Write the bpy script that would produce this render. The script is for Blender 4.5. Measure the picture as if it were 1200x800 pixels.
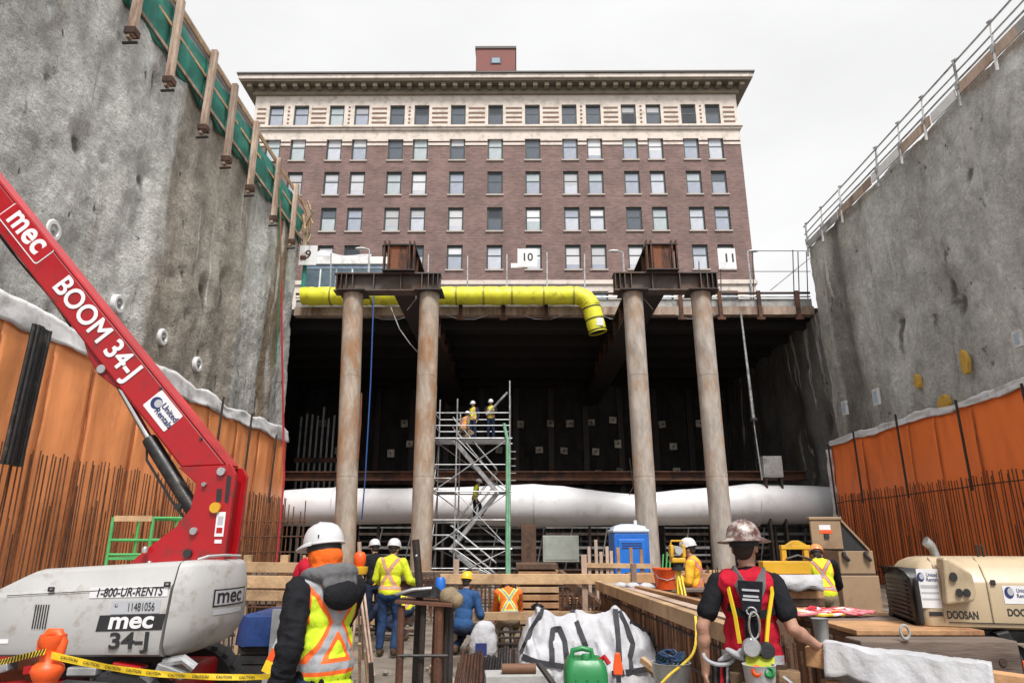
import bpy, bmesh, math, random
from mathutils import Vector, Matrix, Quaternion, noise
from math import radians, sin, cos, pi

for o in list(bpy.data.objects):
    bpy.data.objects.remove(o)
S = bpy.context.scene
COL = S.collection
rnd = random.Random(7)

# ------------------------------------------------------------------ camera
EYE = 1.7
PITCH, YAW, FL = radians(16.4), radians(0.36), 800.0 / 1200.0
cd = bpy.data.cameras.new('camera')
cam = bpy.data.objects.new('camera', cd)
COL.objects.link(cam)
cd.sensor_width = 36.0
cd.lens = 24.0
cd.clip_start, cd.clip_end = 0.1, 2000.0
cam.location = (0, 0, EYE)
cam.rotation_euler = (radians(90) + PITCH, 0, YAW)
S.camera = cam

# ------------------------------------------------------------------ sky: bright overcast
SUN_EL, SUN_AZ = radians(56), radians(163)
W = bpy.data.worlds.new('World')
S.world = W
W.use_nodes = True
nt = W.node_tree
nt.nodes.clear()
n_out = nt.nodes.new('ShaderNodeOutputWorld')
n_bg = nt.nodes.new('ShaderNodeBackground')
n_sky = nt.nodes.new('ShaderNodeTexSky')
n_sky.sky_type = 'NISHITA'
n_sky.sun_disc = False
n_sky.sun_elevation = SUN_EL
n_sky.sun_rotation = SUN_AZ
n_sky.air_density, n_sky.dust_density, n_sky.ozone_density = 1.0, 6.0, 1.0
n_hs = nt.nodes.new('ShaderNodeHueSaturation')
n_hs.inputs['Saturation'].default_value = 0.10
n_tc = nt.nodes.new('ShaderNodeTexCoord')
n_mp = nt.nodes.new('ShaderNodeMapping')
n_mp.inputs['Scale'].default_value = (1.5, 1.5, 3.5)
n_no = nt.nodes.new('ShaderNodeTexNoise')
n_no.inputs['Scale'].default_value = 1.6
n_no.inputs['Detail'].default_value = 5
n_rp = nt.nodes.new('ShaderNodeMapRange')
n_rp.inputs['From Min'].default_value, n_rp.inputs['From Max'].default_value = 0.3, 0.7
n_rp.inputs['To Min'].default_value, n_rp.inputs['To Max'].default_value = 8.2, 9.6
n_mx = nt.nodes.new('ShaderNodeMix')
n_mx.data_type = 'RGBA'
n_mx.inputs['Factor'].default_value = 0.8          # cloud cover over the clear-sky model
L = nt.links.new
L(n_sky.outputs['Color'], n_hs.inputs['Color'])
L(n_tc.outputs['Generated'], n_mp.inputs['Vector'])
L(n_mp.outputs['Vector'], n_no.inputs['Vector'])
L(n_no.outputs['Fac'], n_rp.inputs['Value'])
L(n_hs.outputs['Color'], n_mx.inputs['A'])
L(n_rp.outputs['Result'], n_mx.inputs['B'])
L(n_mx.outputs['Result'], n_bg.inputs['Color'])
n_bg.inputs['Strength'].default_value = 0.079
L(n_bg.outputs['Background'], n_out.inputs['Surface'])

sl = bpy.data.lights.new('sun', 'SUN')
sl.energy = 2.7
sl.angle = radians(16)
sl.color = (1.0, 0.97, 0.93)
sun = bpy.data.objects.new('sun', sl)
COL.objects.link(sun)
# light comes from behind the camera, a little to its side, high up
sd = Vector((sin(SUN_AZ) * cos(SUN_EL), cos(SUN_AZ) * cos(SUN_EL), sin(SUN_EL)))
sun.rotation_euler = (-sd).to_track_quat('-Z', 'Y').to_euler()

S.view_settings.view_transform = 'Standard'
S.view_settings.look = 'None'
S.view_settings.gamma = 1.0
S.view_settings.exposure = 0.66
S.view_settings.use_curve_mapping = False
S.cycles.max_bounces = 6
S.cycles.diffuse_bounces = 4

# ------------------------------------------------------------------ pixel -> point (for reading sizes off the photograph)
_f = Vector((-sin(YAW) * cos(PITCH), cos(YAW) * cos(PITCH), sin(PITCH)))
_r = Vector((cos(YAW), sin(YAW), 0))
_u = Vector((sin(YAW) * sin(PITCH), -cos(YAW) * sin(PITCH), cos(PITCH)))
def ray(x, y):
    return _f + _r * ((x - 600) / 800.0) + _u * ((400 - y) / 800.0)
def atY(x, y, Y):
    d = ray(x, y); t = Y / d.y
    return Vector((d.x * t, Y, EYE + d.z * t))
def atX(x, y, X):
    d = ray(x, y); t = X / d.x
    return Vector((X, d.y * t, EYE + d.z * t))
def atZ(x, y, Z):
    d = ray(x, y); t = (Z - EYE) / d.z
    return Vector((d.x * t, d.y * t, Z))

# ------------------------------------------------------------------ materials
MATS = {}
def pm(name, base, rough=0.6, metal=0.0, var=0.25, scale=3.0, bump=0.15, bscale=40.0, dirt=None, dirt_amt=0.35,
       dirt_scale=1.3, stretch=(1, 1, 1), rnd_val=0.0, spec=0.5, coat=0.0):
    """principled surface: base colour broken by two noises, optional dirt/rust colour in patches, fine bump"""
    if name in MATS:
        return MATS[name]
    m = bpy.data.materials.new(name)
    m.use_nodes = True
    t = m.node_tree
    b = t.nodes['Principled BSDF']
    b.inputs['Metallic'].default_value = metal
    b.inputs['Specular IOR Level'].default_value = spec
    b.inputs['Coat Weight'].default_value = coat
    tc = t.nodes.new('ShaderNodeTexCoord')
    mp = t.nodes.new('ShaderNodeMapping')
    mp.inputs['Scale'].default_value = stretch
    t.links.new(tc.outputs['Object'], mp.inputs['Vector'])
    n1 = t.nodes.new('ShaderNodeTexNoise')
    n1.inputs['Scale'].default_value = scale
    n1.inputs['Detail'].default_value = 6
    n1.inputs['Roughness'].default_value = 0.62
    t.links.new(mp.outputs['Vector'], n1.inputs['Vector'])
    r = t.nodes.new('ShaderNodeMapRange')
    r.inputs['From Min'].default_value, r.inputs['From Max'].default_value = 0.28, 0.72
    r.inputs['To Min'].default_value, r.inputs['To Max'].default_value = 1 - var, 1 + var
    t.links.new(n1.outputs['Fac'], r.inputs['Value'])
    mul = t.nodes.new('ShaderNodeMix'); mul.data_type = 'RGBA'; mul.blend_type = 'MULTIPLY'
    mul.inputs['Factor'].default_value = 1.0
    mul.inputs['A'].default_value = (*base, 1)
    t.links.new(r.outputs['Result'], mul.inputs['B'])
    colr = mul.outputs['Result']
    if dirt is not None:
        n2 = t.nodes.new('ShaderNodeTexNoise')
        n2.inputs['Scale'].default_value = dirt_scale
        n2.inputs['Detail'].default_value = 8
        n2.inputs['Roughness'].default_value = 0.7
        t.links.new(mp.outputs['Vector'], n2.inputs['Vector'])
        cr = t.nodes.new('ShaderNodeMapRange')
        cr.inputs['From Min'].default_value = 0.62 - dirt_amt * 0.4
        cr.inputs['From Max'].default_value = 0.74 - dirt_amt * 0.3
        t.links.new(n2.outputs['Fac'], cr.inputs['Value'])
        mx = t.nodes.new('ShaderNodeMix'); mx.data_type = 'RGBA'
        t.links.new(cr.outputs['Result'], mx.inputs['Factor'])
        t.links.new(colr, mx.inputs['A'])
        mx.inputs['B'].default_value = (*dirt, 1)
        colr = mx.outputs['Result']
    if rnd_val:
        oi = t.nodes.new('ShaderNodeObjectInfo')
        r3 = t.nodes.new('ShaderNodeMapRange')
        r3.inputs['To Min'].default_value, r3.inputs['To Max'].default_value = 1 - rnd_val, 1 + rnd_val
        t.links.new(oi.outputs['Random'], r3.inputs['Value'])
        m3 = t.nodes.new('ShaderNodeMix'); m3.data_type = 'RGBA'; m3.blend_type = 'MULTIPLY'
        m3.inputs['Factor'].default_value = 1.0
        t.links.new(colr, m3.inputs['A'])
        t.links.new(r3.outputs['Result'], m3.inputs['B'])
        colr = m3.outputs['Result']
    t.links.new(colr, b.inputs['Base Color'])
    r2 = t.nodes.new('ShaderNodeMapRange')
    r2.inputs['From Min'].default_value, r2.inputs['From Max'].default_value = 0.3, 0.7
    r2.inputs['To Min'].default_value, r2.inputs['To Max'].default_value = max(0.03, rough - 0.12), min(1, rough + 0.12)
    t.links.new(n1.outputs['Fac'], r2.inputs['Value'])
    t.links.new(r2.outputs['Result'], b.inputs['Roughness'])
    if bump:
        n4 = t.nodes.new('ShaderNodeTexNoise')
        n4.inputs['Scale'].default_value = bscale
        n4.inputs['Detail'].default_value = 4
        t.links.new(mp.outputs['Vector'], n4.inputs['Vector'])
        bp = t.nodes.new('ShaderNodeBump')
        bp.inputs['Strength'].default_value = bump
        bp.inputs['Distance'].default_value = 0.02
        t.links.new(n4.outputs['Fac'], bp.inputs['Height'])
        t.links.new(bp.outputs['Normal'], b.inputs['Normal'])
    MATS[name] = m
    return m

def emit(name, color, strength):
    m = bpy.data.materials.new(name); m.use_nodes = True
    b = m.node_tree.nodes['Principled BSDF']
    b.inputs['Base Color'].default_value = (*color, 1)
    b.inputs['Emission Color'].default_value = (*color, 1)
    b.inputs['Emission Strength'].default_value = strength
    return m

RUST = (0.10, 0.042, 0.022)
M = dict(
    rebar=pm('rebar_steel', (0.125, 0.056, 0.028), 0.75, 0.2, 0.5, 4, 0.3, 60, rnd_val=0.35),
    rebar_dark=pm('rebar_dark_steel', (0.035, 0.026, 0.022), 0.7, 0.3, 0.4, 4, 0.3, 60),
    rust=pm('rusted_steel', (0.12, 0.05, 0.028), 0.75, 0.25, 0.5, 3, 0.3, 30, dirt=(0.035, 0.022, 0.018), dirt_amt=0.45),
    rust_orange=pm('orange_rusted_plate', (0.26, 0.085, 0.03), 0.8, 0.1, 0.5, 2.5, 0.3, 30, dirt=(0.06, 0.028, 0.02), dirt_amt=0.4, stretch=(1, 1, 0.3)),
    dark_steel=pm('dark_steel', (0.05, 0.045, 0.045), 0.55, 0.5, 0.35, 3, 0.2, 40, dirt=RUST, dirt_amt=0.25),
    beam_steel=pm('grey_brown_beam_steel', (0.13, 0.105, 0.092), 0.65, 0.3, 0.35, 2, 0.2, 30, dirt=(0.10, 0.05, 0.03), dirt_amt=0.35),
    galv=pm('galvanised_steel', (0.42, 0.43, 0.44), 0.45, 0.6, 0.25, 6, 0.1, 60, dirt=(0.2, 0.19, 0.18), dirt_amt=0.3),
    white_paint=pm('white_painted_steel', (0.72, 0.72, 0.72), 0.45, 0, 0.08, 4, 0.05, 40, dirt=(0.45, 0.43, 0.4), dirt_amt=0.2),
    black=pm('black_rubber', (0.018, 0.018, 0.019), 0.6, 0, 0.3, 6, 0.2, 60),
    black_gloss=pm('black_painted_steel', (0.012, 0.012, 0.013), 0.42, 0, 0.3, 6, 0.08, 60, dirt=(0.08, 0.07, 0.06), dirt_amt=0.2),
    lumber=pm('raw_lumber', (0.44, 0.29, 0.16), 0.75, 0, 0.3, 3, 0.3, 30, dirt=(0.25, 0.15, 0.085), dirt_amt=0.35, stretch=(1, 1, 1), rnd_val=0.22),
    lumber_orange=pm('warm_lumber', (0.42, 0.23, 0.11), 0.75, 0, 0.3, 3, 0.3, 30, dirt=(0.22, 0.10, 0.05), dirt_amt=0.35, rnd_val=0.2),
    lumber_weathered=pm('weathered_lumber', (0.46, 0.345, 0.27), 0.85, 0, 0.35, 2.5, 0.35, 30, dirt=(0.22, 0.14, 0.10), dirt_amt=0.38, stretch=(1, 1, 0.25), rnd_val=0.2),
    timber_dark=pm('dark_brown_timber', (0.12, 0.065, 0.038), 0.75, 0, 0.45, 2, 0.35, 25, dirt=(0.045, 0.026, 0.018), dirt_amt=0.4),
    timber_grey=pm('grey_brown_timber', (0.17, 0.125, 0.10), 0.8, 0, 0.4, 2, 0.35, 25, dirt=(0.07, 0.05, 0.04), dirt_amt=0.45, stretch=(0.3, 1, 2)),
    red=pm('red_machine_paint', (0.36, 0.004, 0.009), 0.36, 0, 0.14, 2, 0.03, 40, dirt=(0.17, 0.02, 0.018), dirt_amt=0.24, dirt_scale=5, coat=0.1),
    white_hood=pm('white_machine_plastic', (0.42, 0.415, 0.41), 0.42, 0, 0.07, 1.6, 0.03, 40, dirt=(0.30, 0.275, 0.245), dirt_amt=0.22, dirt_scale=7),
    tan=pm('tan_machine_plastic', (0.46, 0.36, 0.235), 0.45, 0, 0.10, 2, 0.03, 40, dirt=(0.33, 0.25, 0.16), dirt_amt=0.2),
    tan_steel=pm('tan_painted_steel', (0.30, 0.20, 0.12), 0.5, 0, 0.14, 2, 0.05, 40, dirt=(0.18, 0.11, 0.065), dirt_amt=0.25),
    decal_white=pm('white_decal', (0.72, 0.72, 0.74), 0.4, 0, 0.05, 8, 0, 40, dirt=(0.5, 0.5, 0.5), dirt_amt=0.12),
    decal_grey=pm('grey_decal', (0.42, 0.43, 0.46), 0.4, 0, 0.05, 8, 0, 40),
    ink=pm('black_lettering', (0.02, 0.02, 0.022), 0.5, 0, 0.1, 8, 0, 40),
    ink_blue=pm('navy_lettering', (0.02, 0.03, 0.13), 0.45, 0, 0.1, 8, 0, 40),
    ink_red=pm('red_lettering', (0.40, 0.006, 0.012), 0.35, 0, 0.05, 8, 0, 40),
    ink_white=pm('white_lettering', (0.74, 0.74, 0.76), 0.4, 0, 0.04, 8, 0, 40),
    chrome=pm('chromed_rod', (0.6, 0.6, 0.6), 0.15, 1.0, 0.1, 6, 0, 40),
    yellow=pm('yellow_duct_vinyl', (0.74, 0.71, 0.035), 0.5, 0, 0.14, 1.2, 0.08, 12, dirt=(0.42, 0.38, 0.03), dirt_amt=0.25),
    yellow_paint=pm('yellow_paint', (0.65, 0.36, 0.02), 0.45, 0, 0.15, 3, 0.05, 40, dirt=(0.3, 0.17, 0.03), dirt_amt=0.22),
    green=pm('green_plastic', (0.02, 0.20, 0.06), 0.38, 0, 0.12, 3, 0.04, 40, dirt=(0.02, 0.11, 0.04), dirt_amt=0.2),
    green_paint=pm('green_scaffold_paint', (0.08, 0.38, 0.12), 0.45, 0, 0.2, 3, 0.05, 40),
    green_pale=pm('pale_green_scaffold', (0.20, 0.42, 0.27), 0.5, 0.1, 0.25, 3, 0.05, 40),
    blue=pm('blue_plastic', (0.012, 0.13, 0.52), 0.4, 0, 0.15, 3, 0.05, 40, dirt=(0.01, 0.08, 0.3), dirt_amt=0.15),
    blue_tarp=pm('blue_tarpaulin', (0.014, 0.04, 0.15), 0.45, 0, 0.3, 4, 0.5, 9),
    orange_plastic=pm('orange_plastic', (0.80, 0.10, 0.015), 0.45, 0, 0.12, 4, 0.08, 40, dirt=(0.5, 0.07, 0.02), dirt_amt=0.2),
    bag_white=pm('white_woven_bag', (0.44, 0.44, 0.465), 0.7, 0, 0.16, 3, 0.6, 16, dirt=(0.36, 0.35, 0.34), dirt_amt=0.3),
    strap_black=pm('black_webbing', (0.02, 0.02, 0.025), 0.75, 0, 0.2, 8, 0.1, 80),
    tape_yellow=pm('yellow_caution_tape', (0.75, 0.52, 0.02), 0.45, 0, 0.1, 6, 0, 40),
    rope_red=pm('red_rope', (0.5, 0.03, 0.05), 0.8, 0, 0.2, 8, 0.2, 80),
    rope_pink=pm('pink_rope', (0.72, 0.22, 0.25), 0.8, 0, 0.2, 8, 0.2, 80),
    rope_yellow=pm('yellow_rope', (0.72, 0.5, 0.05), 0.8, 0, 0.2, 8, 0.2, 80),
    rope_white=pm('white_rope', (0.7, 0.68, 0.66), 0.8, 0, 0.2, 8, 0.2, 80),
    rope_blue=pm('blue_cable', (0.03, 0.09, 0.30), 0.6, 0, 0.2, 8, 0.2, 80),
    rope_green=pm('green_cable', (0.03, 0.2, 0.08), 0.6, 0, 0.2, 8, 0.2, 80),
    conc_light=pm('light_concrete', (0.36, 0.355, 0.345), 0.85, 0, 0.22, 2, 0.3, 25, dirt=(0.2, 0.19, 0.18), dirt_amt=0.4),
    glass_dark=pm('dark_window_glass', (0.03, 0.034, 0.04), 0.06, 0, 0.3, 2, 0, 40, spec=0.9),
)

# ------------------------------------------------------------------ mesh builder
class MB:
    def __init__(s):
        s.v, s.f, s.mi = [], [], []
        s.cur = 0
    def add(s, vs, fs):
        n = len(s.v)
        s.v += [tuple(p) for p in vs]
        s.f += [tuple(i + n for i in f) for f in fs]
        s.mi += [s.cur] * len(fs)
        return s
    def box(s, c, size, rot=None):
        hx, hy, hz = size[0] / 2, size[1] / 2, size[2] / 2
        vs = [Vector((x, y, z)) for x in (-hx, hx) for y in (-hy, hy) for z in (-hz, hz)]
        if rot is not None:
            vs = [rot @ v for v in vs]
        c = Vector(c)
        return s.add([v + c for v in vs], [(0, 1, 3, 2), (4, 6, 7, 5), (0, 4, 5, 1), (2, 3, 7, 6), (0, 2, 6, 4), (1, 5, 7, 3)])
    def bx(s, x0, x1, y0, y1, z0, z1):
        return s.box(((x0 + x1) / 2, (y0 + y1) / 2, (z0 + z1) / 2), (abs(x1 - x0), abs(y1 - y0), abs(z1 - z0)))
    def bar(s, p0, p1, w, h, up=(0, 0, 1)):
        p0, p1 = Vector(p0), Vector(p1)
        d = p1 - p0
        x = d.normalized()
        up = Vector(up)
        if abs(x.dot(up)) > 0.98:
            up = Vector((0, 1, 0))
        y = up.cross(x).normalized(); z = x.cross(y)
        R = Matrix((x, y, z)).transposed()
        return s.box((p0 + p1) / 2, (d.length, w, h), R)
    def tube(s, pts, r, seg=8, caps=True):
        pts = [Vector(p) for p in pts]
        rs = r if isinstance(r, (list, tuple)) else [r] * len(pts)
        rings = []
        prev = None
        for i, p in enumerate(pts):
            a = pts[max(i - 1, 0)]; b = pts[min(i + 1, len(pts) - 1)]
            t = (b - a).normalized()
            if prev is None:
                up = Vector((0, 0, 1)) if abs(t.z) < 0.9 else Vector((0, 1, 0))
                x = up.cross(t).normalized()
            else:
                x = (prev - t * prev.dot(t)).normalized()
            prev = x
            y = t.cross(x)
            rings.append([p + (x * cos(2 * pi * k / seg) + y * sin(2 * pi * k / seg)) * rs[i] for k in range(seg)])
        vs = [v for ring in rings for v in ring]
        fs = []
        for i in range(len(pts) - 1):
            for k in range(seg):
                a = i * seg + k; b = i * seg + (k + 1) % seg
                fs.append((a, b, b + seg, a + seg))
        if caps:
            fs.append(tuple(range(seg - 1, -1, -1)))
            fs.append(tuple(range((len(pts) - 1) * seg, len(pts) * seg)))
        return s.add(vs, fs)
    def lathe(s, prof, c=(0, 0, 0), seg=24, rot=None, sx=1, sy=1):
        c = Vector(c); vs = []; fs = []
        for (r, z) in prof:
            for k in range(seg):
                v = Vector((r * cos(2 * pi * k / seg) * sx, r * sin(2 * pi * k / seg) * sy, z))
                vs.append((rot @ v if rot is not None else v) + c)
        for i in range(len(prof) - 1):
            for k in range(seg):
                a = i * seg + k; b = i * seg + (k + 1) % seg
                fs.append((a, b, b + seg, a + seg))
        fs.append(tuple(range(seg - 1, -1, -1)))
        fs.append(tuple(range((len(prof) - 1) * seg, len(prof) * seg)))
        return s.add(vs, fs)
    def prism(s, poly, vec):
        """closed polygon of points swept along vec"""
        poly = [Vector(p) for p in poly]; vec = Vector(vec); n = len(poly)
        vs = poly + [p + vec for p in poly]
        fs = [tuple(range(n)), tuple(range(2 * n - 1, n - 1, -1))]
        for i in range(n):
            j = (i + 1) % n
            fs.append((i, i + n, j + n, j))
        return s.add(vs, fs)
    def loft(s, rings, cap=True):
        n = len(rings[0]); vs = [v for r in rings for v in r]; fs = []
        for i in range(len(rings) - 1):
            for k in range(n):
                a = i * n + k; b = i * n + (k + 1) % n
                fs.append((a, b, b + n, a + n))
        if cap:
            fs.append(tuple(range(n - 1, -1, -1)))
            fs.append(tuple(range((len(rings) - 1) * n, len(rings) * n)))
        return s.add(vs, fs)
    def ell(s, c, r, rot=None, seg=16, rg=10):
        c = Vector(c); vs = []; fs = []
        for i in range(1, rg):
            th = pi * i / rg
            for k in range(seg):
                ph = 2 * pi * k / seg
                v = Vector((r[0] * sin(th) * cos(ph), r[1] * sin(th) * sin(ph), r[2] * cos(th)))
                vs.append((rot @ v if rot is not None else v) + c)
        for i in range(rg - 2):
            for k in range(seg):
                a = i * seg + k; b = i * seg + (k + 1) % seg
                fs.append((a, a + seg, b + seg, b))
        n = len(vs)
        t = Vector((0, 0, r[2])); bt = -t
        if rot is not None:
            t = rot @ t; bt = rot @ bt
        vs += [c + t, c + bt]
        for k in range(seg):
            fs.append((n, k, (k + 1) % seg))
            a = (rg - 2) * seg
            fs.append((n + 1, a + (k + 1) % seg, a + k))
        return s.add(vs, fs)
    def cap(s, p0, p1, r0, r1, seg=12):
        """tapered capsule"""
        p0, p1 = Vector(p0), Vector(p1)
        d = p1 - p0
        if d.length < 1e-6:
            return s.ell(p0, (r0, r0, r0))
        t = d.normalized()
        pts, rs = [], []
        for a in (85, 60, 30):
            pts.append(p0 - t * r0 * sin(radians(a))); rs.append(r0 * cos(radians(a)))
        pts.append(p0); rs.append(r0); pts.append(p1); rs.append(r1)
        for a in (30, 60, 85):
            pts.append(p1 + t * r1 * sin(radians(a))); rs.append(r1 * cos(radians(a)))
        return s.tube(pts, rs, seg)
    def grid(s, fn, nu, nv):
        vs = [fn(i / nu, j / nv) for j in range(nv + 1) for i in range(nu + 1)]
        fs = [(j * (nu + 1) + i, j * (nu + 1) + i + 1, (j + 1) * (nu + 1) + i + 1, (j + 1) * (nu + 1) + i) for j in range(nv) for i in range(nu)]
        return s.add(vs, fs)
    def mesh(s, name, mat, smooth=False):
        me = bpy.data.meshes.new(name)
        me.from_pydata(s.v, [], s.f)
        for m in (mat if isinstance(mat, (list, tuple)) else [mat]):
            me.materials.append(m)
        if max(s.mi, default=0) > 0:
            me.polygons.foreach_set('material_index', s.mi)
        bm = bmesh.new(); bm.from_mesh(me)
        bmesh.ops.recalc_face_normals(bm, faces=bm.faces)
        if smooth:
            lim = radians(smooth if smooth is not True else 40)
            for f in bm.faces:
                f.smooth = True
            for e in bm.edges:
                if len(e.link_faces) == 2 and e.calc_face_angle(0) > lim:
                    e.smooth = False
        bm.to_mesh(me); bm.free()
        me.update()
        return me
    def build(s, name, mat, parent=None, smooth=False, bevel=0.0, loc=None, rot=None, thick=0.0):
        me = s.mesh(name, mat, smooth)
        return link(name, me, parent, bevel, loc, rot, thick)

def link(name, me, parent=None, bevel=0.0, loc=None, rot=None, thick=0.0):
    o = bpy.data.objects.new(name, me)
    COL.objects.link(o)
    if parent is not None:
        o.parent = parent
    if loc is not None:
        o.location = loc
    if rot is not None:
        o.rotation_euler = rot
    if thick:
        so = o.modifiers.new('solid', 'SOLIDIFY'); so.thickness = thick; so.offset = 0
    if bevel:
        b = o.modifiers.new('bevel', 'BEVEL')
        b.width = bevel; b.segments = 2; b.limit_method = 'ANGLE'; b.angle_limit = radians(35)
    return o

def tag(o, label=None, cat=None, group=None, kind=None):
    if label:
        o['label'] = label
        if kind is None: kind = 'thing'
    if cat: o['category'] = cat
    if group: o['group'] = group
    if kind: o['kind'] = kind
    return o

def thing(name, label, cat, loc=(0, 0, 0), rz=0.0, group=None):
    o = bpy.data.objects.new(name, None)
    COL.objects.link(o)
    o.empty_display_size = 0.2
    o.location = loc; o.rotation_euler = (0, 0, rz)
    return tag(o, label, cat, group)

def local(p, root):
    """world point -> the coordinates of a root that is only moved and turned about z"""
    M_ = Matrix.Translation(root.location) @ Matrix.Rotation(root.rotation_euler.z, 4, 'Z')
    return M_.inverted() @ Vector(p)

def copy_tree(o, parent=None):
    c = o.copy(); COL.objects.link(c)
    if parent is not None:
        c.parent = parent
    for ch in [x for x in COL.objects if x.parent == o]:
        copy_tree(ch, c)
    return c

def jit(mb, amp, sc=1.0, seed=0.0):
    out = []
    for v in mb.v:
        p = Vector(v)
        out.append(tuple(p + noise.noise_vector(p * sc + Vector((seed, seed * 2, seed * 3))) * amp))
    mb.v = out
    return mb

def text_mesh(body, size, bold=0.0, shear=0.0, extrude=0.0, align='CENTER', spacing=1.0, xs=1.0):
    cu = bpy.data.curves.new('lettering', 'FONT')
    cu.body = body; cu.size = size; cu.offset = bold * size; cu.shear = shear
    cu.extrude = extrude; cu.align_x = align; cu.align_y = 'CENTER'; cu.space_character = spacing
    cu.resolution_u = 4
    o = bpy.data.objects.new('lettering_tmp', cu); COL.objects.link(o)
    dg = bpy.context.evaluated_depsgraph_get(); dg.update()
    me = bpy.data.meshes.new_from_object(o.evaluated_get(dg))
    bpy.data.objects.remove(o); bpy.data.curves.remove(cu)
    if xs != 1.0:
        me.transform(Matrix.Diagonal((xs, 1, 1, 1)))
    return me

def text(body, size, origin, xdir, ydir, mat, parent, name='lettering', **kw):
    """flat lettering whose baseline runs along xdir (coordinates of the parent)"""
    me = text_mesh(body, size, **kw)
    me.materials.clear(); me.materials.append(mat)
    x = Vector(xdir).normalized(); y = Vector(ydir); y = (y - x * y.dot(x)).normalized(); z = x.cross(y)
    R = Matrix((x, y, z)).transposed().to_4x4()
    me.transform(Matrix.Translation(Vector(origin)) @ R)
    o = bpy.data.objects.new(name, me); COL.objects.link(o); o.parent = parent
    return o

def plate(origin, xdir, ydir, w, h, mat, parent, name='decal', t=0.003, slant=0.0, r=0.0):
    """thin decal or board centred on origin, its face turned along xdir x ydir"""
    x = Vector(xdir).normalized(); y = Vector(ydir); y = (y - x * y.dot(x)).normalized(); z = x.cross(y)
    o = Vector(origin)
    if r:
        poly = []
        for (cx, cy, a0) in ((w/2-r, h/2-r, 0), (-w/2+r, h/2-r, 90), (-w/2+r, -h/2+r, 180), (w/2-r, -h/2+r, 270)):
            for a in (0, 30, 60, 90):
                px, py = cx + r*cos(radians(a0+a)), cy + r*sin(radians(a0+a))
                poly.append(o + x*(px + slant*py) + y*py)
    else:
        poly = [o + x*(a + slant*b) + y*b for a, b in ((-w/2, -h/2), (w/2, -h/2), (w/2, h/2), (-w/2, h/2))]
    return MB().prism(poly, -z * t).build(name, mat, parent)

def curve(pts, n=6):
    """points resampled along a smooth Catmull-Rom curve"""
    P_ = [Vector(p) for p in pts]; out = []
    for i in range(len(P_) - 1):
        a, b, c, d = P_[max(i - 1, 0)], P_[i], P_[i + 1], P_[min(i + 2, len(P_) - 1)]
        for k in range(n):
            t = k / n
            out.append(0.5 * ((2 * b) + (c - a) * t + (2 * a - 5 * b + 4 * c - d) * t * t + (3 * b - a - 3 * c + d) * t ** 3))
    return out + [P_[-1]]
# ------------------------------------------------------------------ setting: pit floor, street, banks
XL, XR = -12.4, 16.25          # the two shored walls of the pit
YE_L, YE_R = 36.1, 35.0        # where they meet the decked street
YB = 54.0                      # far end under the street

def mud_material():
    m = pm('muddy_concrete_ground', (0.20, 0.17, 0.14), 0.75, 0, 0.4, 0.8, 0.5, 9, dirt=(0.085, 0.066, 0.05), dirt_amt=0.5, dirt_scale=0.6)
    return m
def ground_pt(u, v):
    x, y = -60 + 120 * u, -40 + 130 * v
    z = 0.05 * noise.noise(Vector((x * 0.5, y * 0.5, 0))) + 0.02 * noise.noise(Vector((x * 2, y * 2, 3)))
    return (x, y, z - 0.03)
g = MB().grid(ground_pt, 160, 170)
tag(g.build('ground', mud_material(), smooth=True), kind='structure')

asphalt = pm('asphalt', (0.055, 0.055, 0.058), 0.85, 0, 0.2, 2, 0.3, 60)
mb = MB().bx(XL - 60, XR + 60, 36.3, 130, 14.0, 14.3)
tag(mb.build('street', asphalt), kind='structure')
earth = pm('earth', (0.14, 0.11, 0.085), 0.9, 0, 0.3, 1, 0.4, 10)
mb = MB().bx(XL - 60, XL - 2.2, -20, 36.2, 15.0, 18.2)
tag(mb.build('terrain', earth), kind='structure')
mb = MB().bx(XR + 2.2, XR + 60, -20, 36.2, 15.0, 17.2)
tag(mb.build('terrain', earth), kind='structure')

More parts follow.
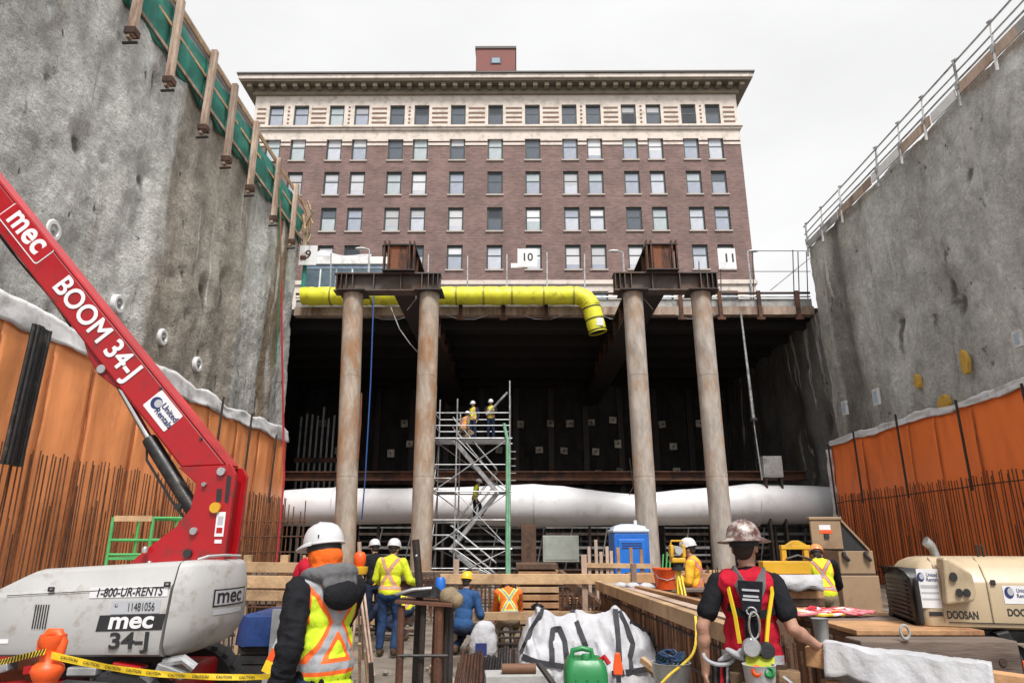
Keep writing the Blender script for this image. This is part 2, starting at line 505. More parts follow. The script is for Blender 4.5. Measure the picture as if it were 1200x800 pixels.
# ------------------------------------------------------------------ shotcrete walls
def shotcrete(name, sign, ramp, streak=0.6):
    """sprayed concrete: patches, vertical run marks, rock pockets; ramp = list of (Y, colour) along the wall"""
    m = bpy.data.materials.new(name); m.use_nodes = True
    t = m.node_tree; b = t.nodes['Principled BSDF']
    b.inputs['Roughness'].default_value = 0.85
    N = t.nodes.new; K = t.links.new
    tc = N('ShaderNodeTexCoord')
    sep = N('ShaderNodeSeparateXYZ'); K(tc.outputs['Object'], sep.inputs[0])
    # base colour along the wall with a wavering border
    n0 = N('ShaderNodeTexNoise'); n0.inputs['Scale'].default_value = 0.35; n0.inputs['Detail'].default_value = 6
    mp0 = N('ShaderNodeMapping'); mp0.inputs['Scale'].default_value = (1, 1.6, 0.35); K(tc.outputs['Object'], mp0.inputs[0]); K(mp0.outputs[0], n0.inputs['Vector'])
    ma = N('ShaderNodeMath'); ma.operation = 'MULTIPLY_ADD'; K(n0.outputs['Fac'], ma.inputs[0]); ma.inputs[1].default_value = 5.0
    K(sep.outputs['Y'], ma.inputs[2])
    mr = N('ShaderNodeMapRange'); mr.inputs['From Min'].default_value = 10; mr.inputs['From Max'].default_value = 42; K(ma.outputs[0], mr.inputs['Value'])
    cr = N('ShaderNodeValToRGB'); K(mr.outputs[0], cr.inputs[0])
    el = cr.color_ramp.elements
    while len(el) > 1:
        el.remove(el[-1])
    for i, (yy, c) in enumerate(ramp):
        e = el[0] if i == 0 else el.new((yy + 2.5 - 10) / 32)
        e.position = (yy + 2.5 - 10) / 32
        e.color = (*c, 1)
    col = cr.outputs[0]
    def mulnoise(col, scale, stretch, lo, hi, fmin=0.3, fmax=0.7, detail=8, rough=0.65):
        mp = N('ShaderNodeMapping'); mp.inputs['Scale'].default_value = stretch; K(tc.outputs['Object'], mp.inputs[0])
        n = N('ShaderNodeTexNoise'); n.inputs['Scale'].default_value = scale; n.inputs['Detail'].default_value = detail; n.inputs['Roughness'].default_value = rough
        K(mp.outputs[0], n.inputs['Vector'])
        r = N('ShaderNodeMapRange'); r.inputs['From Min'].default_value = fmin; r.inputs['From Max'].default_value = fmax
        r.inputs['To Min'].default_value = lo; r.inputs['To Max'].default_value = hi; K(n.outputs['Fac'], r.inputs['Value'])
        x = N('ShaderNodeMix'); x.data_type = 'RGBA'; x.blend_type = 'MULTIPLY'; x.inputs['Factor'].default_value = 1
        K(col, x.inputs['A']); K(r.outputs[0], x.inputs['B'])
        return x.outputs['Result']
    def mixnoise(col, scale, stretch, colour, fmin, fmax, detail=6, rough=0.6, amt=1.0):
        mp = N('ShaderNodeMapping'); mp.inputs['Scale'].default_value = stretch; K(tc.outputs['Object'], mp.inputs[0])
        n = N('ShaderNodeTexNoise'); n.inputs['Scale'].default_value = scale; n.inputs['Detail'].default_value = detail; n.inputs['Roughness'].default_value = rough
        K(mp.outputs[0], n.inputs['Vector'])
        r = N('ShaderNodeMapRange'); r.inputs['From Min'].default_value = fmin; r.inputs['From Max'].default_value = fmax
        r.inputs['To Max'].default_value = amt; K(n.outputs['Fac'], r.inputs['Value'])
        x = N('ShaderNodeMix'); x.data_type = 'RGBA'; K(r.outputs[0], x.inputs['Factor']); K(col, x.inputs['A']); x.inputs['B'].default_value = (*colour, 1)
        return x.outputs['Result']
    col = mulnoise(col, 0.5, (1, 1, 1), 0.74, 1.22)
    col = mulnoise(col, 1.6, (1, 1, 0.7), 0.74, 1.20, detail=8)
    col = mulnoise(col, 6, (1, 1, 0.9), 0.60, 1.32, detail=12, rough=0.85)
    col = mulnoise(col, 38, (1, 1, 1), 0.70, 1.25, detail=3)
    col = mixnoise(col, 11, (1, 1, 1), (0.10, 0.095, 0.085), 0.66, 0.70, detail=3, amt=0.7)
    col = mixnoise(col, 0.8, (1, 1.3, 0.10), (0.25, 0.205, 0.15), 0.57, 0.68, amt=streak)          # brown seepage
    col = mixnoise(col, 1.1, (1, 1.5, 0.09), (0.60, 0.59, 0.56), 0.615, 0.645, amt=0.75)
    col = mixnoise(col, 2.6, (1, 1.8, 0.05), (0.55, 0.53, 0.48), 0.66, 0.69, amt=0.6)             # pale lime runs
    col = mixnoise(col, 1.7, (1, 1.2, 0.12), (0.12, 0.105, 0.09), 0.62, 0.72, amt=0.7)            # dark wet runs
    col = mixnoise(col, 2.2, (1, 1, 0.8), (0.04, 0.036, 0.032), 0.665, 0.72, detail=6, amt=0.9)     # rock pockets
    at = N('ShaderNodeAttribute'); at.attribute_name = 'pit_shade_stain'  # painted shade in the pits, together with drip stains below them
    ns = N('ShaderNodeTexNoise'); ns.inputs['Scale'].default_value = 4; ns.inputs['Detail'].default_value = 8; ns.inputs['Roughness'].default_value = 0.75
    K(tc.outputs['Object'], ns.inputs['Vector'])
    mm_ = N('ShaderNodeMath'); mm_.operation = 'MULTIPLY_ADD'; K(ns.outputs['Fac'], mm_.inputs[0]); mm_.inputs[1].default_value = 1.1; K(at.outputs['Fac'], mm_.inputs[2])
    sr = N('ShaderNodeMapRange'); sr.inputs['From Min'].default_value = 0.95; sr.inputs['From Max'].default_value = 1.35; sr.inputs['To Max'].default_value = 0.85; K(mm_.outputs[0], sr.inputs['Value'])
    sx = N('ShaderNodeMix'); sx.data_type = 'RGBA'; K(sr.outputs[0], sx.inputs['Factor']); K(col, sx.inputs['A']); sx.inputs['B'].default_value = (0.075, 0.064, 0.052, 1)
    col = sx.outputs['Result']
    K(col, b.inputs['Base Color'])
    nb = N('ShaderNodeTexNoise'); nb.inputs['Scale'].default_value = 5; nb.inputs['Detail'].default_value = 10; nb.inputs['Roughness'].default_value = 0.7
    K(tc.outputs['Object'], nb.inputs['Vector'])
    bp = N('ShaderNodeBump'); bp.inputs['Strength'].default_value = 0.9; bp.inputs['Distance'].default_value = 0.14
    K(nb.outputs['Fac'], bp.inputs['Height']); K(bp.outputs[0], b.inputs['Normal'])
    return m

def rough_wall(name, X, sign, y0, y1, z0, ztop, mat, label, pits, res=0.16, edge=0.25):
    """front face displaced towards the pit (sign = side the pit is on), with a real 2 m thickness"""
    ny, nz = int((y1 - y0) / res), int((ztop - z0) / res)
    prnd = random.Random(len(pits) * 7 + int(abs(X)))
    extra = [(prnd.uniform(y0, y1), prnd.uniform(7, ztop - 0.5), prnd.uniform(0.08, 0.22), prnd.uniform(0.05, 0.14)) for _ in range(42)]
    ps = pits + extra
    pit_shade_stains = []
    def fn(u, v):
        y = y0 + (y1 - y0) * u
        zt = ztop + edge * noise.noise(Vector((y * 0.6, X, 0)))
        z = z0 + (zt - z0) * v
        d = 0.22 * noise.noise(Vector((y * 0.22, z * 0.18, X))) + 0.09 * noise.noise(Vector((y * 0.9, z * 0.6, X + 5)))
        d += 0.045 * noise.noise(Vector((y * 2.6, z * 2.2, X + 9))) + 0.03 * noise.noise(Vector((y * 5.5, z * 5, X)))
        # soldier piles read as slow vertical ribs
        d += 0.05 * math.cos(y * 2 * pi / 2.4)
        for (py, pz, pr, pd) in ps:
            if abs(py - y) < pr * 2.2 and abs(pz - z) < pr * 2.6:
                q = ((py - y) ** 2 + ((pz - z) * 0.8) ** 2) / (pr * pr)
                d -= pd * math.exp(-q)
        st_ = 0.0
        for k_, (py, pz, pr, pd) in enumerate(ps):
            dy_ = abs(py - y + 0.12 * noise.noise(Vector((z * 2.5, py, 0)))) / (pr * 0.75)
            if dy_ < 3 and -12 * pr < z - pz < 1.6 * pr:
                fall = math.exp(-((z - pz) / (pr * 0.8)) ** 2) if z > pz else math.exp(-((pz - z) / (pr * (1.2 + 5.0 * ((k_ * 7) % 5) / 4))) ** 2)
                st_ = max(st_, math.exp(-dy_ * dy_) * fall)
        pit_shade_stains.append(st_)
        return (X + sign * (d - 0.12), y, z)
    mb = MB().grid(fn, ny, nz)
    # closing faces: top, back, end
    n = len(mb.v)
    top = [mb.v[nz * (ny + 1) + i] for i in range(ny + 1)]
    back = [(X - sign * 2.2, p[1], p[2]) for p in top]
    mb.add(top + back, [(i, i + 1, ny + 1 + i + 1, ny + 1 + i) for i in range(ny)])
    side = [mb.v[j * (ny + 1) + ny] for j in range(nz + 1)]
    sb = [(X - sign * 2.2, p[1], p[2]) for p in side]
    mb.add(side + sb, [(j, j + 1, nz + 1 + j + 1, nz + 1 + j) for j in range(nz)])
    o = mb.build(name, mat, smooth=60)
    at = o.data.attributes.new('pit_shade_stain', 'FLOAT', 'POINT')
    at.data.foreach_set('value', pit_shade_stains + [0.0] * (len(o.data.vertices) - len(pit_shade_stains)))
    return tag(o, label, 'wall')

G1, G2, B1, B2 = (0.60, 0.60, 0.575), (0.50, 0.50, 0.48), (0.36, 0.325, 0.275), (0.25, 0.195, 0.13)
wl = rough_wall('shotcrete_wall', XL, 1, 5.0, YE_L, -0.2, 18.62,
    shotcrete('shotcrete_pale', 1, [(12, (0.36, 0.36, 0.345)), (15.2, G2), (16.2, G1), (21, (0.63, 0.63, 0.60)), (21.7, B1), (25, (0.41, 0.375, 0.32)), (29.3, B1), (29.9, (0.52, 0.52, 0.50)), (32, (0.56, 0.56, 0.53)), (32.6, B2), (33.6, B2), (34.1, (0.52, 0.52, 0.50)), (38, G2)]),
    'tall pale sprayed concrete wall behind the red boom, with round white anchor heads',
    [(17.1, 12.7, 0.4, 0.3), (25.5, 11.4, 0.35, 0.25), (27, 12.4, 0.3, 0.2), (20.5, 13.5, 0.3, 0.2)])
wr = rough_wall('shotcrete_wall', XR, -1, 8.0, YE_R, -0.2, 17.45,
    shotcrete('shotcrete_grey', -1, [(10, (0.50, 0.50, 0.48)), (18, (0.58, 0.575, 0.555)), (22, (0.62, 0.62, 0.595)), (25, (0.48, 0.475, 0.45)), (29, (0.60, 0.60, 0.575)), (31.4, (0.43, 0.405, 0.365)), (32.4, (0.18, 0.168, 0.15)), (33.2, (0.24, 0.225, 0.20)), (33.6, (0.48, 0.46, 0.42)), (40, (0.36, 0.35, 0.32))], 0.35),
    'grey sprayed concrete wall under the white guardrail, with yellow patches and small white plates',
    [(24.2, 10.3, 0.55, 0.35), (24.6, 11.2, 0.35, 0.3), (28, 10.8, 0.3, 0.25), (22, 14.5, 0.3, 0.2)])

# round anchor heads on the pale wall, plates and foam patches on the other
for (px, py) in ((139, 356), (191, 395), (232, 427), (62, 270)):
    p = atX(px, py, XL - 0.03)
    mb = MB().lathe([(0.17, -0.1), (0.30, -0.1), (0.30, 0.02), (0.27, 0.05), (0.18, 0.05), (0.165, 0.0)], p, 20, Matrix.Rotation(radians(90), 3, 'Y'))
    a = mb.build('anchor_ring', M['white_paint'], wl, smooth=True)
    mb = MB().lathe([(0.165, -0.03), (0.165, 0.01), (0.05, 0.02), (0.05, 0.07), (0.01, 0.07)], p, 16, Matrix.Rotation(radians(90), 3, 'Y'))
    mb.build('anchor_plate', M['galv'], a, smooth=True)
for (px, py, w, h) in ((1027, 465, 0.5, 0.75), (990, 478, 0.5, 0.7), (1193, 397, 0.35, 0.55)):
    p = atX(px, py, XR - 0.12)
    f = MB().box(p, (0.10, w, h)).build('target_plate', M['white_paint'], wr, bevel=0.01)
    MB().box(p + Vector((-0.053, 0, 0)), (0.006, w * 0.62, h * 0.7)).build('plate_face', pm('pale_blue_sheet', (0.42, 0.52, 0.62), 0.4, 0, 0.15), f)
foam = pm('yellow_foam_patch', (0.55, 0.33, 0.06), 0.8, 0, 0.25, 8, 0.5, 14)
for k, (px, py, w, h) in enumerate(((1130, 425, 0.42, 0.85), (1075, 447, 0.36, 0.62), (1106, 472, 0.75, 0.62))):
    p = atX(px, py, XR - 0.1)
    ring = []
    for i in range(18):
        a = 2 * pi * i / 18
        q = 1 + 0.35 * noise.noise(Vector((cos(a) * 1.3, sin(a) * 1.3, k * 4.0)))
        ring.append((p.x + 0.12, p.y + w * 0.5 * cos(a) * q, p.z + h * 0.5 * sin(a) * q))
    MB().prism(ring, (-0.17, 0, 0)).build('foam_patch', foam, wr, bevel=0.03)

# ------------------------------------------------------------------ orange waterproofing with white flap, rebar mats
def orange_mat(name, c):
    return pm(name, c, 0.5, 0, 0.10, 0.8, 0.8, 3.5, dirt=(c[0] * 0.82, c[1] * 0.76, c[2] * 0.8), dirt_amt=0.25, dirt_scale=0.9, stretch=(1, 1, 0.4))
OL, OR = orange_mat('orange_membrane', (0.97, 0.37, 0.14)), orange_mat('deep_orange_membrane', (0.97, 0.225, 0.05))
seam = pm('membrane_seam', (0.33, 0.10, 0.035), 0.6)
flapm = pm('white_fleece_flap', (0.66, 0.66, 0.67), 0.8, 0, 0.15, 1.2, 0.6, 5, dirt=(0.4, 0.39, 0.38), dirt_amt=0.3)

def membrane(X, sign, y0, y1, ztop, mat, label, flap_h, seams):
    root = thing('waterproofing_membrane', label, 'membrane', (X, y0, 0))
    off = Vector((X, y0, 0))
    def topz(y):
        return ztop + 0.10 * noise.noise(Vector((y * 0.45, X, 2))) + 0.03 * math.sin(y * 2.2)
    ys = [y0] + seams + [y1]
    for a, b in zip(ys[:-1], ys[1:]):
        def fn(u, v, a=a, b=b):
            y = a + (b - a) * u
            z = -0.1 + (topz(y) + 0.1) * v
            d = 0.26 + 0.05 * noise.noise(Vector((y * 0.8, z * 0.35, X))) + 0.045 * noise.noise(Vector((y * 2.6, z * 0.5, X))) + 0.02 * noise.noise(Vector((y * 6.0, z * 2.2, X)))
            return Vector((X + sign * d, y, z)) - off
        MB().grid(fn, max(4, int((b - a) / 0.2)), 24).build('panel', mat, root, smooth=True, thick=0.012)
    for s_ in seams:
        pts = [(X + sign * (0.275 + 0.05 * noise.noise(Vector((s_ * 0.8, z * 0.35, X)))), s_ + 0.015 * math.sin(z * 3), z) for z in [0.1 + i * 0.3 for i in range(int(topz(s_) / 0.3))]]
        MB().tube([Vector(p) - off for p in pts], 0.022, 6).build('seam', seam, root, smooth=True)
    def flap(u, v):
        y = y0 + (y1 - y0) * u
        h = flap_h * (0.85 + 0.4 * noise.noise(Vector((y * 0.5, 4, X))))
        z = topz(y) - 0.12 + h * v + 0.05 * noise.noise(Vector((y * 2.2, v * 2, X)))
        d = 0.30 + 0.07 * noise.noise(Vector((y * 1.1, v * 2.0, X + 3))) + 0.05 * (1 - v)
        return Vector((X + sign * d, y, z)) - off
    MB().grid(flap, int((y1 - y0) / 0.15), 6).build('edge_flap', flapm, root, smooth=True, thick=0.02)
    return root, topz

ml, topL = membrane(XL, 1, 6.0, YE_L, 6.85, OL, 'orange waterproof sheets on the wall behind the red boom lift, wide white flap on top', 0.75,
                    [9.5, 12.5, 15.3, 17.2, 19.0, 21.5, 24.0, 26.6, 29.4, 32.0, 34.2])
mr_, topR = membrane(XR, -1, 9.0, YE_R - 0.1, 6.45, OR, 'deep orange waterproof sheets under the wall with yellow patches, thin white edge', 0.36,
                    [12, 15.2, 18.0, 21.0, 23.8, 26.0, 27.8, 31.6])
# white rolled end of the membrane at the far corner
mb = MB().tube([(XR - 0.42, YE_R - 0.15 + 0.05 * math.sin(z * 3), z) for z in [0.2 + i * 0.4 for i in range(16)]], [0.16 + 0.03 * math.sin(i * 2.1) for i in range(16)], 10)
for i, v in enumerate(mb.v):
    mb.v[i] = tuple(Vector(v) - Vector((XR, 9.0, 0)))
mb.build('rolled_edge', flapm, mr_, smooth=True)

def rebar_mat(X, sign, y0, y1, dy, z_top, tie_zs, label, dowels, show_y, seed):
    """vertical wall bars tied to a few horizontal ones, plus tall starter bars: tied together, so one thing"""
    r_ = random.Random(seed)
    root = thing('rebar_mat', label, 'rebar', (X, y0, 0))
    off = Vector((X, y0, 0))
    ys = []
    y = y0
    while y < y1:
        ys.append(y + r_.uniform(-0.02, 0.02)); y += dy
    vis = [y for y in ys if y > show_y]
    solo = set(vis[:96])
    rest = MB()
    for y in ys:
        zt = z_top + r_.uniform(-0.10, 0.10) + 0.05 * noise.noise(Vector((y, X, 1)))
        a = Vector((X + sign * (0.62 + r_.uniform(-0.02, 0.02)), y, 0)) - off
        b = Vector((X + sign * (0.62 + r_.uniform(-0.05, 0.03)), y + r_.uniform(-0.06, 0.06), zt)) - off
        mbx = MB() if y in solo else rest
        mbx.tube([a, (a + b) / 2 + Vector((0, r_.uniform(-0.015, 0.015), 0)), b], 0.020, 6)
        if y in solo:
            mbx.build('vertical_bar', M['rebar'], root, smooth=True)
    o = rest.build('vertical_bars', M['rebar'], root, smooth=True); o['kind'] = 'stuff'
    # second, inner curtain
    inner = MB()
    for y in ys:
        yy = y + dy * 0.5
        a = Vector((X + sign * 0.42, yy, 0)) - off
        if r_.random() < 0.3:
            inner.tube([a, a + Vector((0, r_.uniform(-0.05, 0.05), z_top - 0.6 - r_.random() * 1.5))], 0.018, 5)
    o = inner.build('inner_bars', M['rebar'], root, smooth=True); o['kind'] = 'stuff'
    for z in tie_zs:
        pts = [Vector((X + sign * 0.655, y0 + (y1 - y0) * i / 20, z + r_.uniform(-0.03, 0.03))) - off for i in range(21)]
        MB().tube(pts, 0.02, 6).build('tie_bar', M['rebar_dark'], root, smooth=True)
    for (y, za, zb, lean) in dowels:
        mbd = MB().tube([Vector((X + sign * 0.70, y, za)) - off, Vector((X + sign * 0.68, y + lean, zb)) - off], 0.045, 7)
        mbd.build('starter_bar', M['rebar_dark'], root, smooth=True)
    return root

rebar_mat(XL, 1, 7.0, YE_L - 0.3, 0.165, 3.85, [0.4], 'long curtain of rusty wall rebar in front of orange sheets, behind the boom lift',
          [(26.6, 3.5, 7.3, 0.2), (29.7, 3.5, 7.2, 0.2), (33.0, 3.5, 6.75, 0.25)], 15.3, 3)
rebar_mat(XR, -1, 10.0, YE_R - 0.6, 0.18, 3.9, [0.5, 3.55], 'curtain of rusty wall rebar in front of the deep orange sheets, behind the tan compressor',
          [(23.85, 3.4, 6.55, 0.05), (27.8, 3.4, 6.75, 0.05), (31.5, 3.4, 6.6, 0.05), (34.2, 3.0, 6.4, 0.05), (20.6, 3.4, 6.4, 0.05)], 17.5, 5)

# bundle of black hoses hung on the pale wall beside the boom
hb = thing('hose_bundle', 'bundle of black hoses hanging against the orange sheets, above the boom lift hood', 'hoses', (XL + 0.8, 15.8, 0))
for k in range(7):
    y = -0.30 + 0.10 * k
    pts = [(0.05 * math.sin(k), y + 0.15 * (z - 4) * 0.2, z) for z in (3.4, 4.2, 5.0, 5.8, 6.55, 6.75)]
    MB().tube(pts, 0.05, 8).build('hose', M['black_gloss'], hb, smooth=True)
# ------------------------------------------------------------------ under the street: back wall, side walls, soffit
tun = pm('shade_dark_tunnel_concrete', (0.035, 0.034, 0.033), 0.85, 0, 0.5, 0.8, 0.5, 8, dirt=(0.018, 0.017, 0.016), dirt_amt=0.5, stretch=(1, 1, 0.4))  # colour lowered so the tunnel's shade is painted into the concrete
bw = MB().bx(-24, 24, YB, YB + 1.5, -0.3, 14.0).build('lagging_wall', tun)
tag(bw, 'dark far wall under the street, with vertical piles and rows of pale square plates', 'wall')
for i in range(17):
    x = -22 + i * 2.75
    MB().bx(x - 0.22, x + 0.22, YB - 0.30, YB + 0.1, 0, 13.6).build('soldier_pile', M['dark_steel'], bw)
prnd = random.Random(21)
platem = pm('pale_bearing_plate', (0.62, 0.58, 0.50), 0.7, 0, 0.3, 3, 0.2, 30, dirt=(0.2, 0.17, 0.12), dirt_amt=0.4, rnd_val=0.35)
for (px, py) in ((610, 497), (645, 496), (668, 496), (693, 495), (718, 492), (776, 497), (500, 492), (632, 527), (661, 528), (698, 529), (724, 520), (789, 523), (585, 527), (474, 496),
                 (630, 556), (673, 558), (701, 555), (726, 553), (793, 552), (458, 531), (480, 520), (820, 496), (845, 524), (860, 497), (830, 553), (397, 528), (378, 496)):
    p = atY(px, py, YB - 0.4)
    b = MB().box(p, (0.5 + prnd.random() * 0.12, 0.12, 0.5 + prnd.random() * 0.12), Matrix.Rotation(prnd.uniform(-0.12, 0.12), 3, 'Y')).build('bearing_plate', platem, bw, bevel=0.01)
    MB().tube([p + Vector((0, -0.05, 0)), p + Vector((0, -0.25, 0))], 0.06, 8).build('anchor_nut', M['dark_steel'], b)
# whaler across the back
MB().bx(-24, 24, YB - 1.0, YB - 0.35, 5.95, 6.5).build('waler_beam', M['rust'], bw)

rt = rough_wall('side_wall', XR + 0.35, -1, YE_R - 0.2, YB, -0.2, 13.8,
    shotcrete('shotcrete_shaded', -1, [(34, (0.24, 0.235, 0.225)), (40, (0.15, 0.145, 0.14)), (50, (0.1, 0.1, 0.095))], 0.5),  # ramp darkens going back: tunnel shade painted into the colour
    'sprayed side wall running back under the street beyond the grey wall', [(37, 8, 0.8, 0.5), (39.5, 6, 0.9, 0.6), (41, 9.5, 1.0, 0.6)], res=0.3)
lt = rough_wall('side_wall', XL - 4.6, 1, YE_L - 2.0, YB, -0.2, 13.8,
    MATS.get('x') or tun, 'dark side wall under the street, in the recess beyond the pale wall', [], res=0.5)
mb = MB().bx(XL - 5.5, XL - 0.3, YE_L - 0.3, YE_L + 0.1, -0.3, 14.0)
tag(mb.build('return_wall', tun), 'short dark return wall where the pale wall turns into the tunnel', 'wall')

# soffit beams of the decked street
dk = thing('street_deck', 'street decking over the dark tunnel mouth with its layered edge and rusty brackets', 'deck', (2, 35.8, 14))
def dl(mb, name, mat, **kw):
    o = mb.build(name, mat, None, **kw)
    o.parent = dk; o.matrix_parent_inverse = Matrix.Translation(-dk.location)
    return o
shadem = pm('shade_black_timber', (0.018, 0.016, 0.015), 0.9, 0, 0.4, 2, 0.3, 20)  # near black: the lack of light under the deck is painted into the timber
dl(MB().bx(XL - 4.8, XR + 0.3, 36.3, YB, 13.935, 13.99), 'shade_panel', shadem)  # added dark sheet under the slab, standing in for shade
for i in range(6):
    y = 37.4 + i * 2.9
    dl(MB().bx(XL - 4.5, XR + 0.3, y - 0.2, y + 0.2, 13.38, 13.93), 'deck_beam', shadem)
dl(MB().bx(XL + 0.1, XR + 0.2, 35.75, 36.25, 13.75, 14.22), 'timber_edge', M['lumber_weathered'])
dl(MB().bx(XL + 0.1, XR + 0.2, 35.90, 36.20, 14.26, 14.72), 'kerb_barrier', M['conc_light'], bevel=0.02)
dl(MB().tube([(XL + 0.1, 35.8, 15.02), (XR + 0.1, 35.8, 15.02)], 0.075, 8), 'edge_pipe', M['dark_steel'], smooth=True)
dl(MB().tube([(XL + 0.1, 35.8, 14.80), (XR + 0.1, 35.8, 14.80)], 0.045, 8), 'edge_pipe', M['galv'], smooth=True)
for px in (798, 844, 890, 935, 640, 540, 590):
    x = atY(px, 358, 35.7).x
    o = dl(MB().bx(x - 0.10, x + 0.10, 35.62, 35.74, 13.55, 15.1), 'bracket', M['rust'])
    dl(MB().bx(x - 0.22, x + 0.22, 35.60, 35.72, 13.42, 13.56), 'bracket_foot', M['rust'])
# small clamps and wires under the edge
for k in range(5):
    xa = -8 + 4.2 * k
    dl(MB().tube([(xa, 35.7, 13.74), (xa + 0.6, 35.72, 13.5), (xa + 1.5, 35.7, 13.48), (xa + 2.2, 35.7, 13.72)], 0.018, 5), 'loose_cable', M['galv'], smooth=True)

# ------------------------------------------------------------------ pipe columns, cap beams, girders
colm = pm('weathered_pipe_column', (0.37, 0.328, 0.29), 0.8, 0.0, 0.38, 4.0, 0.5, 14, dirt=(0.33, 0.20, 0.11), dirt_amt=0.30, dirt_scale=1.3, stretch=(1, 1, 0.35), rnd_val=0.06)
colm2 = pm('rusty_pipe_column', (0.36, 0.30, 0.245), 0.8, 0.0, 0.38, 4.0, 0.5, 14, dirt=(0.30, 0.15, 0.065), dirt_amt=0.40, dirt_scale=1.1, stretch=(1, 1, 0.35))
YC = 26.0
ZC = 11.35
for k, (xb, xt, m_, lab) in enumerate(((-6.22, -6.60, colm2, 'ochre stained pipe column beside the blue cable, under the timberless steel cap beam'),
                            (-3.47, -3.50, colm2, 'stained pipe column standing beside the scaffold stair tower'),
                            (4.82, 4.72, colm, 'pale pipe column beside the blue portable toilet'),
                            (7.52, 7.46, colm, 'pale pipe column behind the worker in the red vest'))):
    if k == 0:
        lab = 'ochre stained pipe column beside the thin blue cable, behind the yellow jacket'
    root = thing('pipe_column', lab, 'column', (xb, YC, 0), 0, 'pipe columns carrying the girders')
    top = Vector((xt - xb, 0, ZC))
    MB().tube([Vector((0, 0, -0.1)), top * 0.33, top * 0.66, top], 0.395, 28).build('shaft', m_, root, smooth=True)
    for q in (0.36, 0.7):
        c = top * q
        MB().tube([c - Vector((0, 0, 0.02)), c + Vector((0, 0, 0.02))], 0.402, 28).build('weld_ring', m_, root, smooth=True)
    MB().bx(top.x - 0.56, top.x + 0.56, -0.56, 0.56, ZC + 0.004, ZC + 0.05).build('cap_plate', M['dark_steel'], root)
    if k == 0:
        MB().tube([(0.3, -0.33, 4.6), (0.32, -0.34, 6.0), (0.28, -0.34, 7.2)], 0.03, 5).build('rust_run', M['rust_orange'], root)

def hbeam_x(mb, x0, x1, y, z0, z1, w, tf=0.05, tw=0.03):
    mb.bx(x0, x1, y - w / 2, y + w / 2, z0, z0 + tf)
    mb.bx(x0, x1, y - w / 2, y + w / 2, z1 - tf, z1)
    mb.bx(x0, x1, y - tw, y + tw, z0 + tf + 0.001, z1 - tf - 0.001)
for (x0, x1, lab) in ((-7.35, -3.05, 'grey brown steel cap beam across the two columns beside the scaffold tower'),
                      (3.95, 8.15, 'grey brown steel cap beam across the two columns near the yellow duct elbow')):
    xc = (x0 + x1) / 2
    root = thing('cap_beam', lab, 'beam', (xc, YC, ZC + 0.055), 0, 'cap beams on the pipe columns')
    mb = MB(); hbeam_x(mb, x0 - xc, x1 - xc, 0, 0, 0.78, 0.62)
    mb.build('web_and_flanges', M['beam_steel'], root)
    for s_ in (-1.66, -0.55, 0.55, 1.66, -1.4, 1.4):
        MB().bx(s_ - 0.015, s_ + 0.015, -0.30, -0.032, 0.052, 0.728).build('stiffener', M['beam_steel'], root)
    for s_ in (-1.95, 1.95):
        for d in (-0.09, 0.09):
            MB().bx(s_ + d - 0.02, s_ + d + 0.02, -0.30, -0.032, 0.052, 0.728).build('stiffener', M['dark_steel'], root)

ZG = ZC + 0.055 + 0.78
for (xc, side, lab) in ((-4.74, 1, 'rusty plate girder on the cap beam beside the scaffold, running back under the street'),
                        (5.90, -1, 'rusty plate girder on the cap beam by the yellow duct elbow')):
    root = thing('plate_girder', lab, 'girder', (xc, YC, ZG), 0, 'plate girders under the street')
    y0, y1 = -0.55, YB - YC - 0.4
    mb = MB()
    w = 1.3
    mb.bx(-w / 2, w / 2, y0, y1, 0.004, 0.05)
    mb.bx(-w / 2, w / 2, y0, y1, 1.10, 1.15)
    mb.build('flanges', M['dark_steel'], root)
    for s_ in (-0.34, 0.34):
        MB().bx(s_ - 0.02, s_ + 0.02, y0 + 0.06, y1, 0.052, 1.098).build('web', M['rust'], root)
    MB().bx(-0.318, 0.318, y0 + 0.10, y0 + 0.14, 0.052, 1.098).build('end_plate', M['rust_orange'], root)
    for s_ in (-0.60, -0.42, 0.42, 0.60):
        MB().bx(s_ - 0.03, s_ + 0.03, y0 + 0.02, y0 + 0.30, -0.0 + 0.052, 1.30).build('end_stiffener', M['rust'], root)
    for q in range(9):
        yy = y0 + 1.2 + q * 2.2
        for s_ in (-1, 1):
            MB().bx(s_ * 0.37, s_ * 0.62, yy - 0.02, yy + 0.02, 0.052, 1.098).build('web_stiffener', M['rust'], root)
    # hanging hook strap below
    MB().tube([(0.5 * side, 0.9, 0), (0.55 * side, 0.9, -0.7), (0.2 * side, 0.9, -1.2)], 0.02, 5).build('sling', M['galv'], root)

# ------------------------------------------------------------------ yellow ventilation duct along the street edge
yd = thing('ventilation_duct', 'bright yellow ventilation duct along the street edge, its elbow hanging open over the tunnel mouth', 'duct', (0, 35.1, 14.63))
x0 = atY(353, 352, 35.1).x; x1 = atY(672, 352, 35.1).x
segs = [353, 388, 436, 497, 535, 567, 600, 637, 672]
for a, b in zip(segs[:-1], segs[1:]):
    xa, xb = atY(a, 352, 35.1).x, atY(b, 352, 35.1).x
    n = max(3, int((xb - xa) / 0.15))
    pts = [(xa + 0.02 + (xb - xa - 0.04) * i / n, 0, 0.015 * math.sin(i)) for i in range(n + 1)]
    rs = [0.50 + 0.012 * math.sin(i * 2.1 + xa) + 0.008 * math.sin(i * 5.0) for i in range(n + 1)]
    rs[0] = rs[-1] = 0.485
    MB().tube(pts, rs, 24).build('duct_section', M['yellow'], yd, smooth=True)
    MB().tube([(xb - 0.05, 0, 0), (xb + 0.05, 0, 0)], 0.512, 24).build('joint_band', pm('joint_band_olive', (0.3, 0.27, 0.03), 0.5), yd, smooth=True)
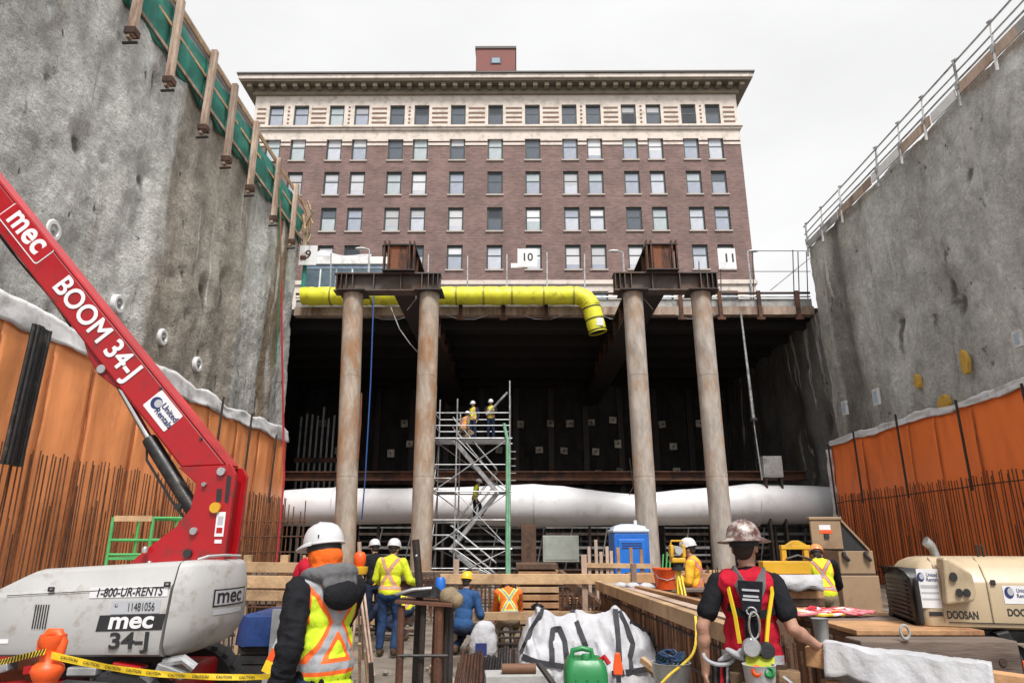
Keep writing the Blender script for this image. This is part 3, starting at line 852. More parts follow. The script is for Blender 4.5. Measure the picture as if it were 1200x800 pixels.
xe = x1
pts, rs = [], []
for i in range(13):
    a = radians(72 * i / 12)
    pts.append((xe + 0.05 + 0.95 * sin(a), 0, -0.95 * (1 - cos(a)))); rs.append(0.50 + (0.018 if i % 2 else -0.012))
e = Vector(pts[-1]); d = Vector((0.22, 0, -1)).normalized()
MB().tube(pts, rs, 24, caps=False).build('elbow', M['yellow'], yd, smooth=True)
pts = [e + d * q for q in (0, 0.25, 0.5, 0.75, 1.0, 1.25, 1.5)]
MB().tube(pts, [0.50, 0.49, 0.505, 0.49, 0.50, 0.485, 0.50], 24, caps=False).build('outlet', M['yellow'], yd, smooth=True)
for q in (0.05, 0.72, 1.36):
    MB().tube([e + d * q, e + d * (q + 0.06)], 0.515, 24).build('clamp_band', M['black'], yd, smooth=True)
MB().tube([e + d * 1.3, e + d * 1.31], 0.47, 24).build('duct_mouth', M['black'], yd)
plate(e + d * 1.02 + Vector((0.16, -0.508, 0)), (1, 0, 0), (0, 0, 1), 0.36, 0.42, M['decal_white'], yd, 'paper_label')
for px in (388, 497, 567, 637):
    xx = atY(px, 352, 35.1).x
    MB().tube([(xx, 0.0, 0.5), (xx, 0.45, 0.55)], 0.03, 6).build('hanger', M['galv'], yd)

# ------------------------------------------------------------------ big white duct across the pit
wd = thing('air_duct', 'huge white fabric air duct slung across the pit behind the columns', 'duct', (0, 37.0, 3.5))
ks = [(296, 595, 20.5), (331, 595, 20.5), (360, 594, 22), (393, 593, 22), (440, 593, 20.5), (497, 592, 20.5), (545, 592, 21.5), (580, 592, 23.5), (625, 592, 25), (660, 593, 23.5), (700, 595, 20), (745, 597, 17.5), (765, 596, 19), (800, 594, 20.5), (850, 592, 22), (885, 590, 23.5), (920, 591, 23), (960, 591, 21.5), (985, 592, 20.5), (1012, 592, 20.5)]
pts, rs = [], []
for i in range(len(ks) - 1):
    (xa, ya, ra), (xb, yb, rb) = ks[i], ks[i + 1]
    n = 5
    for q in range(n):
        t = q / n
        p = atY(xa + (xb - xa) * t, ya + (yb - ya) * t, 37.0)
        pts.append(p - Vector((0, 37.0, 3.5))); rs.append((ra + (rb - ra) * t) * 37.0 * 0.96 / 800 * (1 + 0.008 * math.sin((i * n + q) * 1.3)))
mb = MB().tube(pts, rs, 32)
duct_m = pm('white_duct_fabric', (0.66, 0.66, 0.68), 0.5, 0, 0.06, 0.7, 0.5, 3, dirt=(0.55, 0.54, 0.53), dirt_amt=0.2)
mb.build('duct_fabric', duct_m, wd, smooth=True)
for px, kk in ((393, 22), (625, 25.3), (745, 18), (885, 23.8), (497, 20.8)):
    p = atY(px, 592.5 if px != 745 else 597, 37.0) - Vector((0, 37.0, 3.5))
    MB().tube([p - Vector((0.04, 0, 0)), p + Vector((0.04, 0, 0))], kk * 37 * 0.96 / 800 + 0.01, 32).build('seam_ring', pm('duct_seam', (0.52, 0.52, 0.53), 0.6), wd, smooth=True)
p = atY(745, 580, 36.3) - Vector((0, 37.0, 3.5))
MB().tube([p + Vector((-.3, .2, 0.05)), p + Vector((0, 0.6, 0.5)), p + Vector((-0.1, .8, 2.0))], 0.02, 5).build('sling', M['dark_steel'], wd)
for px in (365, 445, 520, 690, 830, 905):
    p = atY(px, 592, 37) - Vector((0, 37.0, 3.5))
    MB().bx(p.x - 0.06, p.x + 0.06, -0.1, 0.1, -3.5, -0.8).build('prop', M['dark_steel'], wd)

# ------------------------------------------------------------------ steel strut right behind the duct, tunnel furniture
st = MB(); hbeam_x(st, XL - 3.4, XR - 0.15, 0, 0, 0.5, 0.5)
tag(st.build('waler_strut', M['rust'], loc=(0, 38.6, 5.0)), 'long rusty steel strut crossing the tunnel mouth just above the white duct', 'strut')

# ------------------------------------------------------------------ brick hotel on the far side of the street
brick = bpy.data.materials.new('purple_brown_brick'); brick.use_nodes = True
t = brick.node_tree; b = t.nodes['Principled BSDF']; b.inputs['Roughness'].default_value = 0.85
tc = t.nodes.new('ShaderNodeTexCoord'); mp = t.nodes.new('ShaderNodeMapping')
mp.inputs['Rotation'].default_value = (radians(90), 0, 0)
t.links.new(tc.outputs['Object'], mp.inputs[0])
bt = t.nodes.new('ShaderNodeTexBrick')
bt.inputs['Color1'].default_value = (0.195, 0.122, 0.107, 1); bt.inputs['Color2'].default_value = (0.130, 0.078, 0.072, 1)
bt.inputs['Mortar'].default_value = (0.23, 0.165, 0.15, 1); bt.inputs['Scale'].default_value = 1.0
bt.inputs['Brick Width'].default_value = 0.42; bt.inputs['Row Height'].default_value = 0.15; bt.inputs['Mortar Size'].default_value = 0.014
t.links.new(mp.outputs[0], bt.inputs['Vector'])
nn = t.nodes.new('ShaderNodeTexNoise'); nn.inputs['Scale'].default_value = 0.5; nn.inputs['Detail'].default_value = 6
t.links.new(tc.outputs['Object'], nn.inputs['Vector'])
mr = t.nodes.new('ShaderNodeMapRange'); mr.inputs['From Min'].default_value, mr.inputs['From Max'].default_value = 0.3, 0.7
mr.inputs['To Min'].default_value, mr.inputs['To Max'].default_value = 0.8, 1.22
t.links.new(nn.outputs['Fac'], mr.inputs['Value'])
mm = t.nodes.new('ShaderNodeMix'); mm.data_type = 'RGBA'; mm.blend_type = 'MULTIPLY'; mm.inputs['Factor'].default_value = 1
t.links.new(bt.outputs['Color'], mm.inputs['A']); t.links.new(mr.outputs[0], mm.inputs['B']); t.links.new(mm.outputs['Result'], b.inputs['Base Color'])
terra = pm('cream_terracotta', (0.62, 0.545, 0.485), 0.7, 0, 0.12, 0.6, 0.15, 20, dirt=(0.42, 0.37, 0.31), dirt_amt=0.3)
terra_d = pm('brown_terracotta_band', (0.20, 0.125, 0.085), 0.8, 0, 0.25, 1, 0.15, 20)
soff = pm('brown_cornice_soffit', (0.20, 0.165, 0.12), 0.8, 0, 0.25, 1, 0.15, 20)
framem = pm('dark_teal_sash', (0.028, 0.042, 0.042), 0.5)
Y0 = 55.0
bd = thing('brick_hotel', 'eight storey purple brown brick hotel with cream top storey and deep bracketed cornice', 'building', (-1.9, Y0, 14.3))
BX, BZ = -1.9, 14.3
XA, XB_ = -24.4, 20.6
def bb(x0, x1, y0, y1, z0, z1, mb=None):
    return (mb or MB()).bx(x0 - BX, x1 - BX, y0, y1, z0 - BZ, z1 - BZ)
WW = 1.38
WX = [-22.33, -20.0, -16.68, -14.35, -11.03, -8.75, -5.35, -1.88, 1.55, 4.97, 7.21, 10.48, 12.79, 16.05, 18.3]
ROWS = [(38.75, 40.92, 'cream'), (35.12, 37.5, 'brick'), (31.62, 33.95, 'brick'), (28.05, 30.35, 'brick'), (24.38, 26.7, 'brick'), (19.2, 22.38, 'base')]
def pierced(z0, z1, yf, name, mat, yb=0.36):
    """a storey-high front with real window openings, and solid building behind it"""
    mb = MB()
    zs = sorted([r for r in ROWS if r[0] > z0 - 0.01 and r[1] < z1 + 0.3], key=lambda r: r[0])
    z = z0
    for (a, b_, k_) in zs:
        b_ = min(b_, z1)
        bb(XA, XB_, yf, yb, z, a, mb)
        ed = [XA] + [q for x in WX for q in (x - WW / 2, x + WW / 2)] + [XB_]
        for i in range(0, len(ed), 2):
            bb(ed[i], ed[i + 1], yf, yb, a, b_, mb)
        z = b_
    if z < z1 - 0.001:
        bb(XA, XB_, yf, yb, z, z1, mb)
    bb(XA, XB_, yb, 16, z0, z1, mb)
    return mb.build(name, mat, bd)
pierced(23.35, 37.28, 0.0, 'brick_wall', brick)
pierced(14.3, 22.95, 0.0, 'base_storey', terra)
bb(XA - 0.12, XB_ + 0.12, -0.16, 16.12, 22.952, 23.348).build('string_course', terra, bd, bevel=0.03)
pierced(37.282, 41.95, -0.03, 'top_storey', terra)
bb(XA - 0.28, XB_ + 0.28, -0.34, 16.3, 38.40, 38.62).build('belt_course', terra, bd, bevel=0.03)
bb(XA - 0.16, XB_ + 0.16, -0.20, 16.2, 38.18, 38.395).build('belt_moulding', terra, bd, bevel=0.03)
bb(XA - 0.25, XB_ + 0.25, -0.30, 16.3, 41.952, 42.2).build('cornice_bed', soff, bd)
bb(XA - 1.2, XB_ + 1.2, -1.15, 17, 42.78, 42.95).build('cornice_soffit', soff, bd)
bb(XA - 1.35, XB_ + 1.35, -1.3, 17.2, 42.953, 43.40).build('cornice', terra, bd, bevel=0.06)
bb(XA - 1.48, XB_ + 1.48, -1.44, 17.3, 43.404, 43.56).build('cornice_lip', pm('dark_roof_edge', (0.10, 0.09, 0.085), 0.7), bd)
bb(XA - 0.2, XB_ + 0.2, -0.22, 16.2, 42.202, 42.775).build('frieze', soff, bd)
nmod = 44
for i in range(nmod):
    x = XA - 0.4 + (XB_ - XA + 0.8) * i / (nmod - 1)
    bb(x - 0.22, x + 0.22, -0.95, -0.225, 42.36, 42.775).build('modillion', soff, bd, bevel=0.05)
# pale bands either side of the second row of windows, cut between the windows
ph = bb(-3.86, -0.02, 1.0, 6, 43.5, 48.0).build('penthouse', pm('red_penthouse_brick', (0.21, 0.085, 0.075), 0.85, 0, 0.2, 1.5, 0.2, 20), bd)
bb(-3.95, 0.07, 0.9, 6.1, 48.0, 48.25).build('coping', pm('dark_roof_edge', (0.1, 0.1, 0.1), 0.7), ph)
bb(-2.42, -1.42, 0.93, 1.05, 46.25, 46.95).build('small_window', framem, ph)
bb(-2.30, -1.54, 0.90, 0.95, 46.32, 46.88).build('pane', pm('painted_sky_glass', (0.28, 0.34, 0.42), 0.1, 0, 0.1, 1, 0), ph)  # reflected sky painted into the pane's base colour
MB().tube([(-4.55 - BX, 1.5, 43.5 - BZ), (-4.55 - BX, 1.5, 45.6 - BZ)], 0.04, 6).build('vent_pipe', M['dark_steel'], bd)

wx, rows = WX, ROWS
glass = [pm('window_glass_%s' % n_, c, 0.08, 0, 0.25, 0.7, 0.05, 2, spec=0.6) for n_, c in
         (('pale_blind', (0.50, 0.52, 0.58)), ('painted_sky', (0.33, 0.36, 0.43)), ('curtained', (0.40, 0.45, 0.47)), ('dim', (0.10, 0.115, 0.14)), ('dark', (0.035, 0.04, 0.05)))]  # the bluish sky tone is a reflection painted into the pane colour
gr = random.Random(11)
proto_w = {}
blindm = pm('window_blind', (0.52, 0.52, 0.54), 0.6, 0, 0.1, 2, 0.1, 12, rnd_val=0.3)
WW = 1.38
def window(x, z0, z1, kind, row, ci):
    key = round(z1 - z0, 2)
    h = z1 - z0
    root_mb = MB()
    # deep dark reveal frame
    f = root_mb
    f.bx(-WW/2 + 0.003, -WW/2 + 0.13, -0.06, 0.10, 0.002, h - 0.002); f.bx(WW/2 - 0.13, WW/2 - 0.003, -0.06, 0.10, 0.002, h - 0.002)
    f.bx(-WW/2 + 0.131, WW/2 - 0.131, -0.06, 0.10, 0.002, 0.10); f.bx(-WW/2 + 0.131, WW/2 - 0.131, -0.06, 0.10, h - 0.20, h - 0.002)
    f.bx(-WW/2 + 0.131, WW/2 - 0.131, -0.055, 0.10, h * 0.56, h * 0.56 + 0.10)
    if key not in proto_w:
        a = f.mesh('window', framem)
        u = MB().bx(-WW/2 + 0.132, WW/2 - 0.132, 0.0, 0.03, h * 0.56 + 0.102, h - 0.202)
        l = MB().bx(-WW/2 + 0.132, WW/2 - 0.132, -0.03, 0.0, 0.102, h * 0.56 - 0.002)
        s_ = MB().bx(-WW/2 - 0.10, WW/2 + 0.10, -0.32, -0.062, -0.12, 0.012)
        proto_w[key] = (a, [u.mesh('pane', g_) for g_ in glass], [l.mesh('pane', g_) for g_ in glass], s_.mesh('sill', pm('stone_sill', (0.42, 0.37, 0.33), 0.8, 0, 0.15, 1, 0.1, 20)))
    a, us, ls, sm = proto_w[key]
    o = link('window', a, bd, loc=(x - BX, 0.21, z0 - BZ))
    # painted pane tone by floor: top row lavender/dim, lower ones mostly pale
    if row == 0:
        k = 2 if ci < 4 and gr.random() < .3 else (1 if ci < 4 else (3 if ci < 8 else gr.choice([3, 4, 3])))
    elif row == 1:
        k = gr.choice([1, 0, 2]) if ci < 4 else (gr.choice([3, 2, 3]) if ci < 9 else gr.choice([1, 0, 0]))
    elif row == 4:
        k = gr.choice([3, 2, 1, 4]) if ci < 7 else gr.choice([0, 1, 0])
    else:
        k = gr.choice([0, 1, 2, 0, 1, 3])
    lower = k
    upper = k if gr.random() < 0.6 else min(4, k + 1)
    if row >= 2 and gr.random() < 0.2:
        upper = 3
    link('pane', us[upper], o); link('pane', ls[lower], o)
    if gr.random() < 0.4:
        bh = gr.choice((0, 1, 2))
        if (key, bh) not in proto_w:
            zb_ = h * (0.66, 0.42, 0.22)[bh]
            mbb = MB()
            if zb_ < h * 0.56:
                mbb.bx(-WW/2 + 0.134, WW/2 - 0.134, -0.038, -0.032, zb_, h * 0.56 - 0.004)
                zb_ = h * 0.56 + 0.104
            mbb.bx(-WW/2 + 0.134, WW/2 - 0.134, -0.008, -0.002, zb_, h - 0.204)
            proto_w[(key, bh)] = mbb.mesh('blind', blindm)
        link('blind', proto_w[(key, bh)], o)
    if row > 0:
        link('sill', sm, o)
for ri, (z0, z1, kd) in enumerate(rows):
    for ci, x in enumerate(wx):
        window(x, z0, z1, kd, ri, ci)
# terracotta bands between the windows of the top storey and the row below
edges = [XA] + wx + [XB_]
for i in range(len(edges) - 1):
    a = edges[i] + (WW / 2 if i else 0.0); b_ = edges[i + 1] - (WW / 2 if i < len(edges) - 2 else 0.0)
    w = b_ - a
    if w > 1.2:
        mb = MB()
        for q in range(4):
            z = 38.98 + q * 0.50
            bb(a + 0.28, b_ - 0.28, -0.075, -0.02, z, z + 0.16, mb)
        mb.build('banding', terra_d, bd)
        mb = MB(); bb(a + 0.03, b_ - 0.03, -0.07, 0.01, 36.62, 36.86, mb); bb(a + 0.03, b_ - 0.03, -0.07, 0.01, 37.06, 37.275, mb)
        mb.build('pale_band', terra, bd)
    else:
        mb = MB()
        for q in range(5):
            z = 38.95 + q * 0.42
            bb((a + b_) / 2 - 0.09, (a + b_) / 2 + 0.09, -0.075, -0.02, z, z + 0.16, mb)
        mb.build('banding', terra_d, bd)
        mb = MB(); bb(a + 0.03, b_ - 0.03, -0.07, 0.01, 36.62, 36.86, mb); bb(a + 0.03, b_ - 0.03, -0.07, 0.01, 37.06, 37.275, mb)
        mb.build('pale_band', terra, bd)
# drain pipe
MB().tube([(XB_ - 0.5 - BX, -0.14, 22.9 - BZ), (XB_ - 0.5 - BX, -0.14, 14.3 - BZ)], 0.08, 6).build('downpipe', M['dark_steel'], bd)

# ------------------------------------------------------------------ street level: glazed shelter, lamp posts, edge fence, bay number boards
sh = thing('glass_shelter', 'white roofed glass shelter on the street beside the pale wall', 'shelter', (-10.2, 39.5, 14.3))
z3 = atY(400, 303, 39.5).z - 14.3; z2 = atY(400, 316, 39.5).z - 14.3
MB().bx(-3.0, 2.3, -0.6, 1.6, z2 + 0.12, z3 - 0.12).build('roof', M['white_paint'], sh, bevel=0.05)
MB().bx(-2.9, 2.2, -0.5, 1.5, z2 - 0.15, z2 + 0.116).build('roof_beam', pm('blue_grey_metal', (0.2, 0.26, 0.34), 0.4, 0.3), sh)
blg = pm('blue_grey_glass', (0.10, 0.14, 0.17), 0.12, 0, 0.3, 1.2, 0, 40)
for k in range(6):
    x = -2.85 + k * 0.98
    MB().bx(x, x + 0.09, -0.5, -0.41, 0, z2 - 0.155).build('mullion', M['white_paint'] if k % 2 else M['galv'], sh)
    if k < 5:
        MB().bx(x + 0.092, x + 0.978, -0.47, -0.45, 0.2, z2 - 0.16).build('glass_panel', blg, sh)
def tarpf(u, v):
    x = -2.7 + 3.9 * u
    z = z3 - 0.12 + v * (0.30 + 0.28 * noise.noise(Vector((x * 0.8, 3, 0))) + 0.2 * math.sin(u * 6.0) * (1 - u))
    return (x, -0.55 + 0.35 * v, z)
MB().grid(tarpf, 30, 5).build('folded_tarp', M['bag_white'], sh, smooth=True, thick=0.03)

def lamp(px, py, Yl, arm, lab):
    p = atY(px, py, Yl)
    r_ = thing('street_lamp', lab, 'street lamp', (p.x, Yl, 14.3), 0, 'lamps along the street edge')
    h = p.z - 14.3
    MB().tube([(0, 0, 0), (0, 0, h * 0.9), (0, 0, h)], [0.06, 0.05, 0.04], 8).build('pole', M['galv'], r_, smooth=True)
    MB().tube([(0, 0, h), (arm * 0.4, 0, h + 0.10), (arm * 0.8, 0, h + 0.10)], 0.035, 6).build('arm', M['galv'], r_, smooth=True)
    MB().ell((arm, 0, h + 0.10), (0.34, 0.14, 0.08), seg=12, rg=8).build('lamp_head', M['white_paint'], r_, smooth=True)
lamp(730, 296, 38.0, -0.55, 'thin lamp post standing by the girder near the yellow duct elbow')
lamp(433, 293, 38.0, -0.55, 'thin lamp post standing between the glass shelter and the rusty girder')
lamp(876, 296, 38.0, 0.35, 'thin lamp post at the corner of the brick hotel, by board 11')

fc = thing('edge_fence', 'thin post and wire fence along the street edge above the yellow duct', 'fence', (2, 36.0, 14.4))
fo = fc.location
def fpart(mb, name, mat, **kw):
    mb.v = [tuple(Vector(v) - fo) for v in mb.v]
    return mb.build(name, mat, fc, **kw)
for px, yt in ((388, 297), (433, 306), (502, 298), (548, 300), (594, 298), (641, 296), (685, 298), (819, 306), (844, 300), (882, 296), (929, 293), (935, 295), (945, 295)):
    p = atY(px, yt, 36.0); pb = atY(px, 343, 36.0)
    fpart(MB().tube([(pb.x, 36, 14.3), (p.x, 36, p.z)], 0.04 if px < 800 else 0.03, 6), 'post', M['galv'] if px < 800 else M['dark_steel'])
for yt in (294, 318):
    a, b_ = atY(880, yt, 36.02), atY(950, yt, 36.02)
    fpart(MB().tube([a, b_], 0.022, 5), 'wire', M['dark_steel'])
a, b_ = atY(903, 340, 36.02), atY(952, 300, 36.02)
fpart(MB().tube([a, b_], 0.03, 5), 'brace', M['galv'])
for (px, py, w, h, s_) in ((618, 302, 1.12, 1.12, '10'), (852, 303, 1.0, 1.25, '11'), (361, 299, 1.0, 1.2, '9')):
    p = atY(px, py, 35.9)
    bo = thing('number_board', {'10': 'square white board numbered 10 on the street edge fence', '11': 'white board numbered 11 near the corner of the brick hotel', '9': 'white board numbered 9 half hidden by the pale wall'}[s_], 'sign', p, 0, 'bay number boards')
    MB().bx(-w/2, w/2, 0, 0.03, -h/2, h/2).build('board', M['decal_white'], bo)
    text(s_, 0.72 if s_ != '10' else 0.66, (0.15 if s_ == '11' else 0.0, -0.006, 0.02), (1, 0, 0), (0, 0, 1), M['ink'], bo, 'number', bold=0.02, extrude=0.001)
p = atY(605, 311, 35.92)
MB().bx(-0.3, 0.3, 0, 0.03, -0.14, 0.14).build('x', M['decal_white'])
o = COL.objects['x']; o.name = 'notice_plate'; o.location = p; tag(o, 'small blank white plate hanging beside board 10', 'sign')

# ------------------------------------------------------------------ timber and net fence on the pale wall
tf = thing('barricade_fence', 'tall timber posts with green debris netting along the top of the pale wall', 'fence', (XL, 18, 17))
to = tf.location
def tp(mb, name, mat, **kw):
    mb.v = [tuple(Vector(v) - to) for v in mb.v]
    return mb.build(name, mat, tf, **kw)
py_ = [8.2, 10.7, 13.2, 15.4, 17.85, 20.25, 23.0, 25.2, 27.8, 30.95, 33.75, 36.0]
prn = random.Random(5)
for i, y in enumerate(py_):
    zb = 16.9 + prn.uniform(-0.12, 0.12); zt = 20.65 + prn.uniform(-0.08, 0.08)
    ln = prn.uniform(-0.10, 0.10)
    for dx in (0.0, 0.12):
        tp(MB().bar((XL + 0.22 + dx, y, zb + dx), (XL + 0.22 + dx, y + ln, zt), 0.21, 0.115, up=(1, 0, 0)), 'post', M['lumber_weathered'], bevel=0.01)
    tp(MB().box((XL + 0.28, y + 0.02, zb + 0.25), (0.34, 0.34, 0.22)), 'post_shoe', M['rust'])
    tp(MB().tube([(XL + 0.05, y, zb - 0.15), (XL + 0.5, y + 0.04, zb - 0.1)], 0.05, 6), 'shoe_bolt', M['dark_steel'])
ynet = pm('green_debris_net', (0.02, 0.17, 0.13), 0.8, 0, 0.3, 2.5, 0.3, 30, dirt=(0.03, 0.26, 0.2), dirt_amt=0.3)
for a, b_ in zip(py_[:-1], py_[1:]):
    def nf(u, v, a=a, b_=b_):
        y = a + (b_ - a) * u
        zt = 20.25 - 0.15 * math.sin(pi * u)
        z = 18.22 + 0.12 * math.sin(u * 9 + a) * (1 - v) + (zt - 18.22) * v
        return Vector((XL + 0.02 + 0.10 * math.sin(u * pi) * math.sin(v * pi) + 0.06 * noise.noise(Vector((y * 1.4, z * 1.3, 0))), y, z)) - to
    if True:
        MB().grid(nf, 20, 10).build('netting', ynet, tf, smooth=True, thick=0.01)
for z, m_, w in ((20.45, M['lumber'], 0.14), (19.45, M['lumber'], 0.12), (18.42, M['lumber_weathered'], 0.14)):
    tp(MB().bx(XL + 0.06, XL + 0.12, 7.5, 36.2, z - w / 2, z + w / 2), 'rail', m_)
tp(MB().bx(XL - 0.10, XL - 0.06, 17.5, 29, 20.2, 20.95), 'white_sheeting', M['bag_white'])
tp(MB().bx(XL - 0.05, XL + 0.04, 7.5, 36.2, 20.62, 20.74), 'top_rail', M['lumber'])
# tangle of loose lath at the far corner
for k in range(9):
    y = 35.1 + prn.uniform(-0.3, 1.0)
    tp(MB().bar((XL + 0.25 + prn.uniform(0, .5), y, 17.8 + k * 0.25), (XL + 0.25 + prn.uniform(0, .6), y + prn.uniform(-.5, .7), 18.6 + k * 0.25), 0.05, 0.12), 'lath', M['lumber'])
MB().tube([Vector((XL + 0.3, 36.25, z)) - to for z in (20.4, 18, 16.2, 15.2)], 0.12, 8).build('rolled_net', ynet, tf, smooth=True)

# ------------------------------------------------------------------ pipe guardrail on the grey wall
gr_ = thing('guardrail', 'white pipe guardrail with toe boards along the top of the grey wall', 'guardrail', (XR, 20, 17.4))
go_ = gr_.location
def gp(mb, name, mat, **kw):
    mb.v = [tuple(Vector(v) - go_) for v in mb.v]
    return mb.build(name, mat, gr_, **kw)
gy = [10.2, 12.2, 14.2, 16.2, 17.6, 19.35, 21.3, 23.45, 25.2, 27.1, 30.6, 32.8, 34.7]
for i, y in enumerate(gy):
    gp(MB().tube([(XR - 0.22, y, 16.75), (XR - 0.16, y, 17.6), (XR - 0.10 + prn.uniform(-.05, .05), y, 18.66)], 0.05, 7), 'post', M['white_paint'] if i % 3 else M['galv'], smooth=True)
    gp(MB().box((XR - 0.16, y, 17.62), (0.16, 0.16, 0.3)), 'post_clamp', M['galv'])
    if i > 2:
        gp(MB().tube([(XR - 0.10, y - 0.1, 18.7), (XR - 0.10, y + 0.1, 18.76)], 0.05, 6), 'rail_coupler', M['galv'])
for z, r in ((18.62, 0.04), (18.2, 0.035), (17.85, 0.04)):
    gp(MB().tube([(XR - 0.12, 9.8 + i * 2.1, z + prn.uniform(-.025, .025)) for i in range(13)], r, 6), 'rail', M['galv'], smooth=True)
for a, b_, m_ in ((9.8, 14.5, M['conc_light']), (14.5, 18.3, M['conc_light']), (18.3, 21.4, M['lumber_weathered']), (21.5, 23.0, M['white_paint']), (23.1, 25.3, M['lumber_weathered']), (25.35, 27.6, M['white_paint']), (27.7, 31.0, M['lumber_weathered']), (31.1, 34.8, M['conc_light'])):
    gp(MB().box((XR - 0.17, (a + b_) / 2, 17.42 + prn.uniform(-.05, .05)), (0.05, b_ - a, 0.42)), 'toe_board', m_)
# ------------------------------------------------------------------ scaffold stair tower
sx0, sx1, sy0, sy1 = -3.50, -0.28, 29.2, 30.9
sc = thing('scaffold_tower', 'grey scaffold stair tower with zigzag stairs and one pale green corner post', 'scaffold', ((sx0 + sx1) / 2, 30.0, 0))
so_ = sc.location
def sp(mb, name, mat, **kw):
    mb.v = [tuple(Vector(v) - so_) for v in mb.v]
    return mb.build(name, mat, sc, smooth=True, **kw)
LV = [-0.05, 1.45, 3.75, 5.98]
for x, zt, m_ in ((sx0, 8.3, M['galv']), (sx0 + 0.95, 7.7, M['galv']), (sx1, 8.5, M['galv'])):
    sp(MB().tube([(x, sy0, 0), (x, sy0, zt)], 0.035, 6), 'standard', m_)
    sp(MB().tube([(x, sy1, 0), (x, sy1, zt - 0.3)], 0.035, 6), 'standard', m_)
sp(MB().tube([(sx1 - 0.1, sy0 - 0.12, 0), (sx1 - 0.1, sy0 - 0.12, 5.9), (sx1 - 0.25, sy0 - 0.1, 6.6)], 0.07, 8), 'green_post', M['green_pale'])
sp(MB().tube([(sx1 - 0.02, sy0 - 0.16, 0), (sx1 - 0.02, sy0 - 0.16, 5.6)], 0.05, 8), 'green_post', M['green_pale'])
for z in LV[1:]:
    for y in (sy0, sy1):
        sp(MB().tube([(sx0 - 0.1, y, z), (sx1 + 0.1, y, z)], 0.032, 6), 'ledger', M['galv'])
    for x in (sx0, sx0 + 0.95, sx1):
        sp(MB().tube([(x, sy0 - .1, z - 0.04), (x, sy1 + .1, z - 0.04)], 0.032, 6), 'transom', M['galv'])
    for q in (0.55, 1.1):
        for y in (sy0, sy1):
            sp(MB().tube([(sx0, y, z + q), (sx0 + (0.95 if z < 5 else sx1 - sx0), y, z + q)], 0.024, 6), 'guard_rail', M['galv'])
        sp(MB().tube([(sx1, sy0, z + q), (sx1, sy1, z + q)], 0.024, 6), 'guard_rail', M['galv'])
        sp(MB().tube([(sx0, sy0, z + q), (sx0, sy1, z + q)], 0.024, 6), 'guard_rail', M['galv'])
sp(MB().bx(sx0, sx1, sy0 + 0.05, sy1 - 0.05, 5.985, 6.03), 'platform', M['galv'])
for z in LV[1:3]:
    sp(MB().bx(sx0, sx0 + 0.8, sy0 + 0.05, sy1 - 0.05, z + 0.02, z + 0.06), 'platform', M['galv'])
    sp(MB().bx(sx1 - 0.5, sx1, sy0 + 0.05, sy1 - 0.05, z + 0.02, z + 0.06), 'platform', M['galv'])
# stair flights alternate
for i in range(3):
    z0, z1 = LV[i], LV[i + 1]
    d = 1 if i % 2 else -1
    xa, xb = (sx0 + 0.75, sx1 - 0.55) if d > 0 else (sx1 - 0.55, sx0 + 0.75)
    if i == 1:
        xa, xb = sx0 + 0.75, sx1 - 0.55
    yy = sy0 + 0.45 if i % 2 == 0 else sy1 - 0.45
    fl = sp(MB().bar((xa, yy - 0.32, z0 + .02), (xb, yy - 0.32, z1 + .02), 0.04, 0.17), 'stair_stringer', M['galv'])
    sp(MB().bar((xa, yy + 0.32, z0 + .02), (xb, yy + 0.32, z1 + .02), 0.04, 0.17), 'stair_stringer', M['galv'])
    n = 9
    for k in range(1, n):
        t_ = k / n
        x = xa + (xb - xa) * t_; z = z0 + (z1 - z0) * t_
        sp(MB().bx(x - 0.1, x + 0.1, yy - 0.29, yy + 0.29, z, z + 0.03), 'tread', M['galv'])
    for q in (0.5, 0.95):
        for s_ in (-0.35, 0.35):
            sp(MB().tube([(xa, yy + s_, z0 + q), (xb, yy + s_, z1 + q)], 0.02, 6), 'hand_rail', M['galv'])
    # diagonal braces on the near face
    sp(MB().tube([(sx0, sy0 - 0.06, z0 if i else 0), (sx1, sy0 - 0.06, z1)], 0.026, 6), 'brace', M['galv'])
    sp(MB().tube([(sx1, sy1 + 0.06, z0 if i else 0), (sx0, sy1 + 0.06, z1)], 0.026, 6), 'brace', M['galv'])
    sp(MB().tube([(sx1, sy0 - 0.03, z0 if i else 0), (sx0 + 0.95, sy0 - 0.03, z1)], 0.022, 6), 'brace', M['galv'])
    sp(MB().tube([(sx0, sy0 - 0.04, (z0 + z1) / 2), (sx1, sy0 - 0.04, (z0 + z1) / 2)], 0.022, 6), 'ledger', M['galv'])
    for x in (sx0, sx1):
        sp(MB().tube([(x, sy0, max(0, z0)), (x, sy1, z1)], 0.022, 6), 'brace', M['galv'])
# upper boom of lath and hoist arm
sp(MB().tube([(sx0 + 2.2, sy0 + 0.1, 7.0), (sx1 - 0.1, sy0 + 0.1, 8.0)], 0.05, 6), 'hoist_arm', M['galv'])
for q in (4.2, 4.5, 4.8, 5.1, 5.4):
    sp(MB().tube([(sx1 + 0.02, sy0 - 0.1, q), (sx1 + 0.26, sy0 - 0.1, q)], 0.02, 5), 'rung', M['galv'])
for x in (sx0, sx0 + 0.95, sx1):
    for y in (sy0, sy1):
        sp(MB().bx(x - 0.12, x + 0.12, y - 0.12, y + 0.12, -0.06, 0.04), 'base_plate', M['rust'])

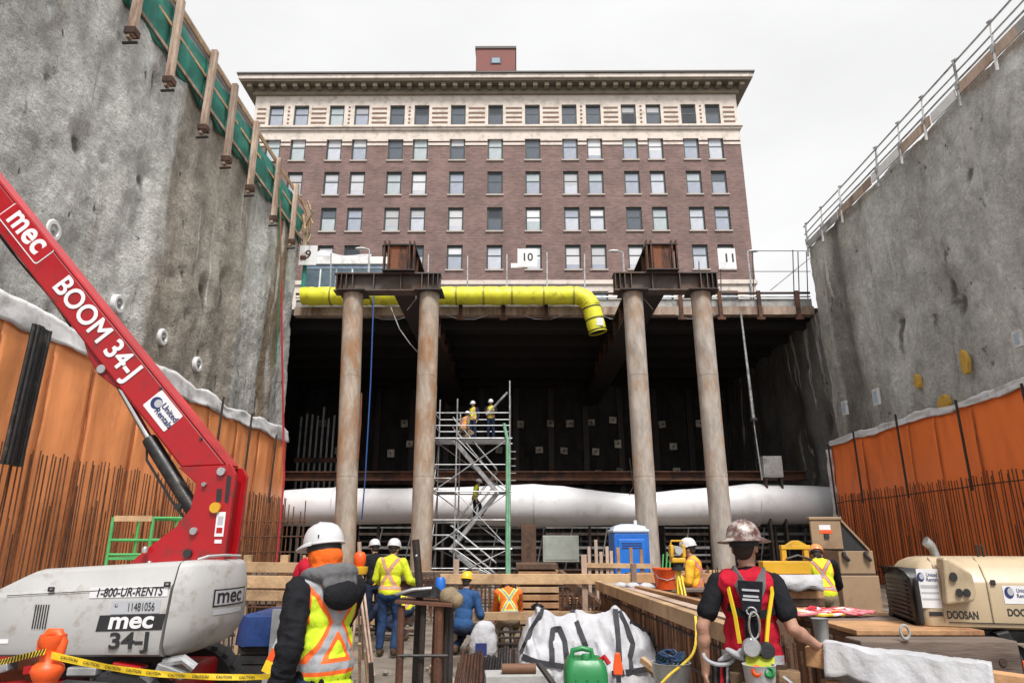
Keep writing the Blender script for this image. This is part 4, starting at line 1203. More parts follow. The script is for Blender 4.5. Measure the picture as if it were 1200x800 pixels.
# ------------------------------------------------------------------ cables and hoses
def cable(pts, r, mat, name, label, cat='cable'):
    p0 = Vector(pts[0])
    o = MB().tube(pts, r, 6).build(name, mat, None, smooth=True)
    return tag(o, label, cat)
a, b_ = atY(438, 345, 34.6), atY(428, 560, 34.6)
cable([a, (a + b_) / 2 + Vector((0.05, 0, 0)), b_, b_ + Vector((-.05, 0, -2))], 0.035, M['rope_blue'], 'hanging_cable', 'thin blue cable hanging beside the ochre stained column')
a = atY(458, 360, 34.8)
cable([a, atY(468, 385, 34.8), atY(480, 402, 34.8), atY(489, 412, 34.8)], 0.03, M['galv'], 'hanging_cable', 'short grey cable looping from the street edge beside the girder')
a, b_ = atX(328, 235, XL + 0.35), atX(333, 560, XL + 0.85)
cable([a, a * 0.7 + b_ * 0.3, a * .4 + b_ * .6, b_, Vector((b_.x, b_.y, 0))], 0.05, M['rope_red'], 'air_hose', 'red hose hanging down the far corner of the pale wall', 'hose')
cable([a + Vector((0.1, -.5, 0.5)), a * 0.7 + b_ * 0.3 + Vector((0.1, -.4, 0)), a * .4 + b_ * .6 + Vector((-.2, -.4, 0))], 0.03, M['rope_green'], 'air_hose', 'green hose hanging beside the red one on the pale wall', 'hose')
tp_ = thing('tremie_pipe', 'slim grey pipe hanging from the street edge at the side of the dark opening', 'pipe', atY(868, 365, 34.9))
a = Vector(tp_.location)
b1, b2, b3 = atY(883, 490, 34.9) - a, atY(884, 500, 34.9) - a, atY(893, 562, 34.9) - a
MB().tube([(0, 0, 0), b1], [0.05, 0.09], 8).build('pipe', M['galv'], tp_, smooth=True)
MB().tube([b1, b1 + Vector((0, 0, -0.12))], 0.2, 12).build('collar', M['dark_steel'], tp_, smooth=True)
MB().tube([b1, b2, b3], 0.035, 6).build('rod', M['galv'], tp_, smooth=True)
p = atY(904, 547, 36.5)
cb = thing('site_cabinet', 'grey steel cabinet standing high beside the hanging pipe and shaded wall', 'cabinet', (p.x, 36.5, 0))
MB().bx(-0.5, 0.5, -0.25, 0.25, p.z - 0.55, p.z + 0.55).build('cabinet_body', M['conc_light'], cb, bevel=0.02)
MB().bx(-0.42, 0.42, -0.27, -0.252, p.z - 0.45, p.z + 0.42).build('cabinet_door', M['galv'], cb)
for s_ in (-0.4, 0.4):
    MB().bx(s_ - 0.05, s_ + 0.05, -0.2, 0.2, 0, p.z - 0.552).build('leg', M['dark_steel'], cb)
# work lamps deep in the tunnel
lampm = emit('work_lamp_glow', (1.0, 0.96, 0.88), 14)
for k, (px, py) in enumerate(((714, 435), (711, 447))):
    p = atY(px, py, 52.0)
    wlmp = thing('work_lamp', ('upper' if k == 0 else 'lower') + ' lit work lamp of the two hanging high in the dark tunnel', 'lamp', p)
    MB().lathe([(0.05, 0.3), (0.08, 0.2), (0.26, 0.0), (0.24, -0.02)], (0, 0, 0), 14).build('shade', M['galv'], wlmp, smooth=True)
    MB().ell((0, 0, -0.06), (0.17, 0.17, 0.10), seg=12, rg=8).build('bulb', lampm, wlmp, smooth=True)
    MB().tube([(0, 0, 0.3), (0, 0, 13.4 - p.z)], 0.02, 5).build('cord', M['black'], wlmp)

# ------------------------------------------------------------------ stored formwork and steel below the white duct
def pipe_at(px0, px1, py, Y, r, m_, name, label, cat, group=None):
    a, b_ = atY(px0, py, Y), atY(px1, py, Y)
    o = MB().tube([a, b_], r, 10).build(name, m_, None, smooth=True)
    return tag(o, label, cat, group)
mrnd = random.Random(4)
rackm = [M['dark_steel'], M['galv'], M['conc_light'], M['beam_steel']]
# formwork frames: horizontal walers with soldiers, standing in the tunnel under the duct
for (px0, px1, Y, lab) in ((545, 655, 41, 'dark steel formwork frame under the white duct, behind the scaffold tower'),
                           (640, 722, 40, 'grey steel formwork frame under the white duct, left of the blue toilet'.replace('left of', 'beside')),
                           (780, 850, 40.5, 'dark steel formwork frame between the pale columns under the duct'),
                           (862, 960, 40, 'dark steel formwork frame behind the tan jobsite box'),
                           (420, 490, 40, 'grey steel formwork frame behind the yellow jacketed worker')):
    a, b_ = atY(px0, 640, Y), atY(px1, 640, Y)
    ff = thing('formwork_frame', lab, 'formwork', ((a.x + b_.x) / 2, Y, 0), 0, 'formwork frames under the duct')
    w = b_.x - a.x
    for k in range(7):
        z = 0.25 + 0.37 * k
        MB().bx(-w / 2, w / 2, -0.10, 0.0, z, z + 0.09 + 0.05 * (k % 2)).build('waler', rackm[(k * 3 + int(px0)) % 4], ff)
    n = int(w / 0.9)
    for k in range(n + 1):
        x = -w / 2 + w * k / n
        MB().bx(x - 0.05, x + 0.05, 0.004, 0.14, 0, 2.75 + 0.3 * mrnd.random()).build('soldier', M['dark_steel'], ff)
    for k in range(2):
        x = -w / 2 + w * (0.25 + 0.5 * k)
        MB().tube([(x, -0.12, 0), (x + 0.5, -0.14, 2.5)], 0.04, 6).build('brace', M['galv'], ff)
p = atY(659, 645, 30)
bxp = thing('control_box', 'pale grey steel box under the white duct, behind the lumber pile', 'box', (p.x, 31.2, 0))
MB().bx(-0.78, 0.78, -0.3, 0.3, 0.9, 2.0).build('box_body', pm('pale_green_grey_steel', (0.30, 0.32, 0.29), 0.5, 0, 0.15), bxp, bevel=0.02)
MB().bx(-0.7, 0.7, -0.32, -0.302, 1.0, 1.9).build('box_door', pm('pale_green_grey_steel', (0.3, 0.32, 0.29)), bxp)
for s_ in (-0.7, 0.7):
    MB().bx(s_ - 0.04, s_ + 0.04, -0.25, 0.25, 0, 0.9).build('leg', M['dark_steel'], bxp)
p = atY(622, 640, 29.0)
tag(MB().bx(p.x - 0.35, p.x + 0.35, 33.8, 34.3, 0, 2.55).build('timber_post', M['timber_dark']), 'dark square timber post holding up the white duct near the green scaffold post', 'post')
# lath and post ends standing in front of the toilet
cn = thing('rebar_cage', 'low cage of tied rebar at the foot of the ochre stained column', 'rebar', (-8.2, 24.0, 0))
for k in range(12):
    MB().tube([(-1.2 + 0.2 * k, 0, 0), (-1.2 + 0.2 * k + mrnd.uniform(-.04, .04), 0, 3.0 + mrnd.uniform(-.3, .3))], 0.02, 5).build('upright', M['rebar'], cn)
for z in (0.4, 0.9, 1.4, 1.9, 2.4):
    MB().tube([(-1.3, -0.03, z), (1.1, -0.03, z)], 0.02, 5).build('hoop', M['rebar'], cn)
# clusters of pale uprights in the dark far left of the tunnel
cu_ = thing('pipe_stand', 'pale standing steel pipes in the dark beside the pale wall end', 'pipes', (-13.2, 44, 0))
for k in range(9):
    x = -0.8 + 0.36 * k
    MB().tube([(x, 0, 0), (x, 0, 9.3 + 0.9 * mrnd.random())], 0.07, 6).build('pipe', M['galv'], cu_, smooth=True)
MB().bx(-1.0, 3.0, -0.1, 0.1, 6.6, 6.9).build('collar_beam', M['rust'], cu_)

# ------------------------------------------------------------------ blue portable toilet
p0, p1 = atY(721, 668, 19.0), atY(763, 668, 19.0)
xw = (p1.x - p0.x)
zt = atY(740, 617, 19.0).z
pt = thing('portable_toilet', 'bright blue portable toilet with pale roof in front of the pale column', 'toilet', ((p0.x + p1.x) / 2, 19.6, 0))
MB().bx(-xw / 2, xw / 2, -0.55, 0.55, 0.12, zt - 0.15).build('cabin', M['blue'], pt, bevel=0.03)
MB().bx(-xw / 2 - 0.02, xw / 2 + 0.02, -0.58, 0.58, zt - 0.148, zt - 0.06).build('roof_rim', pm('pale_blue_roof', (0.5, 0.6, 0.75), 0.4), pt, bevel=0.03)
MB().lathe([(xw * 0.66, 0), (xw * 0.6, 0.08), (xw * 0.3, 0.14), (0.02, 0.15)], (0, 0, zt - 0.06), 4, Matrix.Rotation(radians(45), 3, 'Z')).build('roof', pm('pale_blue_roof', (0.5, 0.6, 0.75)), pt)
MB().bx(-xw / 2 + 0.12, xw / 2 - 0.12, -0.585, -0.553, 0.2, zt - 0.32).build('door', pm('blue_door', (0.016, 0.16, 0.6), 0.35, 0, 0.1), pt, bevel=0.012)
for k in range(3):
    MB().bx(-xw / 2 + 0.2, xw / 2 - 0.2, -0.592, -0.586, zt - 0.44 - 0.06 * k, zt - 0.41 - 0.06 * k).build('vent_slot', M['ink_blue'], pt)
MB().bx(xw / 2 - 0.26, xw / 2 - 0.18, -0.61, -0.586, 0.95, 1.15).build('handle', M['black'], pt)
MB().bx(-xw / 2 - 0.04, xw / 2 + 0.04, -0.6, 0.6, 0, 0.118).build('skid', M['black'], pt)
MB().tube([(xw * .3, .4, zt - .1), (xw * .3, .4, zt + 0.2)], 0.05, 8).build('vent_pipe', M['decal_white'], pt)
# ------------------------------------------------------------------ red boom lift
bl = thing('boom_lift', 'red and white boom lift with its red boom raised across the pale wall', 'boom lift', (-3.2, 6.2, 0))
bo_ = bl.location
def lp(mb, name, mat, parent=None, **kw):
    mb.v = [tuple(Vector(v) - bo_) for v in mb.v]
    return mb.build(name, mat, parent or bl, **kw)
YBm = 6.0
def P(x, y, Y=YBm):
    return atY(x, y, Y)
# main boom: box section running up and out of the picture
up1 = P(177, 420) - P(8, 210); up1.normalize()
A0, A1 = P(285, 552), P(8, 210)
T = (A1 - A0).normalized(); Nn = Vector((T.z, 0, -T.x));
Nn = Nn if Nn.z > 0 else -Nn       # across the boom, upper side
B0 = P(233, 560)
wb = 0.275
top0 = P(287, 553); top1 = top0 + T * 6.2
poly = [P(283, 545), top0 + T * 6.6, top0 + T * 6.6 - Nn * wb, P(97, 395), P(92, 390)]
def boxsect(pl, y0, y1, bev):
    return MB().prism([Vector((p.x, y0, p.z)) for p in pl], (0, y1 - y0, 0))
L0 = P(272, 541) - Nn * 0.05
e1 = L0 + T * 6.8
q1 = e1 - Nn * wb; q0 = L0 - Nn * wb
boom = lp(boxsect([L0, e1, q1, P(212, 548)], YBm, YBm + 0.20, 0.02), 'boom', M['red'], bevel=0.02)
# flange strips along the boom edges
def edge_strip(o_, w, y0, y1, name):
    a = L0 - Nn * o_; b2 = e1 - Nn * o_
    lp(boxsect([a, b2, b2 - Nn * w, a - Nn * w], y0, y1, 0), name, M['red'], boom)
boom_off = 0
a = L0 + Nn * 0.002; b2 = e1 + Nn * 0.002
lp(boxsect([a, b2, b2 + Nn * 0.02, a + Nn * 0.02], YBm - 0.012, YBm + 0.212, 0), 'top_flange', pm('red_flange_paint', (0.48, 0.03, 0.04), 0.35), None)
# inner boom head near the frame edge
a = L0 + T * 4.45
lp(boxsect([a + Nn * 0.024, a + T * 0.12 + Nn * 0.024, a + T * 0.12 - Nn * (wb + 0.03), a - Nn * (wb + 0.03)], YBm - 0.02, YBm + 0.22, 0), 'wear_collar', M['red'], None, bevel=0.01)
MB_ = MB()
tops = [Vector((p.x, YBm + 0.17, p.z)) for p in (P(0, 203), P(-30, 178), P(-80, 140))]
lp(MB_.tube([L0 + T * 4.3 + Nn * 0.06 + Vector((0, .17, 0)), L0 + T * 4.7 + Nn * 0.12 + Vector((0, .17, 0)), L0 + T * 5.4 + Nn * 0.05 + Vector((0, .17, 0))], 0.02, 6), 'hose_loop', M['black'], None, smooth=True)
# lower lug for the lift cylinder
lug = [P(92, 387), P(148, 452), P(134, 454), P(112, 437), P(101, 418)]
lp(boxsect(lug, YBm + 0.03, YBm + 0.17, 0.01), 'cylinder_lug', pm('dark_red_paint', (0.26, 0.006, 0.01), 0.4), None, bevel=0.01)
lp(MB().tube([P(118, 432) + Vector((0, -0.0, 0)), P(118, 432) + Vector((0, 0.2, 0))], 0.04, 12), 'pivot_pin', M['galv'], None, smooth=True)
# riser turret plates (one pair of real plates with a gap)
riser = [P(212, 548), P(233, 567), P(226, 596), P(208, 618), P(176, 642), P(150, 664), P(264, 664), P(273, 600), P(279, 556), P(274, 545)]
rz_ = lp(boxsect([Vector((p.x, 0, p.z)) for p in riser], YBm - 0.05, YBm - 0.01, 0), 'riser_plate', M['red'], None, bevel=0.006)
lp(boxsect([Vector((p.x, 0, p.z)) for p in riser], YBm + 0.21, YBm + 0.25, 0), 'riser_plate', M['red'], None, bevel=0.006)
core = [P(236, 570), P(228, 600), P(200, 640), P(258, 655), P(266, 600), P(272, 562)]
lp(boxsect([Vector((p.x, 0, p.z)) for p in core], YBm + 0.0, YBm + 0.20, 0), 'riser_core', M['red'], None)
# slots, pins and bolts on the riser
for (pts_, nm) in (([P(269, 556), P(274, 559), P(270, 590), P(266, 588)], 'slot'), ([P(257, 573), P(263, 573), P(262, 588), P(256, 588)], 'slot')):
    lp(boxsect([Vector((p.x, 0, p.z)) for p in pts_], YBm - 0.053, YBm - 0.051, 0), nm, M['ink'], rz_)
for px, py, r, m_ in ((263, 553, 0.035, M['galv']), (256, 595, 0.045, M['yellow_paint']), (231, 622, 0.03, M['galv']), (243, 568, 0.018, M['galv']), (224, 648, 0.035, M['ink']), (213, 594, 0.03, M['black'])):
    c = P(px, py); c.y = YBm - 0.05
    lp(MB().tube([c, c + Vector((0, -0.03, 0))], r, 12), 'pin', m_, rz_, smooth=True)
c = P(261, 614); c.y = YBm - 0.053
for (dz, w, h, m_) in ((0, 0.075, 0.20, M['decal_white']), (-0.14, 0.06, 0.03, M['decal_white'])):
    o = MB().box(c - bo_ + Vector((0, 0, dz)), (w, 0.003, h)).build('warning_decal', m_, rz_)
    if dz == 0:
        MB().box(c - bo_ + Vector((0, -0.002, -0.05)), (0.05, 0.003, 0.045)).build('warning_symbol', M['ink_red'], o)
        MB().box(c - bo_ + Vector((0, -0.002, 0.03)), (0.045, 0.003, 0.07)).build('warning_symbol', M['decal_grey'], o)
# lift cylinder
c0, c1, c2 = P(132, 448), P(168, 512), P(226, 606)
for v in (c0, c1, c2):
    v.y = YBm + 0.10
d_ = (c2 - c1).normalized()
cyl = lp(MB().tube([c1, c1 + d_ * 0.03, c2], [0.06, 0.065, 0.065], 16), 'lift_cylinder', M['black_gloss'], None, smooth=True)
lp(MB().tube([c0 + (c0 - c1).normalized() * .1, c1], 0.033, 14), 'piston_rod', M['chrome'], cyl, smooth=True)
sd_ = Vector((-d_.z, 0, d_.x)); sd_ = sd_ if sd_.x < 0 else -sd_
lp(MB().tube([c1 + sd_ * 0.05 + d_ * .05, c1 + sd_ * 0.11 + d_ * 0.15, c1 + sd_ * 0.11 + d_ * 0.6, c2 + sd_ * 0.09], 0.012, 6), 'hydraulic_hose', M['black'], cyl, smooth=True)
# lettering on the boom
ang_x = -T
xo = ang_x; yo = Nn
def on_boom(s, n_off, dy=-0.004):
    """s metres down from the top reading point"""
    base = P(37, 282)
    return Vector((base.x, YBm + dy, base.z)) - bo_ + xo * s + yo * n_off
def boom_pt(px, py):
    v = P(px, py); v.y = YBm - 0.004
    return v - bo_
plate(boom_pt(31, 273), xo, yo, 0.70, 0.23, M['ink_white'], boom, 'logo_box', 0.003, r=0.03)
plate(boom_pt(31, 273) + Vector((0, -0.0035, 0)), xo, yo, 0.675, 0.205, M['ink_red'], boom, 'logo_box_field', 0.003, r=0.025)
text('mec', 0.31, boom_pt(31, 273) + Vector((0, -0.005, 0)) + yo * 0.03, xo, yo, M['ink_white'], boom, 'logo_lettering', bold=0.026, extrude=0.001, xs=0.98, spacing=1.03)
for k_, (o_, q_) in enumerate(((-0.007, 0), (0.007, 0), (0, -0.006), (0, 0.006), (-.005, .004), (.005, .004), (-.005, -.004), (.005, -.004))):
    text('BOOM 34-J', 0.262, boom_pt(113, 384) + xo * o_ + yo * q_ + Vector((0, -0.0006 * k_, 0)), xo, yo, M['ink_white'], boom, 'model_lettering', bold=0.0, extrude=0.0)
dc = boom_pt(191, 481)
plate(dc, xo, yo, 0.33, 0.205, M['decal_white'], boom, 'rental_decal', 0.003, r=0.012)
def globe(c, xo, yo, r, parent, zo):
    n = xo.cross(yo)
    def disc(cx, cy, rr, q, m_, nm):
        pts = [c + n * q + xo * (cx + rr * cos(2 * pi * k / 24)) + yo * (cy + rr * sin(2 * pi * k / 24)) for k in range(24)]
        MB().prism(pts, -n * 0.001).build(nm, m_, parent)
    disc(0, 0, r, 0.003, M['ink_blue'], 'logo_globe')
    disc(r * 0.30, r * 0.16, r * 0.66, 0.005, M['decal_grey'], 'logo_crescent')
globe(dc - xo * 0.095 + yo * 0.0, xo, yo, 0.055, boom, 0)
text('United', 0.075, dc + xo * 0.06 + yo * 0.035 + Vector((0, -0.004, 0)), xo, yo, M['ink_blue'], boom, 'rental_lettering', bold=0.015, extrude=0.0005)
text('Rentals', 0.075, dc + xo * 0.06 - yo * 0.035 + Vector((0, -0.004, 0)), xo, yo, M['ink_blue'], boom, 'rental_lettering', bold=0.015, extrude=0.0005)

# hood / counterweight: stacked outlines with a rounded tail
def hood_ring(z, inset, xl, xr, y0, y1, r=0.42, n=8):
    pts = []
    xr -= inset; y0 += inset; y1 -= inset
    pts.append(Vector((xl, y1, z))); pts.append(Vector((xl, y0, z)))
    pts.append(Vector((xl + (xr - xl) * 0.15, y0, z)))
    for k in range(n + 1):
        a = -pi / 2 + pi / 2 * k / n
        pts.append(Vector((xr - r + r * cos(a), y0 + r + r * sin(a), z)))
    for k in range(n + 1):
        a = pi / 2 * k / n
        pts.append(Vector((xr - r + r * cos(a), y1 - r + r * sin(a), z)))
    return pts
HY0, HY1 = 5.5, 6.75
def hood(xl_f, xr, name, mat, slope):
    prof = [(0.875, 0.10), (0.90, 0.02), (0.96, 0.0), (1.36, 0.0), (1.385, 0.012), (1.40, 0.03), (1.52, 0.055), (1.545, 0.075), (1.56, 0.13)]
    rings = []
    for z, ins in prof:
        xl = xl_f(z)
        rg_ = hood_ring(z, ins, xl, xr, HY0, HY1)
        for p in rg_:
            if z > 1.3:
                p.z += slope * (p.x - xr) * 0.055
        rings.append(rg_)
    return MB().loft(rings)
XD = -2.655
def leftx(z):
    return -4.55 if z < 1.15 else -4.55 + (z - 1.15) * 2.1
# main hood ends square at the split line, tail section rounded
def sq_rings(xl_f, xr):
    prof = [(0.875, 0.10), (0.90, 0.02), (0.96, 0.0), (1.36, 0.0), (1.385, 0.012), (1.40, 0.03), (1.52, 0.055), (1.545, 0.075), (1.56, 0.13)]
    rings = []
    for z, ins in prof:
        xl = xl_f(z)
        ring = [Vector((xl, HY1 - ins, z)), Vector((xl, HY0 + ins, z)), Vector(((xl + xr) / 2, HY0 + ins, z)), Vector((xr + (z - 0.9) * 0.07, HY0 + ins, z)), Vector((xr + (z - 0.9) * 0.07, HY1 - ins, z))]
        for p in ring:
            if z > 1.3:
                p.z += (p.x - xr) * 0.055
        rings.append(ring)
    return MB().loft(rings)
hd = lp(sq_rings(leftx, XD - 0.012), 'engine_hood', M['white_hood'], None, smooth=50)
TRX, TRY = 0.32, 0.55
def tail_ring(z, ins, xl, xr):
    cx, cy = xr - TRX, HY0 - 0.004 + TRY
    pts = [Vector((xl, HY0 - 0.004 + 2 * TRY - ins, z)), Vector((xl, HY0 - 0.004 + ins, z))]
    for k in range(19):
        a = -pi / 2 + pi * k / 18
        pts.append(Vector((max(xl + 0.001, cx + (TRX - ins) * cos(a)), cy + (TRY - ins) * sin(a), z)))
    return pts
tail_rings = []
for z, ins in [(0.86, 0.20), (0.90, 0.06), (0.97, 0.01), (1.10, 0.0), (1.36, 0.0), (1.39, 0.006), (1.52, 0.03), (1.55, 0.05), (1.565, 0.10)]:
    xl = XD + 0.012 + (z - 0.9) * 0.07
    rg_ = tail_ring(z, ins, xl, -2.315 + (0 if z > 1.05 else (z - 1.05) * 0.4))
    for p in rg_:
        p.z += max(0, (p.x + 2.6)) * (0.16 if z < 1.0 else 0)
    tail_rings.append(rg_)
tl = lp(MB().loft(tail_rings), 'counterweight', M['white_hood'], None, smooth=50)
lp(MB().tube([(-2.55, 5.72, 1.57), (-2.48, 5.74, 1.595), (-2.41, 5.9, 1.60), (-2.40, 6.2, 1.59)], 0.012, 6), 'tail_trim', M['white_hood'], tl, smooth=True)
lp(MB().bx(XD - 0.3, XD + 0.06, HY0 + 0.16, HY1 - 0.2, 0.95, 1.46), 'hood_gap', M['ink'], hd)
for px, py in ((77, 668), (175, 660), (170, 643)):
    c = atY(px, py, 5.9)
    lp(MB().lathe([(0.02, -0.03), (0.025, 0.0), (0.015, 0.02)], c, 10), 'hood_knob', M['galv'], hd, smooth=True)
# decals on the hood
def HP(px, py, q=0.0):
    v = atY(px, py, HY0 - 0.004 - q)
    return v - bo_
X_, Z_ = Vector((1, 0, 0.025)), Vector((0, 0, 1))
def pxw(a, y):
    return abs(atY(a[1], y, HY0).x - atY(a[0], y, HY0).x)
def bevelpt(px, py, q=0.0):
    # the strip above the shoulder leans back a little
    return HP(px, py, q)
plate(bevelpt(151, 693.0), X_, Z_, pxw((106, 197), 693), 0.078, M['decal_white'], hd, 'phone_decal')
text('1-800-UR-RENTS', 0.088, bevelpt(151, 693.5, 0.004), X_, Z_, M['ink'], hd, 'phone_lettering', bold=0.014, shear=0.22, extrude=0.0005, xs=0.80)
plate(HP(159, 711), X_, Z_, pxw((131, 188), 711), 0.092, M['decal_grey'], hd, 'number_decal')
text('11481056', 0.085, HP(165, 711, 0.004), X_, Z_, M['ink'], hd, 'number_lettering', bold=0.0, extrude=0.0005, xs=0.62)
globe(HP(136.5, 709, 0.0), Vector((1, 0, 0)), Z_, 0.012, hd, 0)
plate(HP(153, 729), X_, Z_, pxw((115, 192), 729), 0.112, M['ink'], hd, 'maker_decal', slant=0.15)
text('mec', 0.165, HP(153, 727, 0.0045), X_, Z_, M['decal_white'], hd, 'maker_lettering', bold=0.028, extrude=0.0005, xs=1.22, shear=0.1)
text('34-J', 0.155, HP(151, 751, 0.0), X_, Z_, M['ink'], hd, 'model_lettering', bold=0.03, extrude=0.0008, xs=1.27)
for q in range(6):
    part_ = MB().box(HP(40 + q * 3.0, 722, 0.002), (0.006, 0.006, 0.17)).build('vent_slot', M['ink'], hd)
for px_, py_ in ((60, 690), (196, 684)):
    lt_ = MB().box(HP(px_, py_, 0.006), (0.05, 0.014, 0.035)).build('latch', M['black'], hd, bevel=0.005)
    MB().box(HP(px_, py_, 0.016), (0.02, 0.008, 0.012)).build('latch_key', M['galv'], lt_)
MB().tube([HP(8, 697.5), HP(100, 692.5), HP(200, 686.5)], 0.003, 5).build('panel_seam', M['ink'], hd)
plate(HP(4, 751), X_, Z_, 0.07, 0.03, M['decal_white'], hd, 'small_decal')
# lettering on the rounded tail: a curved sheet following the corner
def on_tail(t_, z, q):
    """t_ along the corner arc in metres starting where it leaves the flat side"""
    cx, cy = -2.315 - TRX, HY0 - 0.004 + TRY
    a = -pi / 2 + t_ / 0.70 * pi / 2
    return Vector((cx + (TRX + q) * cos(a), cy + (TRY + q) * sin(a), z)) - bo_
def tail_text(body, size, t0, z0, mat, xs, bold, name):
    me = text_mesh(body, size, bold=bold, extrude=0.0, align='LEFT', xs=xs)
    me.materials.clear(); me.materials.append(mat)
    for v in me.vertices:
        v.co = on_tail(t0 + v.co.x, z0 + v.co.y, 0.006)
    o = bpy.data.objects.new(name, me); COL.objects.link(o); o.parent = tl
def tail_sheet(t0, t1, z0, z1, mat, name, q=0.003):
    mb = MB().grid(lambda u, v: on_tail(t0 + (t1 - t0) * u, z0 + (z1 - z0) * v, q), 10, 1)
    mb.build(name, mat, tl, smooth=True)
tail_sheet(0.40, 0.80, 1.215, 1.345, M['ink'], 'maker_decal')
tail_sheet(0.415, 0.785, 1.226, 1.334, M['decal_grey'], 'maker_decal_field', 0.004)
tail_text('mec', 0.16, 0.43, 1.29, M['ink'], 1.1, 0.02, 'maker_lettering')
tail_sheet(0.41, 0.75, 1.155, 1.195, M['decal_grey'], 'small_decal')
# chassis and wheels
chs = lp(MB().bx(-4.9, -2.75, 5.55, 6.95, 0.42, 0.70), 'chassis', M['red'], None, bevel=0.03)
lp(MB().lathe([(0.5, 0.70), (0.5, 0.86), (0.46, 0.875)], (-3.4, 6.25, 0), 32), 'turntable_ring', M['dark_steel'], None, smooth=True)
for q in range(5):
    c = (-3.9 + 0.33 * q, 5.6, 0.78 + 0.02 * (q % 2))
    lp(MB().box(c, (0.22, 0.12, 0.06), Matrix.Rotation(-0.3 + 0.15 * q, 3, 'Y')), 'chassis_bracket', M['red'] if q % 2 else M['galv'], chs, bevel=0.01)
lp(MB().tube([(-3.6, 5.52, 0.6), (-3.3, 5.48, 0.72), (-3.0, 5.5, 0.70), (-2.8, 5.55, 0.62)], 0.02, 6), 'chassis_hose', M['black'], chs, smooth=True)
def wheel(x, y):
    R_ = Matrix.Rotation(radians(90), 3, 'X')
    w = lp(MB().lathe([(0.2, -0.12), (0.37, -0.12), (0.40, -0.09), (0.40, 0.09), (0.37, 0.12), (0.2, 0.12)], (x, y, 0.40), 28, R_), 'wheel', M['black'], None, smooth=True)
    lp(MB().lathe([(0.05, -0.10), (0.2, -0.10), (0.205, -0.125), (0.2, -0.05), (0.2, 0.124)], (x, y, 0.40), 20, R_), 'rim', M['white_paint'], w, smooth=True)
    for k in range(20):
        a = 2 * pi * k / 20
        lp(MB().box((x + 0.395 * cos(a), y, 0.40 + 0.395 * sin(a)), (0.03, 0.24, 0.05), Matrix.Rotation(-a, 3, 'Y') @ Matrix.Rotation(0.3, 3, 'X')), 'tread_lug', M['black'], w)
for x in (-4.7, -2.95):
    for y in (5.68, 6.95):
        wheel(x, y)
lp(MB().tube([(-2.66, 5.62, 0.83), (-2.5, 5.58, 0.86), (-2.42, 5.6, 0.8)], 0.035, 8), 'drive_hose', M['galv'], chs, smooth=True)
for q in (0, 1, 8, 9, 10):
    c = L0 + T * (0.35 + 0.62 * q) - Nn * 0.03; c.y = YBm
    lp(MB().tube([c, c + Vector((0, -0.012, 0))], 0.014, 8), 'bolt', M['dark_steel'], boom, smooth=True)
for k, o_ in enumerate((0.02, 0.05)):
    hp_ = [L0 + T * (0.5 + 0.4 * i) - Nn * (wb + o_ + 0.012 * math.sin(i * 2.0 + k)) + Vector((0, 0.05 + 0.05 * k, 0)) for i in range(4, 16)]
    lp(MB().tube(curve(hp_, 3), 0.011, 6), 'hydraulic_line', M['black'], boom, smooth=True)
# basket arm far out of view is left out; the green scaffold behind the lift
gs = thing('green_scaffold', 'small bright green scaffold frame behind the red boom lift', 'scaffold', (-6.9, 13.0, 0))
p00, p11 = atY(133, 606, 13.0), atY(207, 658, 13.0)
pm_ = atY(180, 606, 13.0)
zt_ = p00.z; zb_ = atY(150, 632, 13.0).z
go2 = gs.location
for x in (p00.x, pm_.x, p11.x + 0.1):
    for y in (0.0, 0.9):
        MB().tube([(x - go2.x, y, 0), (x - go2.x, y, zt_)], 0.03, 8).build('standard', M['green_paint'], gs, smooth=True)
for z, y in ((zt_, 0.0), (zb_, 0.0), (zt_, 0.9), (zb_, 0.9), (1.5, 0.0)):
    MB().tube([(p00.x - go2.x, y, z - 0.01), (p11.x + 0.1 - go2.x, y, z - 0.01)], 0.024, 8).build('rail', M['green_paint'], gs, smooth=True)
for x in (p00.x, pm_.x):
    for z in (zt_ - 0.02, zb_):
        MB().tube([(x - go2.x, 0, z), (x - go2.x, 0.9, z)], 0.024, 8).build('rail', M['green_paint'], gs, smooth=True)
MB().bx(p00.x - go2.x, pm_.x - go2.x, 0.0, 0.9, 1.40, 1.45).build('platform', M['green_paint'], gs)
MB().bx(p00.x - go2.x + 0.05, pm_.x - go2.x, -0.06, -0.03, zt_ - 0.07, zt_ + 0.03).build('toe_board', M['lumber'], gs)

# ------------------------------------------------------------------ tan air compressor
cp = thing('air_compressor', 'big tan towable air compressor beside the rusty rebar curtain', 'compressor', (4.40, 6.95, 0.15), radians(-14))
cp.scale = (0.66, 0.80, 0.88)
for k, (x_, y_) in enumerate(((4.85, 6.45), (4.95, 7.4))):
    tag(MB().bx(-0.4, 0.4, -0.2, 0.2, 0, 0.15).build('wheel_pad', M['timber_dark'], None, bevel=0.01, loc=(x_, y_, 0)), ('near' if k == 0 else 'far') + ' dark timber pad under the wheels of the tan compressor', 'timber pad')
def cring(z, ins, x0=-1.0, x1=1.5, y0=-0.62, y1=0.72, r=0.14, n=5, lean=0.0):
    pts = []
    x0 += ins; x1 -= ins; y0 += ins; y1 -= ins
    for (cx, cy, a0) in ((x1 - r, y1 - r, 0), (x0 + r, y1 - r, 90), (x0 + r, y0 + r, 180), (x1 - r, y0 + r, 270)):
        for k in range(n + 1):
            a = radians(a0 + 90 * k / n)
            pts.append(Vector((cx + r * cos(a), cy + r * sin(a), z)))
    return pts
prof = [(0.93, 0.05), (0.95, 0.01), (1.0, 0.0), (1.36, 0.0), (1.385, 0.012), (1.50, 0.10), (1.56, 0.16), (1.60, 0.26), (1.615, 0.36)]
tan_top = M['tan']
